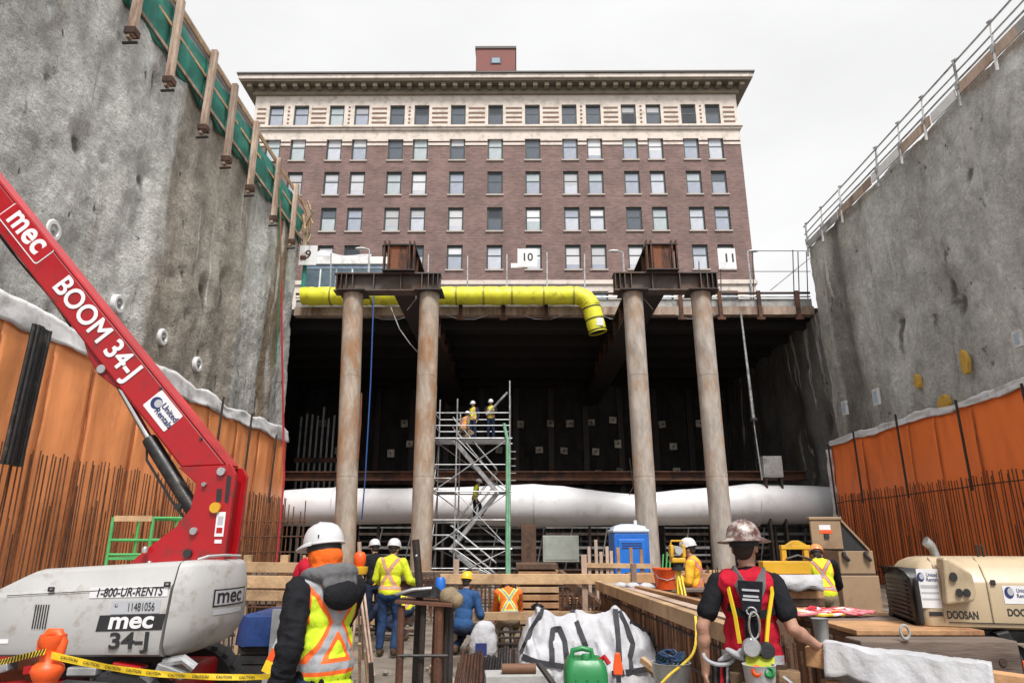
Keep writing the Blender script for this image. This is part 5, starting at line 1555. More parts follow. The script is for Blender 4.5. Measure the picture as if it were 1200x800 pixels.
cb_ = MB().loft([cring(z, i) for z, i in prof]).build('canopy', M['tan'], cp, smooth=50)
# raised ribs and seams on the hood
for x in (-0.70, -0.12, 0.62):
    MB().tube([(x, -0.625, 1.0), (x, -0.625, 1.365), (x, -0.52, 1.51), (x, -0.36, 1.605)], 0.012, 6).build('canopy_seam', pm('tan_dark_seam', (0.36, 0.28, 0.18), 0.5), cb_, smooth=True)  # seams in a darker tan than the canopy
# control panel pod leaning off the end
pod = [Vector((-0.70, -0.64, 1.16)), Vector((-0.36, -0.64, 1.20)), Vector((-0.31, -0.64, 1.30)), Vector((-0.33, -0.64, 1.46)), Vector((-0.62, -0.64, 1.62)), Vector((-0.66, -0.64, 1.60))]
MB().prism([p + Vector((0, 0.12, 0)) for p in pod], (0, -0.24, 0)).build('control_pod', M['tan'], cp, bevel=0.03)
for x, z, r in ((-0.57, 1.43, 0.045), (-0.53, 1.28, 0.04), (-0.44, 1.28, 0.04)):
    MB().tube([(x, -0.76, z), (x, -0.79, z)], r, 14).build('gauge', M['ink'], cp, smooth=True)
for q in range(7):
    MB().bx(-0.66, 1.30, -0.627, -0.619, 0.985, 0.992).build('lower_seam', M['ink'], cb_) if q == 0 else None
    MB().bx(0.78 + 0.05 * q, 0.80 + 0.05 * q, -0.626, -0.619, 1.03, 1.13).build('louvre', M['ink'], cb_)
for x in (-0.08, 0.55):
    MB().bx(x, x + 0.06, -0.64, -0.618, 1.35, 1.40).build('latch', M['black'], cb_, bevel=0.006)
# black end grille
gr0 = MB().loft([cring(z, i, -1.04, -0.93, -0.55, 0.62, 0.10) for z, i in ((0.95, 0.03), (1.0, 0.0), (1.40, 0.0), (1.47, 0.05), (1.50, 0.10))]).build('end_grille', M['black_gloss'], cp, smooth=50)
for k in range(9):
    z = 1.0 + 0.045 * k
    MB().bx(-1.075, -1.058, -0.42, 0.48, z, z + 0.02).build('grille_slat', M['dark_steel'], gr0)
MB().bx(-1.02, -0.955, -0.66, -0.60, 0.95, 1.42).build('bumper', M['black'], cp, bevel=0.03)
X1, Z1 = Vector((1, 0, 0)), Vector((0, 0, 1))
pc = Vector((-0.83, -0.625, 1.31))
plate(pc, X1, Z1, 0.27, 0.38, M['decal_white'], cp, 'rental_plate')
globe(pc + Vector((-0.09, -0.001, 0.11)), X1, Z1, 0.045, cp, 0)
text('United', 0.052, pc + Vector((0.05, -0.003, 0.132)), X1, Z1, M['ink_blue'], cp, 'rental_lettering', bold=0.012)
text('Rentals', 0.052, pc + Vector((0.05, -0.003, 0.085)), X1, Z1, M['ink_blue'], cp, 'rental_lettering', bold=0.012)
for k in range(3):
    plate(pc + Vector((0, -0.001, 0.015 - 0.06 * k)), X1, Z1, 0.22, 0.02 if k else 0.035, M['decal_grey'], cp, 'small_print')
MB().bx(-0.88, -0.72, -0.628, -0.618, 1.045, 1.085).build('handle_recess', M['ink'], cp)
text('DOOSAN', 0.105, Vector((-0.48, -0.623, 1.055)), X1, Z1, M['ink'], cp, 'maker_lettering', bold=0.025, xs=0.85, extrude=0.001)
pc = Vector((0.22, -0.624, 1.26))
plate(pc, X1, Z1, 0.34, 0.17, M['decal_white'], cp, 'rental_plate')
globe(pc + Vector((-0.10, -0.001, 0.02)), X1, Z1, 0.055, cp, 0)
text('United', 0.052, pc + Vector((0.06, -0.003, 0.04)), X1, Z1, M['ink_blue'], cp, 'rental_lettering', bold=0.012)
text('Rentals', 0.052, pc + Vector((0.06, -0.003, -0.01)), X1, Z1, M['ink_blue'], cp, 'rental_lettering', bold=0.012)
text('DOOSAN', 0.095, Vector((0.26, -0.623, 1.09)), X1, Z1, M['ink'], cp, 'maker_lettering', bold=0.025, xs=1.0, extrude=0.001)
MB().tube([(-0.46, 0.0, 1.60), (-0.50, 0.0, 1.72), (-0.58, -0.02, 1.78)], 0.06, 10).build('exhaust', M['galv'], cp, smooth=True)
MB().tube([(0.05, -0.1, 1.61), (0.05, -0.1, 1.73), (0.12, -0.1, 1.73), (0.12, -0.1, 1.61)], 0.018, 6).build('lifting_eye', M['black'], cp, smooth=True)
# running gear
MB().bx(-1.15, 1.5, -0.5, 0.6, 0.80, 0.925).build('frame_rail', M['black_gloss'], cp, bevel=0.02)
MB().prism([Vector((-0.15, -0.66, 0.9)), Vector((0.02, -0.66, 0.93)), Vector((0.22, -0.66, 0.45)), Vector((0.10, -0.66, 0.45))], (0, 0.25, 0)).build('mudguard', M['black_gloss'], cp, bevel=0.02)
MB().bx(0.10, 0.17, -0.67, -0.655, 0.56, 0.66).build('marker_lamp', M['orange_plastic'], cp, bevel=0.015)
R_ = Matrix.Rotation(radians(90), 3, 'X')
for y in (-0.52, 0.66):
    w_ = MB().lathe([(0.18, -0.10), (0.30, -0.10), (0.34, -0.07), (0.34, 0.07), (0.30, 0.10), (0.18, 0.10)], (0.55, y, 0.34), 28, R_).build('wheel', M['black'], cp, smooth=True)
    MB().lathe([(0.05, -0.08), (0.18, -0.08), (0.185, -0.105), (0.18, -0.03), (0.18, 0.1)], (0.55, y, 0.34), 20, R_).build('rim', M['galv'], w_, smooth=True)
MB().bar((1.45, 0.05, 0.86), (2.4, 0.05, 0.60), 0.09, 0.09).build('drawbar', M['black_gloss'], cp)
MB().tube([(2.3, 0.05, 0.60), (2.3, 0.05, 0.02)], 0.035, 8).build('jack_leg', M['galv'], cp, smooth=True)
MB().bx(2.2, 2.4, -0.06, 0.16, -0.01, 0.02).build('jack_foot', M['galv'], cp)
for k in range(4):
    MB().tube([(0.25 + 0.12 * k, -0.60, 0.88), (0.3 + 0.12 * k, -0.68, 0.74), (0.42 + 0.1 * k, -0.66, 0.70), (0.5 + 0.1 * k, -0.6, 0.8)], 0.022, 6).build('outlet_hose', M['black'] if k % 2 else M['galv'], cp, smooth=True)
hz = [Vector((4.62 + 0.26 * cos(radians(a)) * 1.3, 6.0 + 0.1 * sin(radians(a * 2)), 0.66 + 0.10 * sin(radians(a)) - 0.0007 * (a))) for a in range(-60, 330, 18)]
tag(MB().tube(hz, 0.022, 8).build('air_hose', M['rope_yellow'], smooth=True), 'yellow hose looped over the dark running gear of the tan compressor', 'hose')
# ------------------------------------------------------------------ people
skin_m = pm('skin', (0.42, 0.23, 0.16), 0.55, 0, 0.12, 8, 0.1, 60, dirt=(0.3, 0.14, 0.10), dirt_amt=0.2, dirt_scale=6)
def cloth(name, c, var=0.2, rough=0.85, dirt=None, da=0.2):
    return pm('cloth_' + name, c, rough, 0, var, 4, 0.5, 26, dirt=dirt, dirt_amt=da, dirt_scale=3, spec=0.15)
CL = dict(black=cloth('black', (0.012, 0.012, 0.015), 0.4), navy=cloth('navy', (0.02, 0.028, 0.055), 0.3), jeans=cloth('jeans', (0.022, 0.048, 0.115), 0.35, dirt=(0.012, 0.018, 0.035), da=0.35),
          blue=cloth('blue', (0.03, 0.08, 0.20), 0.3), grey=cloth('grey', (0.12, 0.12, 0.125), 0.3), red=cloth('red', (0.42, 0.012, 0.03), 0.22), brown=cloth('brown', (0.10, 0.065, 0.04), 0.4, dirt=(0.05, 0.035, 0.025), da=0.4),
          orange=cloth('orange', (0.80, 0.14, 0.02), 0.15), khaki=cloth('khaki', (0.22, 0.17, 0.11), 0.3), lightgrey=cloth('light_grey', (0.33, 0.33, 0.35), 0.25))

def vest_material(name, base, mid, edge, w1, w2):
    m = bpy.data.materials.new(name); m.use_nodes = True
    t = m.node_tree; b = t.nodes['Principled BSDF']; b.inputs['Roughness'].default_value = 0.75
    at = t.nodes.new('ShaderNodeAttribute'); at.attribute_name = 'band'
    tc = t.nodes.new('ShaderNodeTexCoord'); n = t.nodes.new('ShaderNodeTexNoise'); n.inputs['Scale'].default_value = 5; n.inputs['Detail'].default_value = 6
    t.links.new(tc.outputs['Object'], n.inputs['Vector'])
    cr = t.nodes.new('ShaderNodeValToRGB'); cr.color_ramp.interpolation = 'CONSTANT'
    mr = t.nodes.new('ShaderNodeMapRange'); mr.inputs['From Max'].default_value = 0.1
    t.links.new(at.outputs['Fac'], mr.inputs['Value']); t.links.new(mr.outputs[0], cr.inputs[0])
    e = cr.color_ramp.elements
    e[0].position = 0; e[0].color = (*mid, 1)
    e[1].position = w2 / 0.1; e[1].color = (*base, 1)
    x = e.new(w1 / 0.1); x.color = (*edge, 1)
    r = t.nodes.new('ShaderNodeMapRange'); r.inputs['From Min'].default_value, r.inputs['From Max'].default_value = 0.3, 0.7
    r.inputs['To Min'].default_value, r.inputs['To Max'].default_value = 0.78, 1.15
    t.links.new(n.outputs['Fac'], r.inputs['Value'])
    mu = t.nodes.new('ShaderNodeMix'); mu.data_type = 'RGBA'; mu.blend_type = 'MULTIPLY'; mu.inputs['Factor'].default_value = 1
    t.links.new(cr.outputs[0], mu.inputs['A']); t.links.new(r.outputs[0], mu.inputs['B']); t.links.new(mu.outputs['Result'], b.inputs['Base Color'])
    n2 = t.nodes.new('ShaderNodeTexNoise'); n2.inputs['Scale'].default_value = 22; t.links.new(tc.outputs['Object'], n2.inputs['Vector'])
    bp = t.nodes.new('ShaderNodeBump'); bp.inputs['Strength'].default_value = 0.4; bp.inputs['Distance'].default_value = 0.02
    t.links.new(n2.outputs['Fac'], bp.inputs['Height']); t.links.new(bp.outputs[0], b.inputs['Normal'])
    return m
SILVER, ORG, LIME, YEL = (0.30, 0.31, 0.33), (0.85, 0.13, 0.02), (0.55, 0.72, 0.02), (0.62, 0.70, 0.02)
VM = dict(lime=vest_material('lime_vest', LIME, SILVER, ORG, 0.020, 0.043), yellow=vest_material('yellow_jacket', YEL, (0.35, 0.30, 0.25), (0.75, 0.25, 0.08), 0.014, 0.034),
          small=vest_material('yellow_vest', YEL, SILVER, ORG, 0.014, 0.030), orange=vest_material('orange_vest', (0.80, 0.16, 0.02), SILVER, LIME, 0.018, 0.032),
          mixed=vest_material('orange_yellow_vest', (0.75, 0.40, 0.02), SILVER, ORG, 0.02, 0.05))
HELM = dict(white=pm('white_helmet', (0.58, 0.58, 0.60), 0.3, 0, 0.05, 5, 0, 40, dirt=(0.45, 0.44, 0.42), dirt_amt=0.15, coat=0.3), yellow=pm('yellow_helmet', (0.72, 0.45, 0.02), 0.3, 0, 0.08),
            orange=pm('orange_white_helmet', (0.75, 0.25, 0.08), 0.3, 0, 0.1, 5, 0, 40, dirt=(0.7, 0.65, 0.6), dirt_amt=0.4), blue=pm('blue_helmet', (0.03, 0.12, 0.45), 0.3, 0, 0.1),
            sticker=pm('stickered_helmet', (0.55, 0.50, 0.46), 0.35, 0, 0.2, 12, 0, 40, dirt=(0.10, 0.045, 0.04), dirt_amt=0.62, dirt_scale=11))

def blob(mb, vox, smooth_n=4, mat=None, wr=0.0, seed=0.0, wsc=6.0):
    """one continuous surface grown round overlapping closed shapes"""
    me = bpy.data.meshes.new('tmp'); me.from_pydata(mb.v, [], mb.f); me.update()
    bm = bmesh.new(); bm.from_mesh(me); bmesh.ops.recalc_face_normals(bm, faces=bm.faces); bm.to_mesh(me); bm.free()
    o = bpy.data.objects.new('tmp', me); COL.objects.link(o)
    r = o.modifiers.new('r', 'REMESH'); r.mode = 'VOXEL'; r.voxel_size = vox; r.use_smooth_shade = True
    if smooth_n:
        s_ = o.modifiers.new('s', 'SMOOTH'); s_.factor = 0.5; s_.iterations = smooth_n
    dg = bpy.context.evaluated_depsgraph_get(); dg.update()
    out = bpy.data.meshes.new_from_object(o.evaluated_get(dg))
    bpy.data.objects.remove(o); bpy.data.meshes.remove(me)
    if wr:
        ns = [v.normal.copy() for v in out.vertices]
        for v, nn_ in zip(out.vertices, ns):
            p = v.co
            f = noise.noise(Vector((p.x * wsc, p.y * wsc, p.z * wsc * 0.8 + seed))) + 0.5 * noise.noise(Vector((p.x * wsc * 2.3, p.y * wsc * 2.3, p.z * wsc * 1.6 + seed)))
            f = 1 - abs(f) * 2.0
            v.co = p + nn_ * (f * wr)
    out.materials.clear()
    if mat: out.materials.append(mat)
    for pgn in out.polygons:
        pgn.use_smooth = True
    return out

def frame(d, up=(0, 0, 1)):
    z = Vector(d).normalized(); up = Vector(up)
    if abs(z.dot(up)) > 0.98: up = Vector((0, 1, 0))
    x = up.cross(z).normalized(); y = z.cross(x)
    return Matrix((x, y, z)).transposed()

def hand(mb, wrist, d, n, curl, ts, s=1.0):
    wrist, d, n = Vector(wrist), Vector(d).normalized(), Vector(n)
    n = (n - d * n.dot(d)).normalized(); sd = d.cross(n)
    R = Matrix((sd, d, n)).transposed()
    mb.cap(wrist - d * 0.02, wrist + d * 0.02, 0.027 * s, 0.03 * s)
    mb.ell(wrist + d * 0.052 * s, (0.041 * s, 0.055 * s, 0.017 * s), R)
    for off, ln in ((-0.031, 0.066), (-0.011, 0.080), (0.010, 0.084), (0.031, 0.074)):
        b0 = wrist + d * 0.092 * s + sd * off * s * ts * 1.0
        d1 = (d * cos(curl * 0.5) + n * sin(curl * 0.5)); d2 = (d * cos(curl * 1.3) + n * sin(curl * 1.3)); d3 = (d * cos(curl * 1.9) + n * sin(curl * 1.9))
        a = b0 + d1 * ln * 0.45 * s; c = a + d2 * ln * 0.32 * s; e = c + d3 * ln * 0.25 * s
        mb.cap(b0 - d * 0.02 * s, a, 0.0095 * s, 0.009 * s, 8); mb.cap(a, c, 0.009 * s, 0.0085 * s, 8); mb.cap(c, e, 0.0085 * s, 0.0075 * s, 8)
    t0 = wrist + d * 0.03 * s + sd * 0.032 * s * ts
    t1 = t0 + (d * 0.7 + sd * ts * 0.55 + n * 0.35).normalized() * 0.042 * s
    t2 = t1 + (d * 0.9 + sd * ts * 0.1 + n * 0.5).normalized() * 0.035 * s
    mb.cap(t0, t1, 0.013 * s, 0.011 * s, 8); mb.cap(t1, t2, 0.011 * s, 0.0085 * s, 8)

STAND = dict(hipL=(-.092, 0, .92), hipR=(.092, 0, .92), kneeL=(-.11, .02, .50), kneeR=(.11, .02, .50), ankL=(-.12, -.02, .09), ankR=(.12, -.02, .09),
             toeL=(-.145, .15, .035), toeR=(.145, .15, .035), pelvis=(0, 0, .97), waist=(0, 0, 1.12), chest=(0, .0, 1.32), neck=(0, -.015, 1.475), head=(0, .03, 1.625),
             shL=(-.185, -.01, 1.415), shR=(.185, -.01, 1.415), elL=(-.25, -.04, 1.13), elR=(.25, -.04, 1.13), wrL=(-.26, .07, .89), wrR=(.26, .07, .89))
UP = ('waist', 'chest', 'neck', 'head', 'shL', 'shR', 'elL', 'elR', 'wrL', 'wrR')
def pose(lean=0.0, side=0.0, headpitch=0.0, **ov):
    J = {k: Vector(v) for k, v in STAND.items()}
    c = Vector((0, 0, .98))
    R = Matrix.Rotation(-lean, 3, 'X') @ Matrix.Rotation(side, 3, 'Y')
    for k in UP:
        J[k] = R @ (J[k] - c) + c
    for k, v in ov.items():
        J[k] = Vector(v)
    return J
def drop(J, dz, knee_fwd=0.35, feet_y=0.0):
    """lower the hips by dz with the knees going forward"""
    for k in list(UP) + ['pelvis', 'hipL', 'hipR']:
        J[k] = J[k] - Vector((0, 0, dz))
    for s_ in 'LR':
        h, a = J['hip' + s_], J['ank' + s_]
        m_ = (h + a) / 2; L_ = 0.44
        hh = math.sqrt(max(0.0, L_ * L_ - ((h - a).length / 2) ** 2))
        J['knee' + s_] = m_ + Vector((0.06 if s_ == 'R' else -0.06, hh, 0.02))
    return J

def person(label, loc, rz, J, top='black', sleeves=True, legs='jeans', vest=None, vest_long=0.0, helmet='white', brim='cap', head_dir=None, vox=0.014, boots='brown',
           handL=None, handR=None, group=None, fat=1.0, hair=(0.03, 0.02, 0.015), head_roll=0.0, hi_sleeves=False, seed=0.0):
    root = thing('person', label, 'person', loc, rz, group)
    up = (J['neck'] - J['pelvis']).normalized(); rt = (J['shR'] - J['shL']); rt = (rt - up * rt.dot(up)).normalized(); fw = up.cross(rt)
    RT = Matrix((rt, fw, up)).transposed()
    hd_ = Vector(head_dir) if head_dir else fw.copy()
    hup = ((J['head'] - J['neck']).normalized() * 0.5 + Vector((0, 0, 1)) * 0.6).normalized()
    hy = (hd_ - hup * hd_.dot(hup)).normalized(); hx = hy.cross(hup)
    RH = Matrix((hx, hy, hup)).transposed()
    H = J['head']
    f = fat
    def torso(mb, k, shoulders=True, hem=0.0):
        mb.ell(J['pelvis'], (.155 * f + k, .115 * f + k, .13 + k), RT)
        mb.ell(J['waist'], (.138 * f + k, .103 * f + k, .16 + k), RT)
        mb.ell(J['chest'], (.165 * f + k, .112 * f + k, .19 + k), RT)
        mb.cap(J['shL'] * 0.82 + J['shR'] * 0.18, J['shR'] * 0.82 + J['shL'] * 0.18, .066 + k, .066 + k)
        if hem:
            mb.ell(J['pelvis'] - up * hem, (.165 * f + k, .12 * f + k, .12 + k), RT)
    # body
    mb = MB(); torso(mb, -0.012)
    mb.cap(J['neck'] - up * 0.05, H - hup * 0.05, .055, .052)
    mb.ell(H + hup * 0.025, (.074, .094, .098), RH)
    mb.ell(H - hup * 0.05 + hy * 0.018, (.056, .068, .065), RH)
    mb.cap(H + hy * 0.088 + hup * 0.012, H + hy * 0.112 - hup * 0.022, .009, .014)
    mb.ell(H + hy * 0.082 - hup * 0.058, (.026, .012, .008), RH)
    mb.ell(H + hy * 0.072 - hup * 0.092, (.024, .02, .02), RH)
    for s_ in (-1, 1):
        mb.ell(H + hx * s_ * 0.077 - hup * 0.008 - hy * 0.008, (.010, .021, .033), RH)
    for s_, S_ in ((-1, 'L'), (1, 'R')):
        mb.cap(J['sh' + S_], J['el' + S_], .050, .040); mb.cap(J['el' + S_], J['wr' + S_], .041, .027)
        mb.ell(J['el' + S_] * 0.7 + J['wr' + S_] * 0.3, (.044, .044, .07), frame(J['wr' + S_] - J['el' + S_]))
        hs = handL if S_ == 'L' else handR
        dd = (J['wr' + S_] - J['el' + S_]).normalized()
        if hs is None:
            hand(mb, J['wr' + S_], dd, Vector((-s_, 0, 0)) if abs(dd.x) < 0.8 else Vector((0, 0, -1)), 0.35, 1 if s_ > 0 else 1)
        else:
            hand(mb, J['wr' + S_], hs[0], hs[1], hs[2], hs[3] if len(hs) > 3 else 1)
        mb.cap(J['hip' + S_], J['knee' + S_], .078, .052); mb.cap(J['knee' + S_], J['ank' + S_], .053, .036)
        mb.cap(J['ank' + S_], J['toe' + S_], .04, .03)
    bme = blob(mb, min(vox, 0.012), 2, skin_m)
    link('body', bme, root)
    # eyes and hair
    for s_ in (-1, 1):
        MB().ell(H + hx * s_ * 0.030 + hy * 0.082 + hup * 0.022, (.012, .008, .008), RH, 10, 6).build('eye', M['ink'], root, smooth=True)
    mb = MB(); mb.ell(H + hup * 0.032 - hy * 0.010, (.080, .096, .094), RH)
    mb.ell(H - hup * 0.02 - hy * 0.05, (.066, .045, .06), RH)
    link('hair', blob(mb, 0.012, 2, pm('dark_hair_%d' % int(hair[0] * 1000), hair, 0.8, 0, 0.4, 20, 0.5, 60)), root)
    # trousers
    mb = MB(); mb.ell(J['pelvis'] - up * 0.06, (.158 * f, .118 * f, .11), RT)
    for S_ in 'LR':
        mb.cap(J['hip' + S_], J['knee' + S_], .093, .072); mb.cap(J['knee' + S_], J['ank' + S_] + (J['knee' + S_] - J['ank' + S_]) * 0.12, .072, .060)
    link('trousers', blob(mb, vox, 2, CL[legs], vox * 0.5, seed), root)
    for S_ in 'LR':
        mb = MB(); a, t_ = J['ank' + S_], J['toe' + S_]
        mb.cap(a + (J['knee' + S_] - a) * 0.2, a, .052, .05); mb.cap(a - Vector((0, 0, .03)), t_ + Vector((0, 0, .012)), .048, .042)
        link('boot', blob(mb, vox, 1, CL[boots]), root)
    # upper garment
    mb = MB(); torso(mb, 0.008 if vest else 0.014, hem=0.10 if vest_long else 0)
    mb.cap(J['neck'] - up * 0.07, J['neck'] + up * 0.0, .075, .062)
    for S_ in 'LR':
        k = 0.020 if sleeves else 0.014
        e = J['el' + S_]; w_ = J['wr' + S_]; s0 = J['sh' + S_]
        if sleeves:
            mb.cap(s0, e, .058 + k * .8, .047 + k * 0.7); mb.cap(e, e + (w_ - e) * 0.93, .049 + k * 0.7, .042)
            for q in range(5 if vox < 0.012 else 0):
                c_ = s0.lerp(e, 0.35 + 0.16 * q); mb.ell(c_, (.060 + k * .6 + .004 * (q % 2), .060 + k * .6, .016), frame((e - s0) + Vector((.08 * (q % 3 - 1), .1 * (q % 2), 0))))
                c_ = e.lerp(w_, 0.05 + 0.18 * q); mb.ell(c_, (.054 + k * .5, .054 + k * .5, .014), frame((w_ - e) + Vector((.06 * (q % 2), .08 * (q % 3 - 1), 0))))
        else:
            mb.cap(s0, s0 + (e - s0) * 0.62, .058, .062); mb.cap(s0 + (e - s0) * 0.5, s0 + (e - s0) * 0.66, .061, .065)
    tme = blob(mb, vox, 2, None, (0.013 if sleeves else 0.005) if vox < 0.012 else vox * 0.55, seed + 3, 9.0 if vox < 0.012 else 6.0)
    def bands(me, armhole=False):
        at = me.attributes.new('band', 'FLOAT', 'POINT')
        P0 = J['pelvis']; vals = []
        for v in me.vertices:
            q = v.co - P0
            a, b_, c = q.dot(rt), q.dot(up), q.dot(fw)
            if c < 0.02:
                d1 = min(abs(a - .62 * (b_ - .27)), abs(a + .62 * (b_ - .27))) * 0.85 if b_ > 0.03 else 1
            else:
                d1 = abs(abs(a) - .11)
            d2 = abs(b_ - 0.045)
            d_ = min(d1, d2)
            if armhole and b_ > 0.22:
                d_ = min(d_, max(0.022, abs(abs(a) - .178) * 1.2 + 0.010))
            vals.append(d_)
        at.data.foreach_set('value', vals)
    if top in VM:
        bands(tme); tme.materials.append(VM[top])
    else:
        tme.materials.append(CL[top])
    link('jacket' if sleeves else 'shirt', tme, root)
    if vest:
        mb = MB()
        k = 0.026
        mb.ell(J['pelvis'] + up * (0.02 - vest_long), (.158 * f + k, .118 * f + k, .11 + k), RT)
        mb.ell(J['pelvis'] + up * 0.04, (.152 * f + k, .115 * f + k, .12 + k), RT)
        mb.ell(J['waist'], (.140 * f + k, .107 * f + k, .16 + k), RT)
        mb.ell(J['chest'] + up * 0.005, (.160 * f + k, .114 * f + k, .17 + k), RT)
        mb.cap(J['shL'] * 0.76 + J['shR'] * 0.24 - up * 0.01, J['shR'] * 0.76 + J['shL'] * 0.24 - up * 0.01, .064 + k, .064 + k)
        vme = blob(mb, vox, 2, VM[vest] if vest in VM else CL[vest], 0.012 if vox < 0.012 else vox * 0.5, seed + 7, 8.0)
        bands(vme, armhole=True)
        link('vest', vme, root)
    # helmet
    if helmet:
        hc = H + hup * 0.052
        R = RH
        hm = HELM[helmet]
        prof = [(0.116, -0.012), (0.118, 0.0), (0.115, 0.03), (0.106, 0.062), (0.088, 0.092), (0.058, 0.113), (0.025, 0.121), (0.004, 0.122)]
        shell = MB().lathe(prof, hc, 28, R, sx=0.93, sy=1.12)
        for q in (-0.022, 0, 0.022):
            shell.tube([hc + R @ Vector((q * 1.2, -0.118, 0.035)), hc + R @ Vector((q, -0.085, 0.092)), hc + R @ Vector((q, 0, 0.122)), hc + R @ Vector((q, 0.085, 0.092)), hc + R @ Vector((q * 1.2, 0.118, 0.035))], 0.007, 6)
        so2 = shell.build('helmet', hm, root, smooth=50)
        if brim == 'full':
            br = MB().lathe([(0.112, 0.0), (0.150, -0.014), (0.172, -0.020), (0.172, -0.014), (0.150, -0.006), (0.112, 0.012)], hc, 32, R, sx=0.96, sy=1.10)
        else:
            pts = []
            for k in range(17):
                a = radians(-10 + 200 * k / 16)
                ext = 0.013 + 0.045 * max(0, sin(a)) ** 2
                pts.append((a, ext))
            vs, fs = [], []
            for (a, ext) in pts:
                c0 = Vector((0.110 * cos(a), 0.130 * sin(a), 0.0)); c1 = Vector(((0.110 + ext) * cos(a), (0.130 + ext) * sin(a), -0.012 - ext * 0.25))
                for z_ in (0.005, -0.004):
                    vs += [hc + R @ (c0 + Vector((0, 0, z_))), hc + R @ (c1 + Vector((0, 0, z_)))]
            for k in range(16):
                a = k * 4; b_ = a + 4
                fs += [(a, a + 1, b_ + 1, b_), (a + 2, b_ + 2, b_ + 3, a + 3), (a + 1, a + 3, b_ + 3, b_ + 1), (a, b_, b_ + 2, a + 2)]
            br = MB().add(vs, fs)
            br.lathe([(0.112, -0.014), (0.124, -0.012), (0.124, -0.004), (0.112, 0.004)], hc, 28, R, sx=0.93, sy=1.12)
        br.build('brim', hm, so2, smooth=True)
        MB().lathe([(0.098, -0.045), (0.103, -0.045), (0.103, -0.015), (0.098, -0.015)], hc - hy * 0.006, 24, R, sx=0.9, sy=1.05).build('suspension', M['black'], so2, smooth=True)
    return root, dict(RT=RT, RH=RH, up=up, rt=rt, fw=fw, hx=hx, hy=hy, hup=hup)

def ground_at(px, Y):
    p = atY(px, 640, Y); return (p.x, Y, -0.02)

# --- worker beside the boom lift: lime vest over a dark hooded jacket
J = pose(lean=0.06, elL=(-.27, -.07, 1.13), wrL=(-.27, .02, .87), elR=(.17, .10, 1.16), wrR=(.06, .28, 1.04))
m1, F1 = person('worker in lime vest with orange straps over black jacket, white helmet and orange neck cloth', ground_at(388, 4.35), radians(50), J, top='black', legs='navy', vest='lime', vest_long=0.13,
            helmet='white', vox=0.009, fat=1.02, seed=1.0, head_dir=(-0.15, 1, -0.02))
m1.scale = (1.03, 1.03, 1.025)
H = J['head']; hx, hy, hup = F1['hx'], F1['hy'], F1['hup']
mb = MB()
mb.ell(H - hup * 0.03 - hy * 0.012, (.092, .108, .095), F1['RH']); mb.ell(H - hup * 0.10 - hy * 0.01, (.088, .100, .085), F1['RH'])
mb.ell(J['neck'] + F1['up'] * 0.005, (.115, .115, .06), F1['RT'])
link('neck_cloth', blob(mb, 0.009, 3, CL['orange'], 0.006, 2.0, 9), m1)
mb = MB()
bk = -F1['fw']
hood_pts = []
for k in range(15):
    a = radians(-25 + 230 * k / 14)
    hood_pts.append(J['neck'] + F1['rt'] * cos(a) * 0.125 + bk * (sin(a) * 0.125 + 0.0) + F1['up'] * (0.02 + 0.01 * sin(a)))
mb.tube(hood_pts, [0.03 + 0.025 * sin(pi * k / 14) for k in range(15)], 10)
mb.ell(J['neck'] + bk * 0.125 - F1['up'] * 0.025, (.112, .055, .07), F1['RT'])
link('hood', blob(mb, 0.009, 3, CL['grey'], 0.007, 5.0, 8), m1)
mb = MB(); mb.ell(J['neck'] + bk * 0.150 - F1['up'] * 0.088, (.122, .058, .085), F1['RT'])
link('hood_lining', blob(mb, 0.009, 3, CL['black'], 0.003, 6.0, 6), m1)
mb = MB(); mb.ell(H + hy * 0.062 + hup * 0.022, (.068, .052, .022), F1['RH'])
mb.build('safety_glasses', M['black_gloss'], m1, smooth=True)
mb = MB().box(H + hup * 0.08 + hx * -0.085 - hy * 0.06, (0.03, 0.004, 0.02), F1['RH']); mb.build('helmet_badge', M['ink'], m1)

# --- worker in red vest with harness, resting a hand on the timber
J = pose(lean=0.08, side=0.05, elL=(-.285, -.06, 1.16), wrL=(-.285, .0, .90), shR=(.172, -.01, 1.42), shL=(-.172, -.01, 1.42), elR=(.245, -.08, 1.165), wrR=(.40, .10, 1.045), head=(0.015, .045, 1.63))
m2, F2 = person('worker in red vest and black shirt with harness and tool belt, stickered brown helmet', ground_at(870, 4.75), radians(-16), J, top='black', sleeves=False, legs='brown', vest='red',
            helmet='sticker', brim='full', vox=0.009, fat=0.96, handR=((0.95, 0.25, -0.12), (0.1, -0.1, -1), 0.45, -1), seed=4.0, head_dir=(0.35, 1, -0.10))
m2.scale = (1.03, 1.03, 1.035)
up, rt, fw = F2['up'], F2['rt'], F2['fw']
P0 = J['pelvis']
def bp2(a, b_, c):
    return P0 + rt * a + up * b_ + fw * c
def strap(parent, pts, w, t_, mat, name):
    """flat webbing through body points"""
    mb = MB(); rings = []
    pts = [Vector(p) for p in pts]
    for i, p in enumerate(pts):
        d = (pts[min(i + 1, len(pts) - 1)] - pts[max(i - 1, 0)]).normalized()
        c = p - (P0 + up * (p - P0).dot(up)); n = (c - d * c.dot(d)).normalized(); s_ = d.cross(n)
        rings.append([p + s_ * w / 2 + n * t_ / 2, p - s_ * w / 2 + n * t_ / 2, p - s_ * w / 2 - n * t_ / 2, p + s_ * w / 2 - n * t_ / 2])
    return mb.loft(rings).build(name, mat, parent, smooth=30)
hv = strap(m2, [bp2(-.10, .50, .03), bp2(-.095, .515, -.07), bp2(-.06, .44, -.150), bp2(-.02, .34, -.163), bp2(.0, .27, -.162)], 0.068, 0.012, CL['grey'], 'harness')
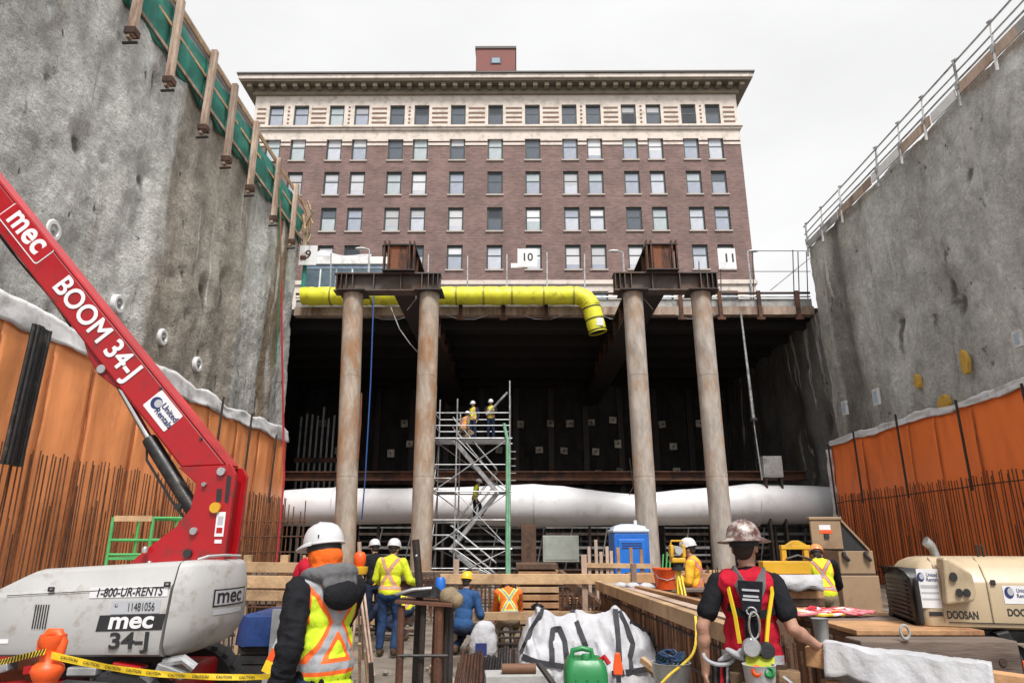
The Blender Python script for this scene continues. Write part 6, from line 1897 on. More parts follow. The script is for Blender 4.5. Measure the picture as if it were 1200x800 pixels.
strap(hv, [bp2(.10, .50, .03), bp2(.095, .515, -.07), bp2(.06, .44, -.150), bp2(.02, .34, -.163), bp2(.0, .27, -.162)], 0.068, 0.012, CL['grey'], 'shoulder_strap')
strap(hv, [bp2(0, .30, -.168), bp2(0.0, .2, -.156), bp2(0.0, .08, -.158)], 0.085, 0.014, CL['black'], 'back_strap')
strap(hv, [bp2(-.135, .30, -.10), bp2(-.06, .27, -.162), bp2(0, .26, -.172), bp2(.06, .27, -.162), bp2(.135, .30, -.10)], 0.045, 0.012, CL['black'], 'chest_strap')
mb = MB(); mb.prism([bp2(-.075, .46, -.168), bp2(.075, .46, -.168), bp2(.055, .28, -.178), bp2(-.055, .28, -.178)], fw * -0.012)
mb.build('back_pad', CL['black'], hv, bevel=0.006)
for sx in (-1, 1):
    strap(hv, [bp2(sx * .125, .50, -.05), bp2(sx * .128, .40, -.125), bp2(sx * .095, .25, -.155), bp2(sx * .075, .10, -.155)], 0.022, 0.010, VM['small'] if False else M['tape_yellow'], 'yellow_strap')
for z_, s_ in ((.40, .05), (.365, .045), (.345, .05)):
    MB().prism([bp2(-s_, z_, -.186), bp2(s_, z_, -.186), bp2(s_, z_ + .012, -.186), bp2(-s_, z_ + .012, -.186)], fw * -0.003).build('pad_print', M['decal_grey'], hv)
# D ring, carabiner, lanyard reel
rg_ = [bp2(.012 + .03 * cos(2 * pi * k / 20), .21 + .075 * sin(2 * pi * k / 20), -.195 - 0.01 * sin(2 * pi * k / 20)) for k in range(21)]
MB().tube(rg_, 0.008, 8).build('carabiner', M['chrome'], m2, smooth=True)
rg_ = [bp2(.0 + .028 * cos(2 * pi * k / 16), .285 + .024 * sin(2 * pi * k / 16), -.188) for k in range(17)]
MB().tube(rg_, 0.006, 8).build('dorsal_ring', M['chrome'], m2, smooth=True)
ln = MB().lathe([(0.005, -0.03), (0.045, -0.03), (0.055, -0.015), (0.055, 0.015), (0.045, 0.03), (0.005, 0.03)], bp2(-.01, .085, -.205), 20, frame(fw)).build('lanyard_reel', M['galv'], m2, smooth=True)
MB().lathe([(0.005, -0.035), (0.04, -0.035), (0.05, 0), (0.04, 0.03), (0.005, 0.03)], bp2(.075, .075, -.18), 16, frame(fw)).build('reel_cover', M['black'], ln, smooth=True)
# tool belt, pouches, bucket bag
ring = []
for k in range(25):
    a = 2 * pi * k / 24
    ring.append(bp2(.19 * cos(a), -.035 + 0.012 * sin(a * 2), .150 * sin(a)))
strap(m2, ring, 0.07, 0.016, CL['brown'], 'tool_belt')
ring = [bp2(.178 * cos(2 * pi * k / 24), .02, .138 * sin(2 * pi * k / 24)) for k in range(25)]
strap(m2, ring, 0.05, 0.014, CL['lightgrey'], 'padded_belt')
def pouch(c, sx, sy, sz, mat, name, par=m2, taper=0.8):
    rings = []
    for q, k in ((0.0, taper), (0.5, 0.97), (1.0, 1.0)):
        z_ = -sz / 2 + sz * q
        rings.append([c + rt * (a * sx / 2 * k) + fw * (b_ * sy / 2 * k) + up * z_ for a, b_ in ((-1, -.7), (-.7, -1), (.7, -1), (1, -.7), (1, .7), (.7, 1), (-.7, 1), (-1, .7))])
    return MB().loft(rings).build(name, mat, par, smooth=50, bevel=0.004)
leather = pm('worn_leather', (0.20, 0.12, 0.06), 0.7, 0, 0.4, 6, 0.4, 30, dirt=(0.08, 0.05, 0.03), dirt_amt=0.4)
pouch(bp2(-.18, -.15, -.03), .13, .15, .22, CL['black'], 'tool_pouch'); pouch(bp2(.19, -.14, -.06), .14, .15, .22, leather, 'tool_pouch'); pouch(bp2(-.08, -.16, -.17), .12, .07, .2, CL['brown'], 'tool_pouch')
bk_ = MB().lathe([(0.075, 0), (0.092, 0.20), (0.096, 0.205), (0.088, 0.205), (0.07, 0.02)], bp2(.035, -.20, -.245), 22).build('bolt_bucket', M['bag_white'], m2, smooth=50)
pouch(bp2(.035, -.20, -.245), .215, .205, .20, leather, 'bucket_bag', taper=0.9)
# knotted cloth at the belt, dangling shackle and tools
mb = MB(); mb.ell(bp2(-.10, .035, -.17), (.07, .025, .02), Matrix.Rotation(0.5, 3, 'Y')); mb.ell(bp2(-.05, .06, -.18), (.04, .022, .02)); mb.ell(bp2(-.16, .01, -.13), (.06, .022, .018), Matrix.Rotation(-0.4, 3, 'Y'))
link('knotted_cloth', blob(mb, 0.008, 2, CL['lightgrey'], 0.004), m2)
MB().prism([bp2(-.045, .045, -.18), bp2(.115, .045, -.18), bp2(.12, -.03, -.205), bp2(-.05, -.03, -.205)], fw * -0.01).build('lime_flap', pm('lime_cloth', (0.45, 0.5, 0.03), 0.8), m2, bevel=0.004)
for a, m_ in ((.01, M['orange_plastic']), (.075, M['green'])):
    MB().lathe([(0.02, -0.02), (0.033, -0.01), (0.034, 0.015), (0.022, 0.03), (0.012, 0.018)], bp2(a, -.03, -.315), 14, frame((0, -1, .3))).build('spool', m_, m2, smooth=True)
MB().tube([bp2(.16, -.06, -.16), bp2(.22, -.10, -.18), bp2(.28, -.17, -.17), bp2(.31, -.20, -.15)], 0.011, 8).build('spanner', M['chrome'], m2, smooth=True)
rg_ = [bp2(.325 + .025 * cos(2 * pi * k / 14), -.215 + .02 * sin(2 * pi * k / 14), -.15) for k in range(15)]
MB().tube(rg_, 0.006, 6).build('spanner_ring', M['chrome'], m2, smooth=True)
for k in range(4):
    MB().tube([bp2(-.22 + .035 * k, -.02, -.10), bp2(-.225 + .035 * k, -.26, -.11)], 0.011, 8).build('tool_handle', [M['dark_steel'], M['ink_red'], M['galv'], M['rust']][k], m2, smooth=True)
rg_ = [bp2(-.20 + .09 * cos(radians(a)), .02 + .05 * sin(radians(a)), -.12 - .03 * abs(sin(radians(a)))) for a in range(180, 361, 15)]
MB().tube(rg_, 0.012, 8).build('lanyard', CL['lightgrey'], m2, smooth=True)

# --- worker in the yellow jacket at the steel stand
J = pose(lean=0.12, elL=(-.27, .06, 1.15), wrL=(-.22, .30, 1.05), elR=(.30, .10, 1.13), wrR=(.38, .34, 1.06), kneeR=(.12, .10, .52), ankR=(.13, -.06, .10), toeR=(.16, .12, .035))
person('worker in bright yellow jacket with crossed braces seen from behind, blue jeans', ground_at(459, 11.7), radians(-12), J, top='yellow', legs='jeans', helmet='white', vox=0.013, fat=1.15, seed=9)
# --- others
J = pose(lean=0.25, elR=(.28, .12, 1.13), wrR=(.20, .35, 1.02))
person('worker in red jacket half hidden behind the man in the lime vest', ground_at(350, 9.6), radians(-70), J, top='red', legs='navy', helmet='blue', vox=0.016, seed=11)
J = drop(pose(lean=0.75, elL=(-.22, .55, .98), wrL=(-.16, .66, .78), elR=(.22, .55, .98), wrR=(.16, .66, .78)), 0.42)
person('worker in yellow vest bending low beyond the steel stand', ground_at(479, 13.6), radians(100), J, top='navy', legs='navy', vest='small', helmet='yellow', vox=0.016, seed=13)
J = pose(lean=0.1)
person('worker in dark clothes and white helmet behind the yellow jacketed man', ground_at(441, 14.0), radians(30), J, top='black', legs='navy', helmet='white', vox=0.016, seed=15)
J = drop(pose(lean=0.18, elL=(-.27, .10, 1.12), wrL=(-.2, .32, 1.02), elR=(.27, .10, 1.12), wrR=(.2, .32, 1.02)), 0.52)
person('squatting worker in blue jacket with lime braces and yellow helmet behind timber rail', ground_at(544, 11.9), radians(-20), J, top='blue', legs='navy', vest=None, helmet='yellow', vox=0.014, seed=17)
J = drop(pose(lean=0.55, elL=(-.22, .42, 1.0), wrL=(-.16, .55, .80), elR=(.22, .42, 1.0), wrR=(.16, .55, .80), head=(0, .52, 1.42)), 0.5)
person('stooping worker in bright orange vest beside the lumber pile', ground_at(597, 12.8), radians(6), J, top='orange', legs='khaki', vest='orange', helmet='orange', vox=0.014, seed=19)
J = pose(lean=0.08, elL=(-.25, .05, 1.15), wrL=(-.12, .27, 1.22), elR=(.26, .04, 1.14), wrR=(.12, .28, 1.2))
person('worker in orange and yellow coat with white helmet beside the survey instrument', ground_at(813, 11.0), radians(62), J, top='mixed', legs='khaki', helmet='white', vox=0.014, seed=21)
J = pose(lean=0.35, elL=(-.26, .30, 1.08), wrL=(-.18, .48, .98), elR=(.26, .30, 1.08), wrR=(.18, .48, .98), head=(0, .36, 1.53))
person('worker in yellow vest over dark jacket leaning down beside the tan jobsite boxes', ground_at(960, 11.1), radians(-15), J, top='black', legs='khaki', vest='small', helmet='orange', vox=0.014, seed=23)
# scaffold crew
J = drop(pose(lean=0.3), 0.5)
p_ = atY(543, 517, 29.7)
person('crouching worker in orange and yellow vest on the scaffold platform', (p_.x, 29.7, 6.03), radians(-40), J, top='khaki', legs='khaki', vest='mixed', helmet='white', vox=0.022, seed=25)
p_ = atY(554, 517, 30.3)
person('standing worker in yellow vest in the middle of the scaffold platform', (p_.x, 30.3, 6.03), radians(150), pose(), top='navy', legs='navy', vest='small', helmet='white', vox=0.022, seed=27)
p_ = atY(575, 517, 29.9)
person('worker in yellow vest with folded arms on the scaffold platform near the green post', (p_.x, 29.9, 6.03), radians(170), pose(elL=(-.26, .08, 1.15), wrL=(0.05, .22, 1.2), elR=(.26, .08, 1.15), wrR=(-.05, .22, 1.2)), top='black', legs='navy', vest='small', helmet='white', vox=0.022, seed=29)
p_ = atY(556, 600, 30.45)
person('worker in yellow jacket climbing the scaffold stairs', (p_.x, 30.45, 2.62), radians(-85), pose(lean=0.2, kneeR=(.11, .25, .62), ankR=(.11, .2, .27), toeR=(.12, .36, .22)), top='yellow', legs='navy', helmet='white', vox=0.022, seed=31)
# ------------------------------------------------------------------ foreground and middle ground clutter
from mathutils.bvhtree import BVHTree
cr_ = random.Random(17)
def rel(root, mb):
    o = root.location
    mb.v = [tuple(Vector(v) - o) for v in mb.v]
    return mb
def part(root, mb, name, mat, **kw):
    return rel(root, mb).build(name, mat, kw.pop('parent', root), **kw)
def plank(p0, p1, w, h, mat, label, group=None, name='timber_plank'):
    """a board from p0 to p1, origin at its middle"""
    c = (Vector(p0) + Vector(p1)) / 2
    o = MB().bar(Vector(p0) - c, Vector(p1) - c, w, h).build(name, mat, None, bevel=0.006, loc=c)
    return tag(o, label, 'timber', group)

# orange delineator with caution tape
dl_ = thing('delineator', 'orange plastic delineator post with tape tied round it, in front of the boom lift', 'delineator', atY(53, 800, 3.9))
dl_.location.z = 0
z0 = atY(53, 800, 3.9).z; z1 = atY(53, 741, 3.9).z
MB().lathe([(0.055, 0.05), (0.055, z0 + 0.01), (0.062, z0 + 0.02), (0.080, z0 + 0.06), (0.072, z0 + 0.085), (0.045, z0 + 0.11), (0.048, z0 + 0.17), (0.066, z0 + 0.20), (0.062, z0 + 0.235), (0.04, z1 - 0.05)], (0, 0, 0), 20).build('post', M['orange_plastic'], dl_, smooth=60)
MB().tube([(-0.045, 0, z1 - 0.10), (-0.052, 0, z1 - 0.045), (-0.02, 0, z1), (0.025, 0, z1), (0.055, 0, z1 - 0.045), (0.048, 0, z1 - 0.10)], 0.026, 10).build('handle', M['orange_plastic'], dl_, smooth=True)
MB().lathe([(0.058, z0 - 0.13), (0.060, z0 - 0.12), (0.060, z0 - 0.02), (0.058, z0 - 0.01)], (0, 0, 0), 20).build('reflective_band', M['decal_white'], dl_, smooth=True)
MB().lathe([(0.22, 0), (0.22, 0.05), (0.10, 0.09), (0.06, 0.10)], (0, 0, 0), 8).build('foot', M['black'], dl_)
def tape(pts, w, name, label, marks):
    pts = [Vector(p) for p in pts]
    me = MB()
    rings = []
    n = len(pts)
    for i, p in enumerate(pts):
        tw = 0.35 * math.sin(i * 0.9)
        rings.append((p + Vector((0, sin(tw) * w / 2, cos(tw) * w / 2)), p - Vector((0, sin(tw) * w / 2, cos(tw) * w / 2))))
    vs = [q for r in rings for q in r]
    me.add(vs, [(2 * i, 2 * i + 1, 2 * i + 3, 2 * i + 2) for i in range(n - 1)])
    o = me.build(name, M['tape_yellow'], None)
    tag(o, label, 'tape')
    if not marks:
        for i in range(1, n - 2, 2):
            a_, b_ = (rings[i][0] + rings[i][1]) / 2, (rings[i + 1][0] + rings[i + 1][1]) / 2
            up_ = rings[i][0] - rings[i][1] + rings[i + 1][0] - rings[i + 1][1]
            nn_ = (b_ - a_).cross(up_).normalized()
            nn_ = nn_ if nn_.y < 0 else -nn_
            text('CAUTION', 0.020, (a_ + b_) / 2 + nn_ * 0.006, b_ - a_, up_, M['ink'], o, 'tape_lettering', bold=0.02)
    if marks:
        mk = MB()
        for i in range(n - 1):
            a0, a1 = rings[i]; b0, b1 = rings[i + 1]
            for t_ in (0.15, 0.65):
                q = [a0.lerp(b0, t_), a0.lerp(b0, t_ + 0.28), a1.lerp(b1, t_ + 0.05), a1.lerp(b1, t_ - 0.2)]
                mk.add([p + Vector((0, -0.004, 0)) for p in q], [(0, 1, 2, 3)])
        mk.build('tape_stripes', M['ink'], o)
def sag(p, q, n, s_):
    return [p.lerp(q, i / n) - Vector((0, 0, s_ * 4 * (i / n) * (1 - i / n))) for i in range(n + 1)]
tape(sag(atY(-60, 790, 4.0), atY(53, 763, 3.83), 16, 0.0), 0.030, 'caution_tape', 'twisted yellow and black tape running to the orange delineator', True)
tape(sag(atY(60, 767, 3.84), atY(185, 789, 4.3), 10, 0.01) + sag(atY(185, 789, 4.3), atY(322, 792, 4.6), 10, 0.01)[1:], 0.034, 'caution_tape', 'yellow tape sagging under the white hood towards the lime vest', False)

# timber guardrail and blue sheeted pallets between boom lift and the first worker
tg = thing('timber_guardrail', 'rough timber guardrail in front of rusty rebar beside the boom lift tail', 'guardrail', (-4.4, 11.0, 0))
for py, w in ((664, 0.15), (681, 0.18), (697, 0.15)):
    a, b_ = atY(280, py, 11.0), atY(362, py + 1, 11.0)
    part(tg, MB().bar(a, b_, 0.05, w), 'rail', M['lumber'], bevel=0.006)
for px in (291, 334, 360):
    p = atY(px, 650, 11.06)
    part(tg, MB().bx(p.x - 0.06, p.x + 0.06, 11.032, 11.12, 0, p.z), 'post', M['lumber'], bevel=0.006)
rc = thing('rebar_cage', 'tangled low rebar cage behind the timber guardrail', 'rebar', (-4.3, 11.8, 0))
for k in range(26):
    x = -0.9 + 0.07 * k
    MB().tube([(x, cr_.uniform(0, .5), 0), (x + cr_.uniform(-.05, .05), cr_.uniform(0, .5), 1.0 + cr_.uniform(-.1, .15))], 0.014, 5).build('upright', M['rebar'], rc)
for z in (0.35, 0.7, 0.95):
    MB().tube([(-0.95, -0.02, z), (0.95, -0.02, z)], 0.014, 5).build('hoop', M['rebar'], rc)
bt_ = thing('sheeted_pallet', 'pallet load under a blue tarpaulin beside the white hood tail', 'pallet load', (-3.3, 8.7, 0))
a, b_ = atY(300, 708, 8.4), atY(356, 708, 8.4)
ww = b_.x - a.x
bt_.location.x = (a.x + b_.x) / 2 + 0.1
def tarp_ring(z, k):
    pts = []
    for i in range(24):
        a_ = 2 * pi * i / 24
        s_, c_ = sin(a_), cos(a_)
        x = (abs(c_) ** 0.35) * (1 if c_ > 0 else -1) * (ww / 2 + 0.25) * k; y = (abs(s_) ** 0.35) * (1 if s_ > 0 else -1) * 0.5 * k
        q = 1 + 0.05 * noise.noise(Vector((c_ * 3, s_ * 3, z * 2)))
        pts.append(Vector((x * q, y * q, z + 0.03 * noise.noise(Vector((c_ * 4, s_ * 4, 7))))))
    return pts
MB().loft([tarp_ring(0.60, 1.03), tarp_ring(0.68, 1.02), tarp_ring(0.80, 0.99), tarp_ring(0.90, 0.96), tarp_ring(0.925, 0.80)]).build('tarpaulin', M['blue_tarp'], bt_, smooth=60)
for q in range(5):
    MB().bx(-ww / 2 - 0.2, ww / 2 + 0.2, -0.45, 0.45, 0.11 + 0.10 * q, 0.195 + 0.10 * q).build('boards', M['black'] if q % 2 else M['dark_steel'], bt_)
for s_ in (-0.4, 0, 0.4):
    MB().bx(-ww / 2 - 0.2, ww / 2 + 0.2, s_ - 0.05, s_ + 0.05, 0, 0.10).build('pallet_runner', M['lumber_weathered'], bt_)
p = atY(322, 712, 8.0)
MB().bx(p.x - bt_.location.x - 0.05, p.x - bt_.location.x + 0.05, -0.62, -0.58, 0.02, p.z - 0.02).build('steel_upright', M['galv'], bt_)
p = atY(313, 768, 7.6)
plank((p.x - 0.6, 7.6, 0.16), (p.x + 0.5, 7.7, 0.18), 0.10, 0.14, M['conc_light'], 'pale squared beam lying on the ground beside the white hood', name='squared_beam')
plank((p.x - 0.7, 8.0, 0.03), (p.x + 0.8, 8.05, 0.03), 0.5, 0.06, M['timber_dark'], 'dark board lying under the pale squared beam', name='ground_board')
sgn = thing('striped_barrier', 'small barrier panel with orange and white stripes leaning behind the lime vest', 'barrier', (-2.03, 5.6, 0))
a, b_ = atY(313, 788, 5.6), atY(338, 735, 5.6)
dv = (b_ - a)
for q in range(4):
    m_ = [M['tape_yellow'], M['orange_plastic'], M['decal_grey'], M['orange_plastic']][q]
    part(sgn, MB().bar(a + dv * (q / 4), a + dv * ((q + 1) / 4 - 0.004), 0.03, 0.09), 'stripe_panel', m_)
part(sgn, MB().bar(Vector((a.x - 0.02, 5.63, 0.0)), a, 0.05, 0.05), 'leg', M['galv'])

# wooden survey tripod, bucket of rubble, steel stand with tools
wt = thing('survey_tripod', 'pale wooden survey tripod standing behind the lime vested worker', 'tripod', (-1.95, 8.4, 0))
hp = atY(421, 668, 8.4)
for px, py, Y in ((413, 752, 8.1), (441, 775, 7.9), (428, 740, 9.0)):
    f_ = atZ(px, 800, 0.0); f_ = atY(px, 700, Y); f_.z = 0.0
    for d in (-0.025, 0.025):
        part(wt, MB().bar(hp + Vector((d, 0, 0)), f_ + Vector((d * 0.6, 0, 0.35)), 0.022, 0.03), 'leg', M['lumber_weathered'])
    part(wt, MB().bar(hp.lerp(f_, 0.6), f_, 0.03, 0.035), 'foot_stay', M['lumber'])
part(wt, MB().lathe([(0.09, -0.04), (0.10, 0.0), (0.10, 0.04), (0.03, 0.05)], hp, 18), 'head_plate', M['yellow_paint'], smooth=50)
part(wt, MB().lathe([(0.05, 0.05), (0.07, 0.08), (0.07, 0.17), (0.05, 0.20), (0.02, 0.21)], hp, 16), 'tribrach', M['orange_plastic'], smooth=50)
part(wt, MB().tube([hp + Vector((0.0, 0, 0.1)), hp + Vector((-0.02, 0, 0.32))], 0.025, 8), 'range_pole', M['lumber_weathered'], smooth=True)
rb = thing('rubble_tub', 'low grey tub full of twisted tie wire and sacking near the steel stand', 'tub', (-1.20, 6.0, 0))
p = atY(440, 785, 6.0); rb.location.x = p.x
MB().lathe([(0.20, 0.0), (0.30, 0.42), (0.31, 0.47), (0.28, 0.47), (0.25, 0.38)], (0, 0, 0.0), 20).build('tub_wall', M['conc_light'], rb, smooth=50)
for k in range(10):
    a0 = cr_.uniform(0, 6.28)
    pts = [(0.20 * cos(a0 + q * .5) * (1 - .05 * q) + cr_.uniform(-.04, .04), 0.20 * sin(a0 + q * .5) + cr_.uniform(-.04, .04), 0.44 + 0.03 * q + cr_.uniform(-.03, .05)) for q in range(6)]
    MB().tube(pts, 0.009, 5).build('tie_wire', M['rebar_dark'], rb, smooth=True)
MB().tube([(0.0, 0, 0.4), (-0.03, -0.05, 0.78)], 0.02, 6).build('bar_end', M['rebar_dark'], rb, smooth=True)
mb = MB(); mb.ell((-.05, 0, .40), (.22, .2, .08)); mb.ell((.1, .05, .43), (.12, .12, .06))
link('sacking', blob(mb, 0.02, 2, CL['khaki'], 0.012), rb)

stn = thing('steel_stand', 'rusty steel stand carrying black tools between yellow jacket and lumber pile', 'stand', (-0.75, 6.0, 0))
p = atY(500, 703, 6.0); stn.location.x = p.x; zt = p.z
MB().box((0, 0, zt - 0.012), (0.46, 0.40, 0.02), Matrix.Rotation(0.06, 3, 'Y')).build('top_plate', M['rust'], stn)
for k, (x, y, r_) in enumerate(((-0.17, -0.15, .03), (-0.10, 0.12, .02), (-0.02, -0.12, .024), (0.05, 0.10, .02), (0.12, -0.14, .038), (0.19, 0.12, .03), (0.16, -0.02, .02))):
    MB().tube([(x, y, 0), (x + cr_.uniform(-.02, .02), y, zt - 0.03)], r_, 8).build('leg', [M['rust'], M['dark_steel'], M['rebar_dark'], M['rebar']][k % 4], stn, smooth=True)
for z in (0.5, 0.85):
    MB().tube([(-0.19, -0.17, z), (0.20, -0.17, z)], 0.012, 6).build('cross_bar', M['dark_steel'], stn)
tl_ = thing('power_tool', 'black power tool lying on the rusty steel stand', 'tool', (stn.location.x, 6.0, zt))
MB().loft([[Vector((x, -0.09 * k, 0.012 + 0.05 - 0.05 * k)), Vector((x, 0.09 * k, 0.012 + 0.05 - 0.05 * k)), Vector((x, 0.08 * k, 0.03 + 0.10 * k)), Vector((x, -0.08 * k, 0.03 + 0.10 * k))] for x, k in ((-0.26, 0.2), (-0.2, 0.45), (-0.05, 0.75), (0.08, 0.8), (0.12, 0.5))]).build('tool_body', M['black_gloss'], tl_, bevel=0.01)
MB().tube([(-0.24, -0.08, 0.05), (-0.1, -0.12, 0.09), (0.05, -0.10, 0.1)], 0.014, 8).build('grip', M['galv'], tl_, smooth=True)
MB().lathe([(0.03, 0), (0.042, 0.02), (0.042, 0.14), (0.03, 0.16)], (0.11, 0.0, 0.02), 14).build('blue_cap', M['blue'], tl_, smooth=50)
mb = MB(); mb.ell((.20, 0, .06), (.08, .09, .07)); mb.ell((.26, 0, .02), (.06, .07, .06))
rag = link('work_rag', blob(mb, 0.014, 2, CL['khaki'], 0.012), None, loc=(stn.location.x - 0.02, 6.0, zt - 0.02)); tag(rag, 'crumpled khaki rag hanging over the corner of the steel stand', 'rag')
a, b_ = atY(487, 632, 6.1), atY(492, 692, 6.1)
o = MB().tube([b_ - Vector((0, 0, 0.9)), b_, a], 0.032, 8).build('steel_post', M['rebar_dark'], None, smooth=True); tag(o, 'dark steel bar standing upright behind the steel stand', 'post')
MB().ell(a.lerp(b_, 0.32) + Vector((0, -0.033, 0)), (0.012, 0.006, 0.012)).build('bolt', M['galv'], o)

# timber edge rails round the opening, Y about 12
rl = thing('timber_edge_rail', 'long two board timber rail across the middle, in front of the lumber pile', 'guardrail', (0.3, 12.0, 0))
a, b_ = atY(516, 678, 12.0), atY(738, 678, 12.0)
part(rl, MB().bar(a, b_, 0.05, 0.16), 'top_rail', M['lumber'], bevel=0.006)
a, b_ = atY(520, 722, 11.96), atY(748, 720, 11.96)
part(rl, MB().bar(a, b_, 0.05, 0.13), 'mid_rail', M['lumber'], bevel=0.006)
for px, y0, y1 in ((535, 655, 0), (684, 650, 0), (742, 660, 0)):
    p = atY(px, y0, 12.07)
    part(rl, MB().bx(p.x - 0.045, p.x + 0.045, 12.032, 12.11, 0, p.z), 'post', M['lumber_weathered'], bevel=0.006)
# lumber pile: every board its own thing
bz = atY(630, 725, 14.2).z
x0, x1 = atY(606, 690, 14.0).x, atY(656, 690, 14.0).x
names = ['topmost', 'second from top', 'third from top', 'fourth from top', 'fifth from top', 'sixth from top', 'seventh from top', 'eighth from top', 'ninth from top']
ztop = atY(630, 659, 14.0).z
for k in range(9):
    z = ztop - 0.075 - 0.142 * k
    dx = cr_.uniform(-0.03, 0.03)
    m_ = [M['timber_dark'], M['lumber_orange'], M['lumber_orange'], M['lumber'], M['lumber_orange'], M['lumber_orange'], M['lumber_orange'], M['lumber'], M['lumber_orange']][k]
    o = MB().bx(-(x1 - x0) / 2, (x1 - x0) / 2, -0.55, 0.55, -0.052, 0.052).build('timber_beam', m_, None, bevel=0.008, loc=((x0 + x1) / 2 + dx, 14.6, z)); tag(o, 'squared beam %s of the pile behind the middle rail' % names[k], 'timber', 'beams in the middle pile')
    for s_ in (-0.35, 0.35):
        if k < 8:
            q = MB().bx(-(x1 - x0) / 2 + 0.05, (x1 - x0) / 2 - 0.05, -0.04, 0.04, -0.017, 0.017).build('spacer_lath', M['timber_dark'], o, loc=(0, s_, -0.071))
base_z = ztop - 0.075 - 0.142 * 8 - 0.052
if base_z > 0.03:
    o = MB().bx(-0.4, 0.4, -0.5, 0.5, 0, base_z - 0.002).build('timber_beam', M['timber_dark'], None, loc=((x0 + x1) / 2, 14.6, 0)); tag(o, 'dark bearer at the foot of the middle timber pile', 'timber')

# rebar fields filling the ground beyond the rail
def rebar_field(cx, cy, w, d, h, nx, ny, label, lean=0.03):
    root = thing('rebar_cage', label, 'rebar', (cx, cy, 0))
    k = 0; rest = MB()
    for j in range(ny):
        for i in range(nx):
            x = -w / 2 + w * i / (nx - 1) + cr_.uniform(-.02, .02); y = -d / 2 + d * j / max(1, ny - 1)
            mb = MB() if k < 90 else rest
            mb.tube([(x, y, 0), (x + cr_.uniform(-lean, lean), y + cr_.uniform(-lean, lean), h + cr_.uniform(-.1, .1))], 0.016, 5)
            if k < 90:
                mb.build('upright', M['rebar'], root, smooth=True)
            k += 1
    if rest.v:
        o = rest.build('uprights', M['rebar'], root, smooth=True); o['kind'] = 'stuff'
    for j in range(ny):
        y = -d / 2 + d * j / max(1, ny - 1)
        for z in (h * 0.35, h * 0.8):
            MB().tube([(-w / 2, y - 0.02, z), (w / 2, y - 0.02, z)], 0.014, 5).build('tie_bar', M['rebar_dark'], root)
    return root
rebar_field(1.45, 13.4, 1.3, 1.6, 0.80, 16, 4, 'rebar cage between the lumber pile and the blue toilet')
rebar_field(-1.0, 17.5, 3.6, 2.0, 0.9, 26, 3, 'rebar cage at the foot of the scaffold stair tower')
rebar_field(-4.6, 17.0, 3.4, 2.2, 1.0, 24, 3, 'rebar cage beyond the yellow jacketed worker')
rebar_field(3.6, 16.0, 1.2, 1.6, 1.0, 12, 3, 'rebar cage beside the blue toilet, behind the survey instrument')
rebar_field(5.9, 18.0, 3.0, 1.5, 1.05, 22, 3, 'rebar cage behind the yellow frame and the pale column')
o = plank(atY(655, 672, 13.2), atY(705, 712, 12.6), 0.12, 0.16, M['timber_dark'], 'dark red brown beam slanting down beside the lumber pile')
# stacked steel and timber beyond the rails
fills = [(-5.6, 14.8, 2.6, 3, 2), (-3.4, 15.6, 2.2, 4, 2), (-2.6, 20.5, 2.8, 4, 2), (1.7, 21.5, 3.2, 4, 2), (3.0, 13.6, 1.5, 5, 2), (5.0, 15.5, 2.2, 4, 2), (0.9, 17.6, 2.4, 4, 2), (-6.6, 20, 3.0, 4, 2), (6.6, 21.5, 3.4, 4, 2)]
where = ['beyond the timber guardrail', 'behind the man in the yellow jacket', 'in front of the scaffold tower', 'before the grey steel box', 'beyond the survey instrument', 'beyond the yellow lifting frame', 'just behind the timber pile', 'near the ochre stained column', 'before the far pale column']
for (x, y, ln, nz_, ny_), wh in zip(fills, where):
    for j in range(nz_):
        for i in range(ny_):
            c = (x + cr_.uniform(-.15, .15), y + i * 0.34, 0.12 + j * 0.235)
            o = MB()
            if (j + int(x)) % 2:
                o.bx(-ln / 2, ln / 2, -0.12, 0.12, -0.085, 0.085)
                o = o.build('timber_beam', [M['timber_dark'], M['lumber_orange'], M['timber_grey'], M['lumber']][(j * 2 + i + int(y)) % 4], None, bevel=0.008, loc=c); cat_ = 'timber'; nm = 'timber beam'
            else:
                hbeam_x(o, -ln / 2, ln / 2, 0, -0.10, 0.10, 0.2, 0.02, 0.012)
                o = o.build('steel_beam', [M['rust'], M['dark_steel'], M['beam_steel']][(j + i) % 3], None, loc=c); cat_ = 'steel beam'; nm = 'steel beam'
            hue = {'dark_brown_timber': 'dark brown', 'warm_lumber': 'orange brown', 'grey_brown_timber': 'grey brown', 'raw_lumber': 'pale', 'rusted_steel': 'rusty', 'dark_steel': 'dark', 'grey_brown_beam_steel': 'dull grey'}[o.data.materials[0].name]
            tag(o, '%s %s, %s tier, %s row, %s' % (hue, nm, ['bottom', 'second', 'third', 'fourth', 'fifth'][j], ['near', 'rear'][i], wh), cat_, 'beams stacked ' + wh)
# upright stakes and ledger in front of the toilet
lg = thing('stake_rail', 'row of orange topped stakes with a pale ledger board before the blue toilet', 'stakes', (2.1, 14.0, 0))
a, b_ = atY(686, 662, 14.0), atY(762, 663, 14.0)
part(lg, MB().bar(a, b_, 0.04, 0.09), 'ledger', M['lumber'], bevel=0.004)
for k, px in enumerate((690, 698, 704, 711, 716, 724, 739, 751)):
    p = atY(px, [640, 632, 646, 640, 645, 641, 641, 643][k], 14.05)
    part(lg, MB().bx(p.x - 0.03, p.x + 0.03, 14.022, 14.07, 0, p.z), 'stake', M['lumber_weathered'] if k < 5 else M['lumber_orange'])

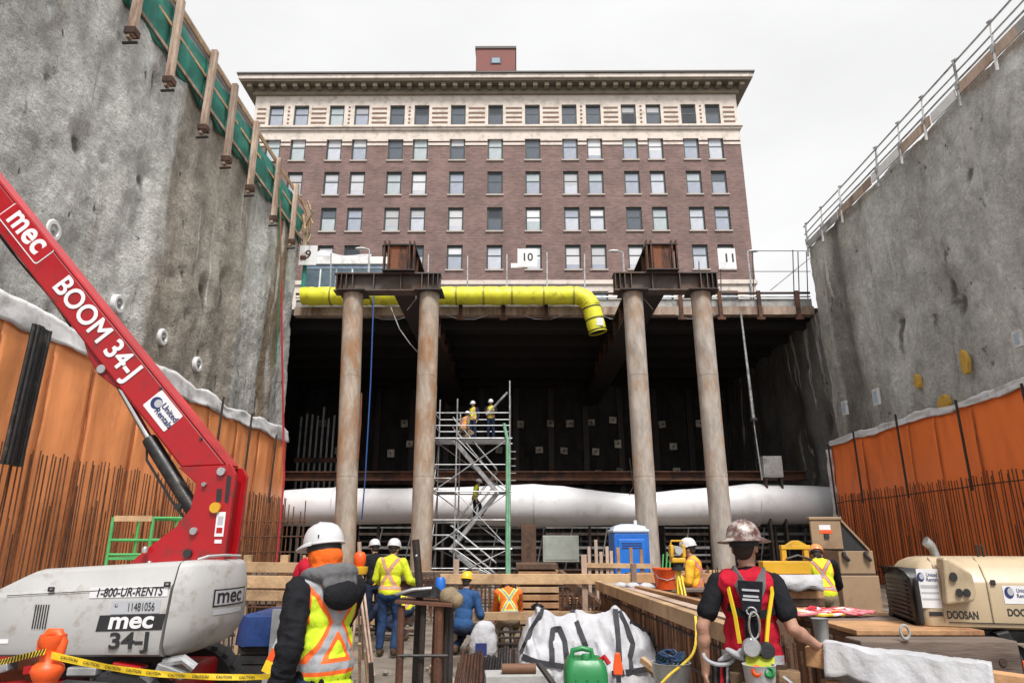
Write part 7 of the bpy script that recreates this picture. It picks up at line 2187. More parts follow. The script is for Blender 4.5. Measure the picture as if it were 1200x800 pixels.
# the long rebar wall running towards us with its timber capping
rw = thing('rebar_wall', 'low wall of close set rusty rebar running towards the worker in the red vest', 'rebar', (1.65, 9.0, 0))
A, B = Vector((1.40, 11.9, 0)), Vector((1.72, 5.2, 0))
ztA, ztB = 1.06, 1.02
rest = MB()
n = 100
for k in range(n):
    t_ = k / (n - 1)
    p = A.lerp(B, t_)
    for side in (0, 1):
        q = p + Vector((-0.0 + 0.30 * side, cr_.uniform(-.02, .02), 0))
        z = 1.0 + cr_.uniform(-.04, .05)
        if side == 0:
            mb = MB().tube([q, q + Vector((cr_.uniform(-.02, .02), cr_.uniform(-.03, .03), z))], 0.0125, 6)
            if k >= 10:
                part(rw, mb, 'vertical_bar', M['rebar'], smooth=True)
            else:
                rest.add(mb.v, mb.f)
        else:
            rest.tube([q, q + Vector((cr_.uniform(-.02, .02), cr_.uniform(-.03, .03), z))], 0.0125, 5)
o = part(rw, rest, 'inner_bars', M['rebar']); o['kind'] = 'stuff'
for z in (0.25, 0.6, 0.88):
    part(rw, MB().tube([A + Vector((-0.03, 0, z)), B + Vector((-0.03, 0, z))], 0.012, 6), 'tie_bar', M['rebar_dark'])
a, b_ = Vector((1.34, 11.9, 1.03)), Vector((1.66, 5.3, 1.03))
plank(a, b_, 0.10, 0.14, M['lumber'], 'pale timber capping along the near side of the rebar wall')
plank(a + Vector((0.2, -0.1, 0.02)), b_ + Vector((0.26, 0.6, 0.02)), 0.14, 0.05, M['lumber_weathered'], 'grey board lying on top of the rebar wall')
plank(a + Vector((0.34, -0.8, 0.03)), b_ + Vector((0.46, 1.4, 0.03)), 0.10, 0.09, M['lumber_orange'], 'warm toned board along the far side of the rebar wall')

# white bulk bags with black straps
def bulk_bag(cx, cy, top, depth, label, seed, straps):
    """a half filled woven bag: cloth hanging in planes between the points where its straps pull it up; top = (x, z) outline"""
    def ztop(x):
        for (xa, za), (xb, zb_) in zip(top[:-1], top[1:]):
            if xa <= x <= xb:
                t_ = (x - xa) / (xb - xa)
                return za + (zb_ - za) * (t_ * t_ * (3 - 2 * t_))
        return top[0][1] if x < top[0][0] else top[-1][1]
    xa, xb = top[0][0], top[-1][0]
    nu, nv = 110, 70
    prof = [(-0.50, 0.0), (-0.53, 0.16), (-0.49, 0.42), (-0.38, 0.72), (-0.20, 0.94), (-0.04, 1.0), (0.10, 0.93), (0.26, 0.70), (0.36, 0.4), (0.40, 0.0)]
    def fn(u, v):
        x = xa + (xb - xa) * u
        e = min(1.0, (min(u, 1 - u) / 0.10)) ; e = math.sin(e * pi / 2) ** 0.6 if e > 0 else 0.0
        q = v * (len(prof) - 1); i = min(int(q), len(prof) - 2); t_ = q - i; t_ = t_ * t_ * (3 - 2 * t_)
        y = prof[i][0] + (prof[i + 1][0] - prof[i][0]) * t_; zf = prof[i][1] + (prof[i + 1][1] - prof[i][1]) * t_
        z = ztop(x) * zf
        # creases: sharp ridges fanning out, stronger where the cloth hangs
        a1 = noise.noise(Vector((x * 5.0 + z * 3.0, z * 1.6 - x * 1.5, seed)))
        a2 = noise.noise(Vector((x * 4.0 - z * 4.5, z * 2.2, seed + 8)))
        a3 = noise.noise(Vector((x * 11 + z * 5, z * 5.0 - x * 3, seed + 4)))
        d = 0.045 * (1 - 2.4 * abs(a1)) + 0.035 * (1 - 2.4 * abs(a2)) + 0.010 * (1 - 2.4 * abs(a3))
        hang = 0.35 + 0.65 * math.sin(pi * min(1, max(0, zf)))
        return Vector((x + 0.02 * a3, (y * depth) * (0.55 + 0.45 * e) - d * hang * (1 if y < 0 else -1), max(0.0, z * (0.6 + 0.4 * e) + d * 0.5 * (zf > 0.5))))
    mb = MB().grid(fn, nu, nv)
    n = nu + 1
    mb.f.append(tuple(j * n for j in range(nv + 1))); mb.mi.append(0)
    mb.f.append(tuple(j * n + nu for j in range(nv, -1, -1))); mb.mi.append(0)
    me = mb.mesh('bulk_bag', M['bag_white'], smooth=50)
    root = link('bulk_bag', me, None, loc=(cx, cy, 0)); tag(root, label, 'bag', 'white bulk bags with black straps')
    bv = BVHTree.FromPolygons([v.co[:] for v in me.vertices], [p.vertices[:] for p in me.polygons])
    for st_ in straps:
        pts = []
        # the straps are given as (x, z) on the bag's near face, or free points with y
        for q in st_:
            if len(q) == 3:
                pts.append(Vector(q)); continue
            hit = bv.ray_cast(Vector((q[0], -3, q[1])), Vector((0, 1, 0)))
            pts.append((hit[0] if hit[0] is not None else Vector((q[0], 0, q[1]))) + Vector((0, -0.012, 0.006)))
        # resample
        res = []
        for i in range(len(pts) - 1):
            for k in range(4):
                res.append(pts[i].lerp(pts[i + 1], k / 4))
        res.append(pts[-1])
        out = []
        for p in res:
            hit = bv.ray_cast(Vector((p.x, -3, p.z)), Vector((0, 1, 0)))
            if hit[0] is not None and hit[0].y < p.y + 0.02:
                p = hit[0] + Vector((0, -0.012, 0))
            out.append(p)
        rings = []
        for i, p in enumerate(out):
            dd = (out[min(i + 1, len(out) - 1)] - out[max(i - 1, 0)]).normalized()
            nn_ = Vector((0, -1, 0.2)); nn_ = (nn_ - dd * nn_.dot(dd)).normalized(); sd_ = dd.cross(nn_)
            rings.append([p + sd_ * 0.028 + nn_ * 0.005, p - sd_ * 0.028 + nn_ * 0.005, p - sd_ * 0.028 - nn_ * 0.006, p + sd_ * 0.028 - nn_ * 0.006])
        MB().loft(rings).build('strap', M['strap_black'], root, smooth=30)
    return root
YBg = 8.3
def bxz(px, py, root_x):
    p = atY(px, py, YBg - 0.3)
    return (p.x - root_x, p.z)
c1 = atY(648, 760, YBg).x
bulk_bag(c1, YBg, [bxz(604, 778, c1), bxz(609, 752, c1), bxz(622, 728, c1), bxz(632, 711, c1), bxz(640, 719, c1), bxz(655, 727, c1), bxz(668, 722, c1), bxz(682, 726, c1), bxz(690, 745, c1), bxz(694, 775, c1)], 0.9, 'white bulk bag with black strap loops, on the lumber pile side, behind the green can', 1.0,
         [[bxz(611, 765, c1), bxz(622, 740, c1), bxz(633, 722, c1), bxz(636, 714, c1) + (), bxz(630, 711, c1), bxz(624, 716, c1)],
          [bxz(646, 778, c1), bxz(646, 750, c1), bxz(648, 738, c1), bxz(656, 737, c1), bxz(661, 750, c1), bxz(664, 776, c1)],
          [bxz(612, 768, c1), bxz(630, 773, c1), bxz(660, 778, c1)]])
c2 = atY(727, 760, YBg).x
bulk_bag(c2, YBg + 0.05, [bxz(668, 775, c2), bxz(671, 740, c2), bxz(676, 719, c2), bxz(700, 726, c2), bxz(712, 722, c2), bxz(725, 715, c2), bxz(736, 722, c2), bxz(746, 732, c2), bxz(762, 745, c2), bxz(773, 757, c2), bxz(778, 780, c2)], 0.9, 'white bulk bag with upright black straps and orange tensioner, by the rebar wall', 2.3,
         [[bxz(673, 718, c2), bxz(678, 735, c2), bxz(686, 757, c2)],
          [bxz(724, 716, c2), bxz(724, 735, c2), bxz(724, 765, c2), bxz(724, 782, c2)],
          [bxz(728, 718, c2), bxz(736, 736, c2), bxz(742, 755, c2), bxz(737, 770, c2), bxz(738, 784, c2)],
          [bxz(741, 730, c2), bxz(757, 741, c2), bxz(772, 752, c2), bxz(774, 768, c2), bxz(768, 778, c2)],
          [bxz(715, 786, c2), bxz(740, 785, c2), bxz(762, 781, c2)]])
tn = thing('strap_tensioner', 'orange plastic tensioner on the black strap of the white bag', 'tensioner', atY(724, 779, YBg - 0.62))
MB().loft([[Vector((x * k, -0.02, z)), Vector((-x * k, -0.02, z)), Vector((-x * k, 0.02, z)), Vector((x * k, 0.02, z))] for x, z, k in ((0.045, -0.09, 1), (0.05, -0.02, 1), (0.035, 0.06, 1), (0.025, 0.12, 1))]).build('tensioner_body', M['orange_plastic'], tn, bevel=0.01)
MB().bx(-0.025, 0.025, -0.024, -0.02, -0.16, -0.088).build('webbing_end', M['strap_black'], tn)
# white sheeting on the ground under the bags
def sheet_fn(u, v):
    x = -0.25 + 2.3 * u; y = 6.3 + 1.9 * v
    return (x, y, 0.06 + 0.05 * noise.noise(Vector((x * 2.4, y * 2.4, 1))) + 0.035 * noise.noise(Vector((x * 6, y * 6, 4))))
tag(MB().grid(sheet_fn, 46, 38).build('plastic_sheet', M['bag_white'], None, smooth=True, thick=0.01), 'crumpled white sheeting on the ground under the bulk bags', 'sheeting')
p = atY(608, 783, 6.6)
tag(MB().tube([(p.x - 0.15, 6.6, p.z - 0.0), (p.x + 0.15, 6.62, p.z)], 0.042, 12).build('cardboard_tube', pm('brown_tube', (0.16, 0.075, 0.04), 0.7), None, smooth=True), 'short brown tube lying across the white sheeting', 'tube')
tag(MB().bar((p.x - 0.3, 6.65, 0.10), (p.x + 0.3, 6.7, 0.10), 0.3, 0.1).build('concrete_block', M['conc_light'], None, bevel=0.01), 'pale block under the short brown tube', 'block')
COL.objects['concrete_block'].location.z = p.z - 0.042 - 0.15
a, b_ = atY(632, 778, 6.4), atY(650, 803, 6.1)
tag(MB().bar(a, b_, 0.04, 0.03).build('steel_bar', M['dark_steel']), 'dark flat bar lying on the white sheeting beside the green can', 'bar')

# green fuel can
gcn = thing('fuel_can', 'square green plastic fuel can in front of the white bags', 'can', atY(686, 800, 5.6))
gcn.location.z = 0.0
zt = atY(686, 770, 5.6).z; w = 0.31
zb = zt - 0.42
rings = []
for z, k in ((zb, 0.94), (zb + 0.03, 1.0), (zt - 0.10, 1.0), (zt - 0.04, 0.94), (zt, 0.78)):
    r_ = []
    for (cx, cy, a0) in ((w / 2 - .05, .12, 0), (-w / 2 + .05, .12, 90), (-w / 2 + .05, -.12, 180), (w / 2 - .05, -.12, 270)):
        for q in range(4):
            a_ = radians(a0 + 30 * q); r_.append(Vector(((cx + .05 * cos(a_)) * k, (cy + .05 * sin(a_)) * k, z)))
    rings.append(r_)
MB().loft(rings).build('can_body', M['green'], gcn, smooth=45)
MB().tube([(-0.10, 0, zt - 0.01), (-0.09, 0, zt + 0.05), (-0.02, 0, zt + 0.065), (0.05, 0, zt + 0.05), (0.06, 0, zt - 0.01)], 0.02, 10).build('handle', M['green'], gcn, smooth=True)
MB().lathe([(0.035, 0), (0.035, 0.04), (0.03, 0.05)], (0.0, -0.10, zt - 0.01), 16).build('filler_cap', M['green'], gcn, smooth=50)
for x in (-0.08, 0.0, 0.08):
    MB().tube([(x, -0.172, zb + 0.04), (x, -0.172, zt - 0.12)], 0.008, 6).build('body_rib', M['green'], gcn, smooth=True)
MB().tube([(0.10, -0.05, zt - 0.02), (0.14, -0.07, zt + 0.015), (0.17, -0.09, zt - 0.03)], 0.02, 8).build('red_spout', M['ink_red'], gcn, smooth=True)
blk = thing('timber_crate', 'low timber crate under the green fuel can', 'crate', (gcn.location.x, 5.6, 0))
for k in range(4):
    MB().bx(-0.32, 0.32, -0.24, 0.24, 0.0 + (zb / 4) * k + 0.003, (zb / 4) * (k + 1) - 0.003).build('slat', M['lumber_weathered'], blk, bevel=0.006)
rl_ = thing('hose_reel', 'small black and orange reel beside the green fuel can', 'reel', (gcn.location.x - 0.22, 5.5, zb))
MB().lathe([(0.03, -0.05), (0.09, -0.05), (0.09, -0.04), (0.06, -0.03), (0.06, 0.03), (0.09, 0.04), (0.09, 0.05), (0.03, 0.05)], (0, 0, 0.10), 20, Matrix.Rotation(radians(90), 3, 'X')).build('spool', M['black_gloss'], rl_, smooth=40)
MB().lathe([(0.01, -0.062), (0.06, -0.06), (0.06, -0.052)], (0, 0, 0.10), 18, Matrix.Rotation(radians(90), 3, 'X')).build('spool_face', M['orange_plastic'], rl_, smooth=40)
# bundles of rods leaning near the bags
for (px, w, n, Y, lab, m_) in ((578, 44, 13, 7.6, 'sheaf of grey steel rods leaning beside the white bags', M['dark_steel']), (543, 30, 8, 7.3, 'sheaf of rusty rods leaning beside the steel stand', M['rust'])):
    p = atY(px, 800, Y)
    sh_ = thing('rod_sheaf', lab, 'rods', (p.x, Y, 0), 0, 'sheaves of rods')
    ww_ = w * Y / 800
    for k in range(n):
        x = -ww_ / 2 + ww_ * k / (n - 1)
        MB().tube([(x * 1.1, cr_.uniform(-.06, .06), 0), (x * 0.8 + 0.06, 0.15 + cr_.uniform(-.05, .05), 0.62 + cr_.uniform(-.07, .05))], 0.018, 7).build('rod', m_, sh_, smooth=True)
mt = thing('mesh_panel', 'small dark panel of welded mesh leaning beside the white bags', 'mesh', (atY(598, 760, 9.4).x, 9.4, 0))
for k in range(8):
    MB().tube([(-0.16, 0, 0.12 + 0.07 * k), (0.16, 0.0, 0.12 + 0.07 * k)], 0.016, 5).build('wire', M['rebar_dark'], mt)
for x in (-0.14, 0, 0.14):
    MB().tube([(x, 0.03, 0), (x, 0.03, 0.68)], 0.016, 5).build('wire', M['rebar_dark'], mt)
p = atY(566, 732, 10.5)
ck = thing('bagged_cement', 'small white printed bag standing beyond the lower timber rail', 'bag', (p.x, 10.6, 0))
mb = MB(); mb.ell((0, 0, .30), (.2, .14, .32)); mb.ell((.05, 0, .5), (.12, .1, .12))
link('sack', blob(mb, 0.02, 3, M['bag_white'], 0.008), ck)
MB().bx(-0.10, 0.06, -0.165, -0.155, 0.18, 0.34).build('blue_print', M['ink_blue'], ck)

# bucket with blue cable, yellow hose
bu = thing('pail', 'grey pail full of blue cable beside the rebar wall', 'pail', atY(787, 790, 5.5))
bu.location.z = 0.0
z0 = atY(787, 777, 5.5).z
MB().lathe([(0.11, z0 - 0.33), (0.14, z0), (0.148, z0 + 0.01), (0.13, z0 + 0.01), (0.12, z0 - 0.1)], (0, 0, 0), 22).build('pail_wall', M['galv'], bu, smooth=50)
for k in range(4):
    pts = [((0.105 - 0.018 * ((i * 7 + k * 3) % 5) * 0.5) * cos(i * 0.55 + k), (0.105 - 0.018 * ((i * 5 + k) % 4) * 0.5) * sin(i * 0.55 + k), z0 + 0.018 * k + 0.012 * ((i * 3 + k) % 4) - 0.01) for i in range(30)]
    MB().tube(curve(pts, 3), 0.009, 6).build('cable_coil', pm('dark_blue_cable', (0.012, 0.035, 0.09), 0.5) if k % 2 else pm('teal_cable', (0.02, 0.06, 0.085), 0.5), bu, smooth=True)
MB().lathe([(0.18, 0), (0.18, z0 - 0.335), (0.1, z0 - 0.332)], (0, 0, 0), 6).build('upturned_base', M['lumber_weathered'], bu)
yh = [atY(815, 722, 5.7), atY(816, 745, 5.5), atY(812, 765, 5.45), atY(800, 778, 5.4), atY(785, 790, 5.3), atY(770, 806, 5.3)]
tag(MB().tube(curve(yh), 0.010, 8).build('hose', M['rope_yellow'], None, smooth=True), 'thin yellow hose hanging off the capping of the rebar wall', 'hose')
for k, (px, py) in enumerate(((752, 772), (758, 780), (765, 788))):
    a = atY(px, py, 6.2)
    plank(a, a + Vector((0.22, -0.25, -0.16)), 0.05, 0.05, [M['lumber'], M['lumber_orange'], M['lumber_weathered']][k], ['pale', 'warm brown', 'grey'][k] + ' offcut of timber propped between the bags and the grey pail')

# ledge with orange bucket, survey instrument
le = thing('work_table', 'low plywood table behind the rebar wall holding the orange bucket', 'table', (2.45, 10.6, 0))
p = atY(780, 690, 10.4); le.location.x = p.x + 0.15; zt = p.z
MB().bx(-0.75, 0.55, -0.3, 0.5, zt - 0.03, zt).build('table_top', M['timber_grey'], le)
for x in (-0.6, 0.4):
    for y in (-0.22, 0.42):
        MB().bx(x - 0.04, x + 0.04, y - 0.04, y + 0.04, 0, zt - 0.032).build('leg', M['timber_dark'], le)
MB().bx(-0.72, 0.5, -0.27, -0.24, 0.25, zt - 0.10).build('apron', M['timber_dark'], le)
ob = thing('bucket', 'bright orange plastic bucket on the low plywood table', 'bucket', (p.x, 10.4, zt))
MB().lathe([(0.13, 0.0), (0.165, 0.26), (0.178, 0.27), (0.178, 0.29), (0.155, 0.285), (0.12, 0.05)], (0, 0, 0), 24).build('bucket_wall', M['orange_plastic'], ob, smooth=50)
MB().tube([(-0.17, 0, 0.26), (-0.12, -0.12, 0.16), (0, -0.17, 0.13), (0.12, -0.12, 0.16), (0.17, 0, 0.26)], 0.006, 6).build('bail', M['galv'], ob, smooth=True)
for k in range(3):
    MB().tube([(-0.05 + 0.05 * k, 0, 0.1), (0.0 + 0.06 * k, 0.02, 0.48 + 0.03 * k)], 0.012, 6).build('tool_handle', M['green_paint'], ob, smooth=True)
for k in range(3):
    mb = MB(); mb.ell((0, 0, 0.035), (0.10, 0.08, 0.045)); mb.ell((0.07, 0.02, 0.025), (0.06, 0.06, 0.03))
    o = link('crumpled_bag', blob(mb, 0.014, 1, M['bag_white'], 0.012, k), None, loc=(p.x - 0.28 - 0.17 * k, 10.4 + 0.1 * k, zt)); tag(o, 'small crumpled white bag on the plywood table, ' + ['next to the orange bucket', 'middle of three', 'farthest from the orange bucket'][k], 'bag', 'crumpled bags on the plywood table')
si = thing('survey_instrument', 'yellow survey instrument on a bright yellow tripod beside the orange bucket', 'total station', (2.6, 9.4, 0))
hp = atY(795, 668, 9.4); si.location.x = hp.x
o_ = si.location
hz_ = hp.z
for px, py, Y in ((790, 720, 9.7), (811, 712, 9.0), (797, 735, 9.2)):
    f_ = atY(px, 700, Y); f_.z = 0.0
    for d in (-0.02, 0.02):
        part(si, MB().bar(Vector((hp.x + d, hp.y, hz_)), f_ + Vector((d, 0, 0.45)), 0.02, 0.03), 'leg', M['tape_yellow'])
    part(si, MB().bar(Vector((hp.x, hp.y, hz_)).lerp(f_, 0.62), f_, 0.03, 0.03), 'foot_stay', M['lumber'])
MB().lathe([(0.09, 0), (0.09, 0.03), (0.06, 0.04), (0.06, 0.08), (0.075, 0.09)], (0, 0, hz_), 16).build('tribrach', M['black'], si, smooth=50)
MB().bx(-0.09, 0.09, -0.08, 0.08, hz_ + 0.095, hz_ + 0.16).build('instrument_base', M['yellow_paint'], si, bevel=0.015)
for s_ in (-1, 1):
    MB().bx(s_ * 0.055, s_ * 0.10, -0.06, 0.06, hz_ + 0.162, hz_ + 0.32).build('yoke', M['yellow_paint'], si, bevel=0.012)
MB().tube([(0, -0.11, hz_ + 0.25), (0, 0.11, hz_ + 0.26)], 0.05, 14).build('telescope', M['decal_grey'], si, smooth=True)
MB().tube([(-0.08, 0, hz_ + 0.325), (-0.07, 0, hz_ + 0.37), (0.07, 0, hz_ + 0.37), (0.08, 0, hz_ + 0.325)], 0.012, 6).build('carry_handle', M['yellow_paint'], si, smooth=True)

# yellow frame with cloth on timbers
yf = thing('yellow_frame', 'yellow steel lifting frame behind the worker in the red vest', 'frame', atY(920, 670, 10.5))
yf.location.z = 0
cx = yf.location.x
def yz(px, py): 
    p = atY(px, py, 10.5); return p.x - cx, p.z
xa, za = yz(892, 667); xb, zb = yz(946, 657); 
MB().bx(xa, xb, -0.1, 0.1, za - 0.06, zb).build('base_beam', M['yellow_paint'], yf, bevel=0.01)
for px in (917, 943):
    x, z = yz(px, 640)
    MB().bx(x - 0.035, x + 0.035, -0.04, 0.04, zb + 0.002, z - 0.042).build('upright', M['yellow_paint'], yf, bevel=0.006)
x1_, z1_ = yz(914, 640); x2_, _ = yz(948, 640)
MB().bx(x1_, x2_, -0.05, 0.05, z1_ - 0.04, z1_ + 0.02).build('top_beam', M['yellow_paint'], yf, bevel=0.006)
xm, zm = yz(930, 633)
MB().prism([Vector((x1_ + 0.08, -0.04, z1_ + 0.022)), Vector((x2_ - 0.04, -0.04, z1_ + 0.022)), Vector((xm + 0.06, -0.04, zm)), Vector((xm - 0.02, -0.04, zm))], (0, 0.08, 0)).build('lifting_lug', M['yellow_paint'], yf, bevel=0.006)
MB().tube([(x1_ + 0.05, -0.06, zb + 0.03), ((x1_ + x2_) / 2, -0.08, zb + 0.08), (x2_, -0.06, zb + 0.02)], 0.018, 6).build('wire_rope', M['dark_steel'], yf, smooth=True)
for k in range(5):
    z = za - 0.07 - 0.105 * (k + 0.5)
    if z > 0.05:
        o = MB().bx(xa, xb + 0.1, -0.25, 0.25, -0.05, 0.05).build('timber_beam', [M['lumber_orange'], M['timber_dark'], M['lumber_orange'], M['timber_dark'], M['lumber_orange']][k], None, bevel=0.008, loc=(cx, 10.55, z))
        tag(o, 'timber bearer %s under the yellow lifting frame' % ['first', 'second', 'third', 'fourth', 'lowest'][k], 'timber', 'timber bearers under the yellow frame')
zl = za - 0.07 - 0.105 * 5
MB().bx(xa + 0.05, xb, -0.2, 0.2, 0, zl).build('support_block', M['timber_dark'], yf)
def clf(u, v):
    x = xa + 0.1 + (xb - xa - 0.05) * u
    z = za - 0.06 - 0.20 * v + 0.02 * math.sin(u * 11) * v
    return (cx + x, 10.22 - 0.06 * math.sin(v * 2.5) - 0.02 * noise.noise(Vector((x * 6, v * 3, 0))), z)
tag(MB().grid(clf, 24, 8).build('white_cloth', M['bag_white'], None, smooth=True, thick=0.01), 'white cloth hanging off the timbers under the yellow frame', 'cloth')

# tan jobsite boxes
jb = thing('jobsite_box', 'tan steel jobsite box with lid raised, beside the worker in yellow vest', 'tool chest', (5.7, 11.9, 0))
YJ = 11.9
def jz(px, py): 
    p = atY(px, py, YJ); return p.x - jb.location.x, p.z
x0, zt = jz(982, 645); x1, zm = jz(1027, 674); _, zb = jz(1005, 704)
MB().bx(x0, x1, 0, 0.75, zm + 0.004, zt).build('upper_chest', M['tan_steel'], jb, bevel=0.012)
MB().bx(x0 - 0.02, x1 + 0.03, -0.02, 0.78, zb - 0.25, zm).build('lower_chest', M['tan_steel'], jb, bevel=0.012)
MB().bx(x0 + 0.05, x1 - 0.05, 0.0, 0.7, 0, zb - 0.252).build('skid', M['timber_dark'], jb)
lx0, lz1 = jz(948, 609); lx1, lz0 = jz(988, 643)
MB().bx(lx0, lx1, -0.03, 0.02, lz0, lz1).build('raised_lid', M['tan_steel'], jb, bevel=0.01)
MB().bx(lx0 - 0.02, lx1 + 0.02, -0.05, 0.04, lz1 + 0.002, lz1 + 0.05).build('lid_edge', M['tan_steel'], jb, bevel=0.01)
sx_, sz_ = jz(1017, 643)
MB().prism([Vector((lx1 + 0.003, 0.0, lz1)), Vector((sx_, 0.0, zt + 0.003)), Vector((lx1 + 0.003, 0.0, zt + 0.003))], (0, 0.7, 0)).build('lid_inside', M['black'], jb)
MB().bar((lx1 + 0.01, -0.02, lz1 - 0.0), (sx_ + 0.01, -0.02, zt + 0.01), 0.03, 0.03).build('lid_stay', M['tan_steel'], jb)
sx0, sz0 = jz(960, 620); 
plate(Vector(((lx0 + lx1) / 2 - 0.02, -0.034, lz1 - 0.12)), (1, 0, 0), (0, 0, 1), 0.19, 0.08, M['decal_white'], jb, 'warning_label')
plate(Vector(((lx0 + lx1) / 2 - 0.01, -0.035, lz1 - 0.19)), (1, 0, 0), (0, 0, 1), 0.21, 0.055, M['orange_plastic'], jb, 'warning_label')
MB().bx((lx0 + lx1) / 2 - 0.05, (lx0 + lx1) / 2 + 0.03, -0.05, -0.032, lz1 - 0.30, lz1 - 0.22).build('lock_housing', M['black'], jb)
for x in (x0 + 0.08, x1 - 0.14):
    MB().tube([(x, -0.02, zt - 0.02), (x + 0.0, -0.05, zt - 0.08), (x + 0.06, -0.05, zt - 0.16)], 0.03, 8).build('latch', M['black'], jb, smooth=True)
MB().bx(x0, x1, -0.006, -0.001, zm + 0.02, zm + 0.035).build('seam_dark_strip', M['ink'], jb)  # thin black strip along the joint of the two chests

# timber platform on the right, with ropes, beams and steel side
pf = thing('timber_platform', 'raised work platform of brown timber mats under ropes and jobsite boxes', 'platform', (4.6, 8.0, 0))
a = atY(908, 705, 8.3); 
PX0, PX1, PY0, PY1, PZ = a.x - 0.05, 4.02, 6.35, 7.95, 0.98
pf.location = ((PX0 + PX1) / 2, PY0, 0)
for k in range(4):
    y0_ = PY0 + 0.40 * k
    part(pf, MB().bx(PX0 + cr_.uniform(0, .06), PX1, y0_ + 0.005, y0_ + 0.39, PZ - 0.045, PZ + cr_.uniform(-.004, .006)), 'deck_board', [M['lumber_orange'], M['lumber_orange'], M['timber_grey']][k % 3], bevel=0.006)
part(pf, MB().bx(PX0 + 0.06, PX1, PY0 + 0.03, PY1 - 0.1, PZ - 0.42, PZ - 0.050), 'bearer', M['timber_dark'])
part(pf, MB().bx(PX0 + 0.1, PX1, PY0 + 0.06, PY1 - 0.2, 0.0, PZ - 0.424), 'bearer', M['timber_dark'])
for k in range(3):
    y0_ = PY0 + 0.5 * k
    part(pf, MB().bx(PX0 + 0.035, PX0 + 0.055, y0_ + 0.02, y0_ + 0.46, 0.03, PZ - 0.10), 'side_panel', pm('reddish_ply', (0.15, 0.062, 0.032), 0.6, 0, 0.4, 3, 0.15, 20))
    part(pf, MB().bx(PX0 + 0.005, PX0 + 0.033, y0_ - 0.03, y0_ + 0.03, 0.0, PZ - 0.1), 'side_cleat', M['timber_dark'])
# two long beams in front
for k, (z0, z1, m_, lab) in enumerate(((0.64, 0.95, M['timber_grey'], 'upper grey brown crane mat beam with a ring bolt, below the tan compressor'), (0.20, 0.625, M['timber_grey'], 'lower dark grey crane mat beam resting on the ground below the ring bolt'))):
    a = atY(1000, 735, 6.0)
    o = thing('mat_beam', lab, 'beam', (a.x + 1.0, 6.05 - 0.03 * k, (z0 + z1) / 2))
    MB().bx(-1.0, 0.25, -0.14, 0.14, -(z1 - z0) / 2, (z1 - z0) / 2).build('beam_timber', m_, o, bevel=0.012)
    for x in (-0.8, -0.3, 0.1):
        MB().tube([(x, -0.15, 0), (x, -0.135, 0)], 0.03, 10).build('bolt_head', M['dark_steel'], o)
    if k == 0:
        p = atY(1060, 740, 5.9)
        rg_ = [Vector((p.x - o.location.x + 0.035 * cos(2 * pi * q / 16), -0.155, p.z - o.location.z + 0.05 * sin(2 * pi * q / 16))) for q in range(17)]
        MB().tube(rg_, 0.012, 6).build('ring_bolt', M['conc_light'], o, smooth=True)
plank((2.9, 6.0, 0.10), (4.0, 5.98, 0.10), 0.24, 0.18, M['timber_dark'], 'dark squared bearer on the ground under the crane mat beams', name='timber_bearer')
# ropes on the platform
for k, (m_, nm) in enumerate(((M['rope_pink'], 'pink'), (M['rope_yellow'], 'yellow'), (M['rope_white'], 'white'), (M['rope_red'], 'red'), (M['rope_pink'], 'salmon'))):
    p = atY(968 + (k - 2) * 9, 706, 7.5)
    pts = []
    for i in range(40):
        a_ = i * 0.55 + k
        r_ = 0.10 + 0.13 * abs(math.sin(i * 0.37 + k))
        pts.append((p.x + r_ * 1.25 * cos(a_) + 0.05 * math.sin(i * 1.7), 7.5 + r_ * sin(a_), PZ + 0.025 + 0.05 * abs(noise.noise(Vector((i * 0.5, k * 3.0, 0)))) + 0.004 * k))
    tag(MB().tube(pts, 0.014, 6).build('rope', m_, None, smooth=True), nm + ' rope tangled in the heap on the timber platform', 'rope', 'ropes heaped on the platform')
a = atY(1030, 722, 6.6)
gcu = thing('steel_cup', 'dark steel cup fixture against the reddish side of the timber platform', 'fixture', atY(962, 735, 5.9))
gcu.location.z = 0.0
z_ = atY(962, 735, 5.9).z
MB().lathe([(0.05, z_ - 0.12), (0.06, z_ + 0.06), (0.07, z_ + 0.07), (0.05, z_ + 0.065)], (0, 0, 0), 16).build('cup', M['galv'], gcu, smooth=50)
MB().tube([(0, 0, 0), (0, 0, z_ - 0.12)], 0.04, 8).build('stem', M['dark_steel'], gcu, smooth=True)

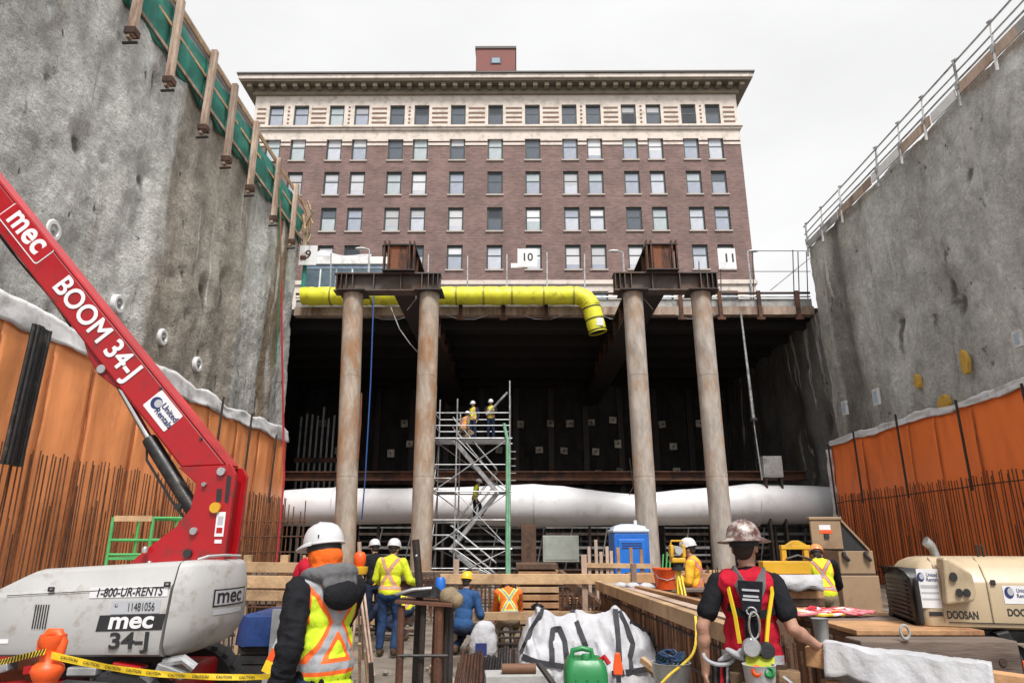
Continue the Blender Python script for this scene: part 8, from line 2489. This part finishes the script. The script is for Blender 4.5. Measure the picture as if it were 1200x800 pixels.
# near timber with white cloth, where the hand rests
a = atY(975, 766, 4.7)
tb = thing('timber_trestle', 'warm coloured timber trestle the worker in the red vest rests a hand on', 'trestle', (a.x, 4.7, 0))
zt = atY(968, 757, 4.75).z - 0.0
MB().bar((-0.12, 0.10, zt - 0.06), (0.85, -0.55, zt - 0.13), 0.10, 0.12).build('top_beam', M['lumber_orange'], tb, bevel=0.008)
for (x, y) in ((-0.02, 0.02), (0.32, -0.2), (0.7, -0.45)):
    MB().bx(x - 0.05, x + 0.05, y - 0.04, y + 0.04, 0, zt - 0.19).build('leg', M['lumber_orange'], tb, bevel=0.006)
MB().bar((-0.1, 0.16, zt - 0.32), (0.85, -0.48, zt - 0.36), 0.05, 0.14).build('brace_board', M['lumber'], tb, bevel=0.006)
z0c = zt - 0.055
def cfn(u, v):
    # cloth draped over the beam: u along it, v across it
    t_ = 0.10 + 0.75 * u
    bx_, by_, bz_ = -0.12 + 0.97 * t_, 0.10 - 0.65 * t_, zt - 0.06 - 0.07 * t_
    s_ = (v - 0.42) * 0.62
    top = 0.075
    if abs(s_) < 0.075:
        yy, zz = s_, top + 0.012 * cos(s_ * 20)
    else:
        q = abs(s_) - 0.075
        yy = math.copysign(0.075 + 0.30 * q, s_); zz = top - 0.93 * q
    nz_ = 0.03 * noise.noise(Vector((u * 2.5, v * 2, 3))) + 0.010 * (1 - 2 * abs(noise.noise(Vector((u * 7 + v * 2, v * 5, 9))))) + 0.014 * math.sin(u * 13 + v * 5) * min(1, abs(s_) * 6)
    nx, ny = 0.55, 0.83
    return Vector((tb.location.x + bx_ + nx * (yy + nz_), 4.7 + by_ + ny * (yy + nz_), bz_ + zz + nz_))
tag(MB().grid(cfn, 40, 30).build('white_blanket', M['bag_white'], None, smooth=True, thick=0.012), 'grubby white blanket draped over the timber trestle in the lower corner', 'blanket')

# scattered small stuff on the ground: stones and offcuts nobody could count
mb = MB()
for k in range(500):
    x, y = cr_.uniform(-6, 6), cr_.uniform(4.6, 22)
    s_ = cr_.uniform(0.012, 0.05)
    mb.ell((x, y, s_ * 0.2), (s_, s_ * cr_.uniform(.6, 1), s_ * 0.6), Matrix.Rotation(cr_.uniform(0, 3), 3, 'Z'), 6, 4)
tag(mb.build('gravel', pm('gravel_stone', (0.2, 0.17, 0.14), 0.9, 0, 0.4, 4, 0.3, 30)), 'loose stones scattered on the muddy ground', 'gravel', kind='stuff')
offs = [(-2.6, 9.2), (-0.9, 9.4), (-2.9, 14.5), (0.3, 11.2), (2.7, 12.8), (4.9, 13.5), (-3.6, 13.4), (-5.6, 14.2), (0.1, 16.2), (2.6, 18.5), (-2.2, 19.5), (6.9, 14.8)]
desc = ['beside the yellow jacketed worker', 'beside the rusty rods', 'behind the man in yellow', 'below the middle rail', 'behind the plywood table', 'behind the jobsite boxes', 'near the dark clothed worker', 'behind the timber guardrail', 'beyond the timber pile', 'behind the survey instrument', 'before the scaffold tower', 'near the deep orange sheets']
for (x, y), d_ in zip(offs, desc):
    a_ = cr_.uniform(0, 3.1); ln = cr_.uniform(0.5, 1.3)
    plank((x - cos(a_) * ln, y - sin(a_) * ln, 0.06), (x + cos(a_) * ln, y + sin(a_) * ln, 0.06), 0.2, 0.05, cr_.choice([M['lumber'], M['lumber_weathered'], M['timber_grey'], M['timber_dark']]), 'loose board lying on the ground ' + d_, 'loose boards on the ground', name='loose_board')
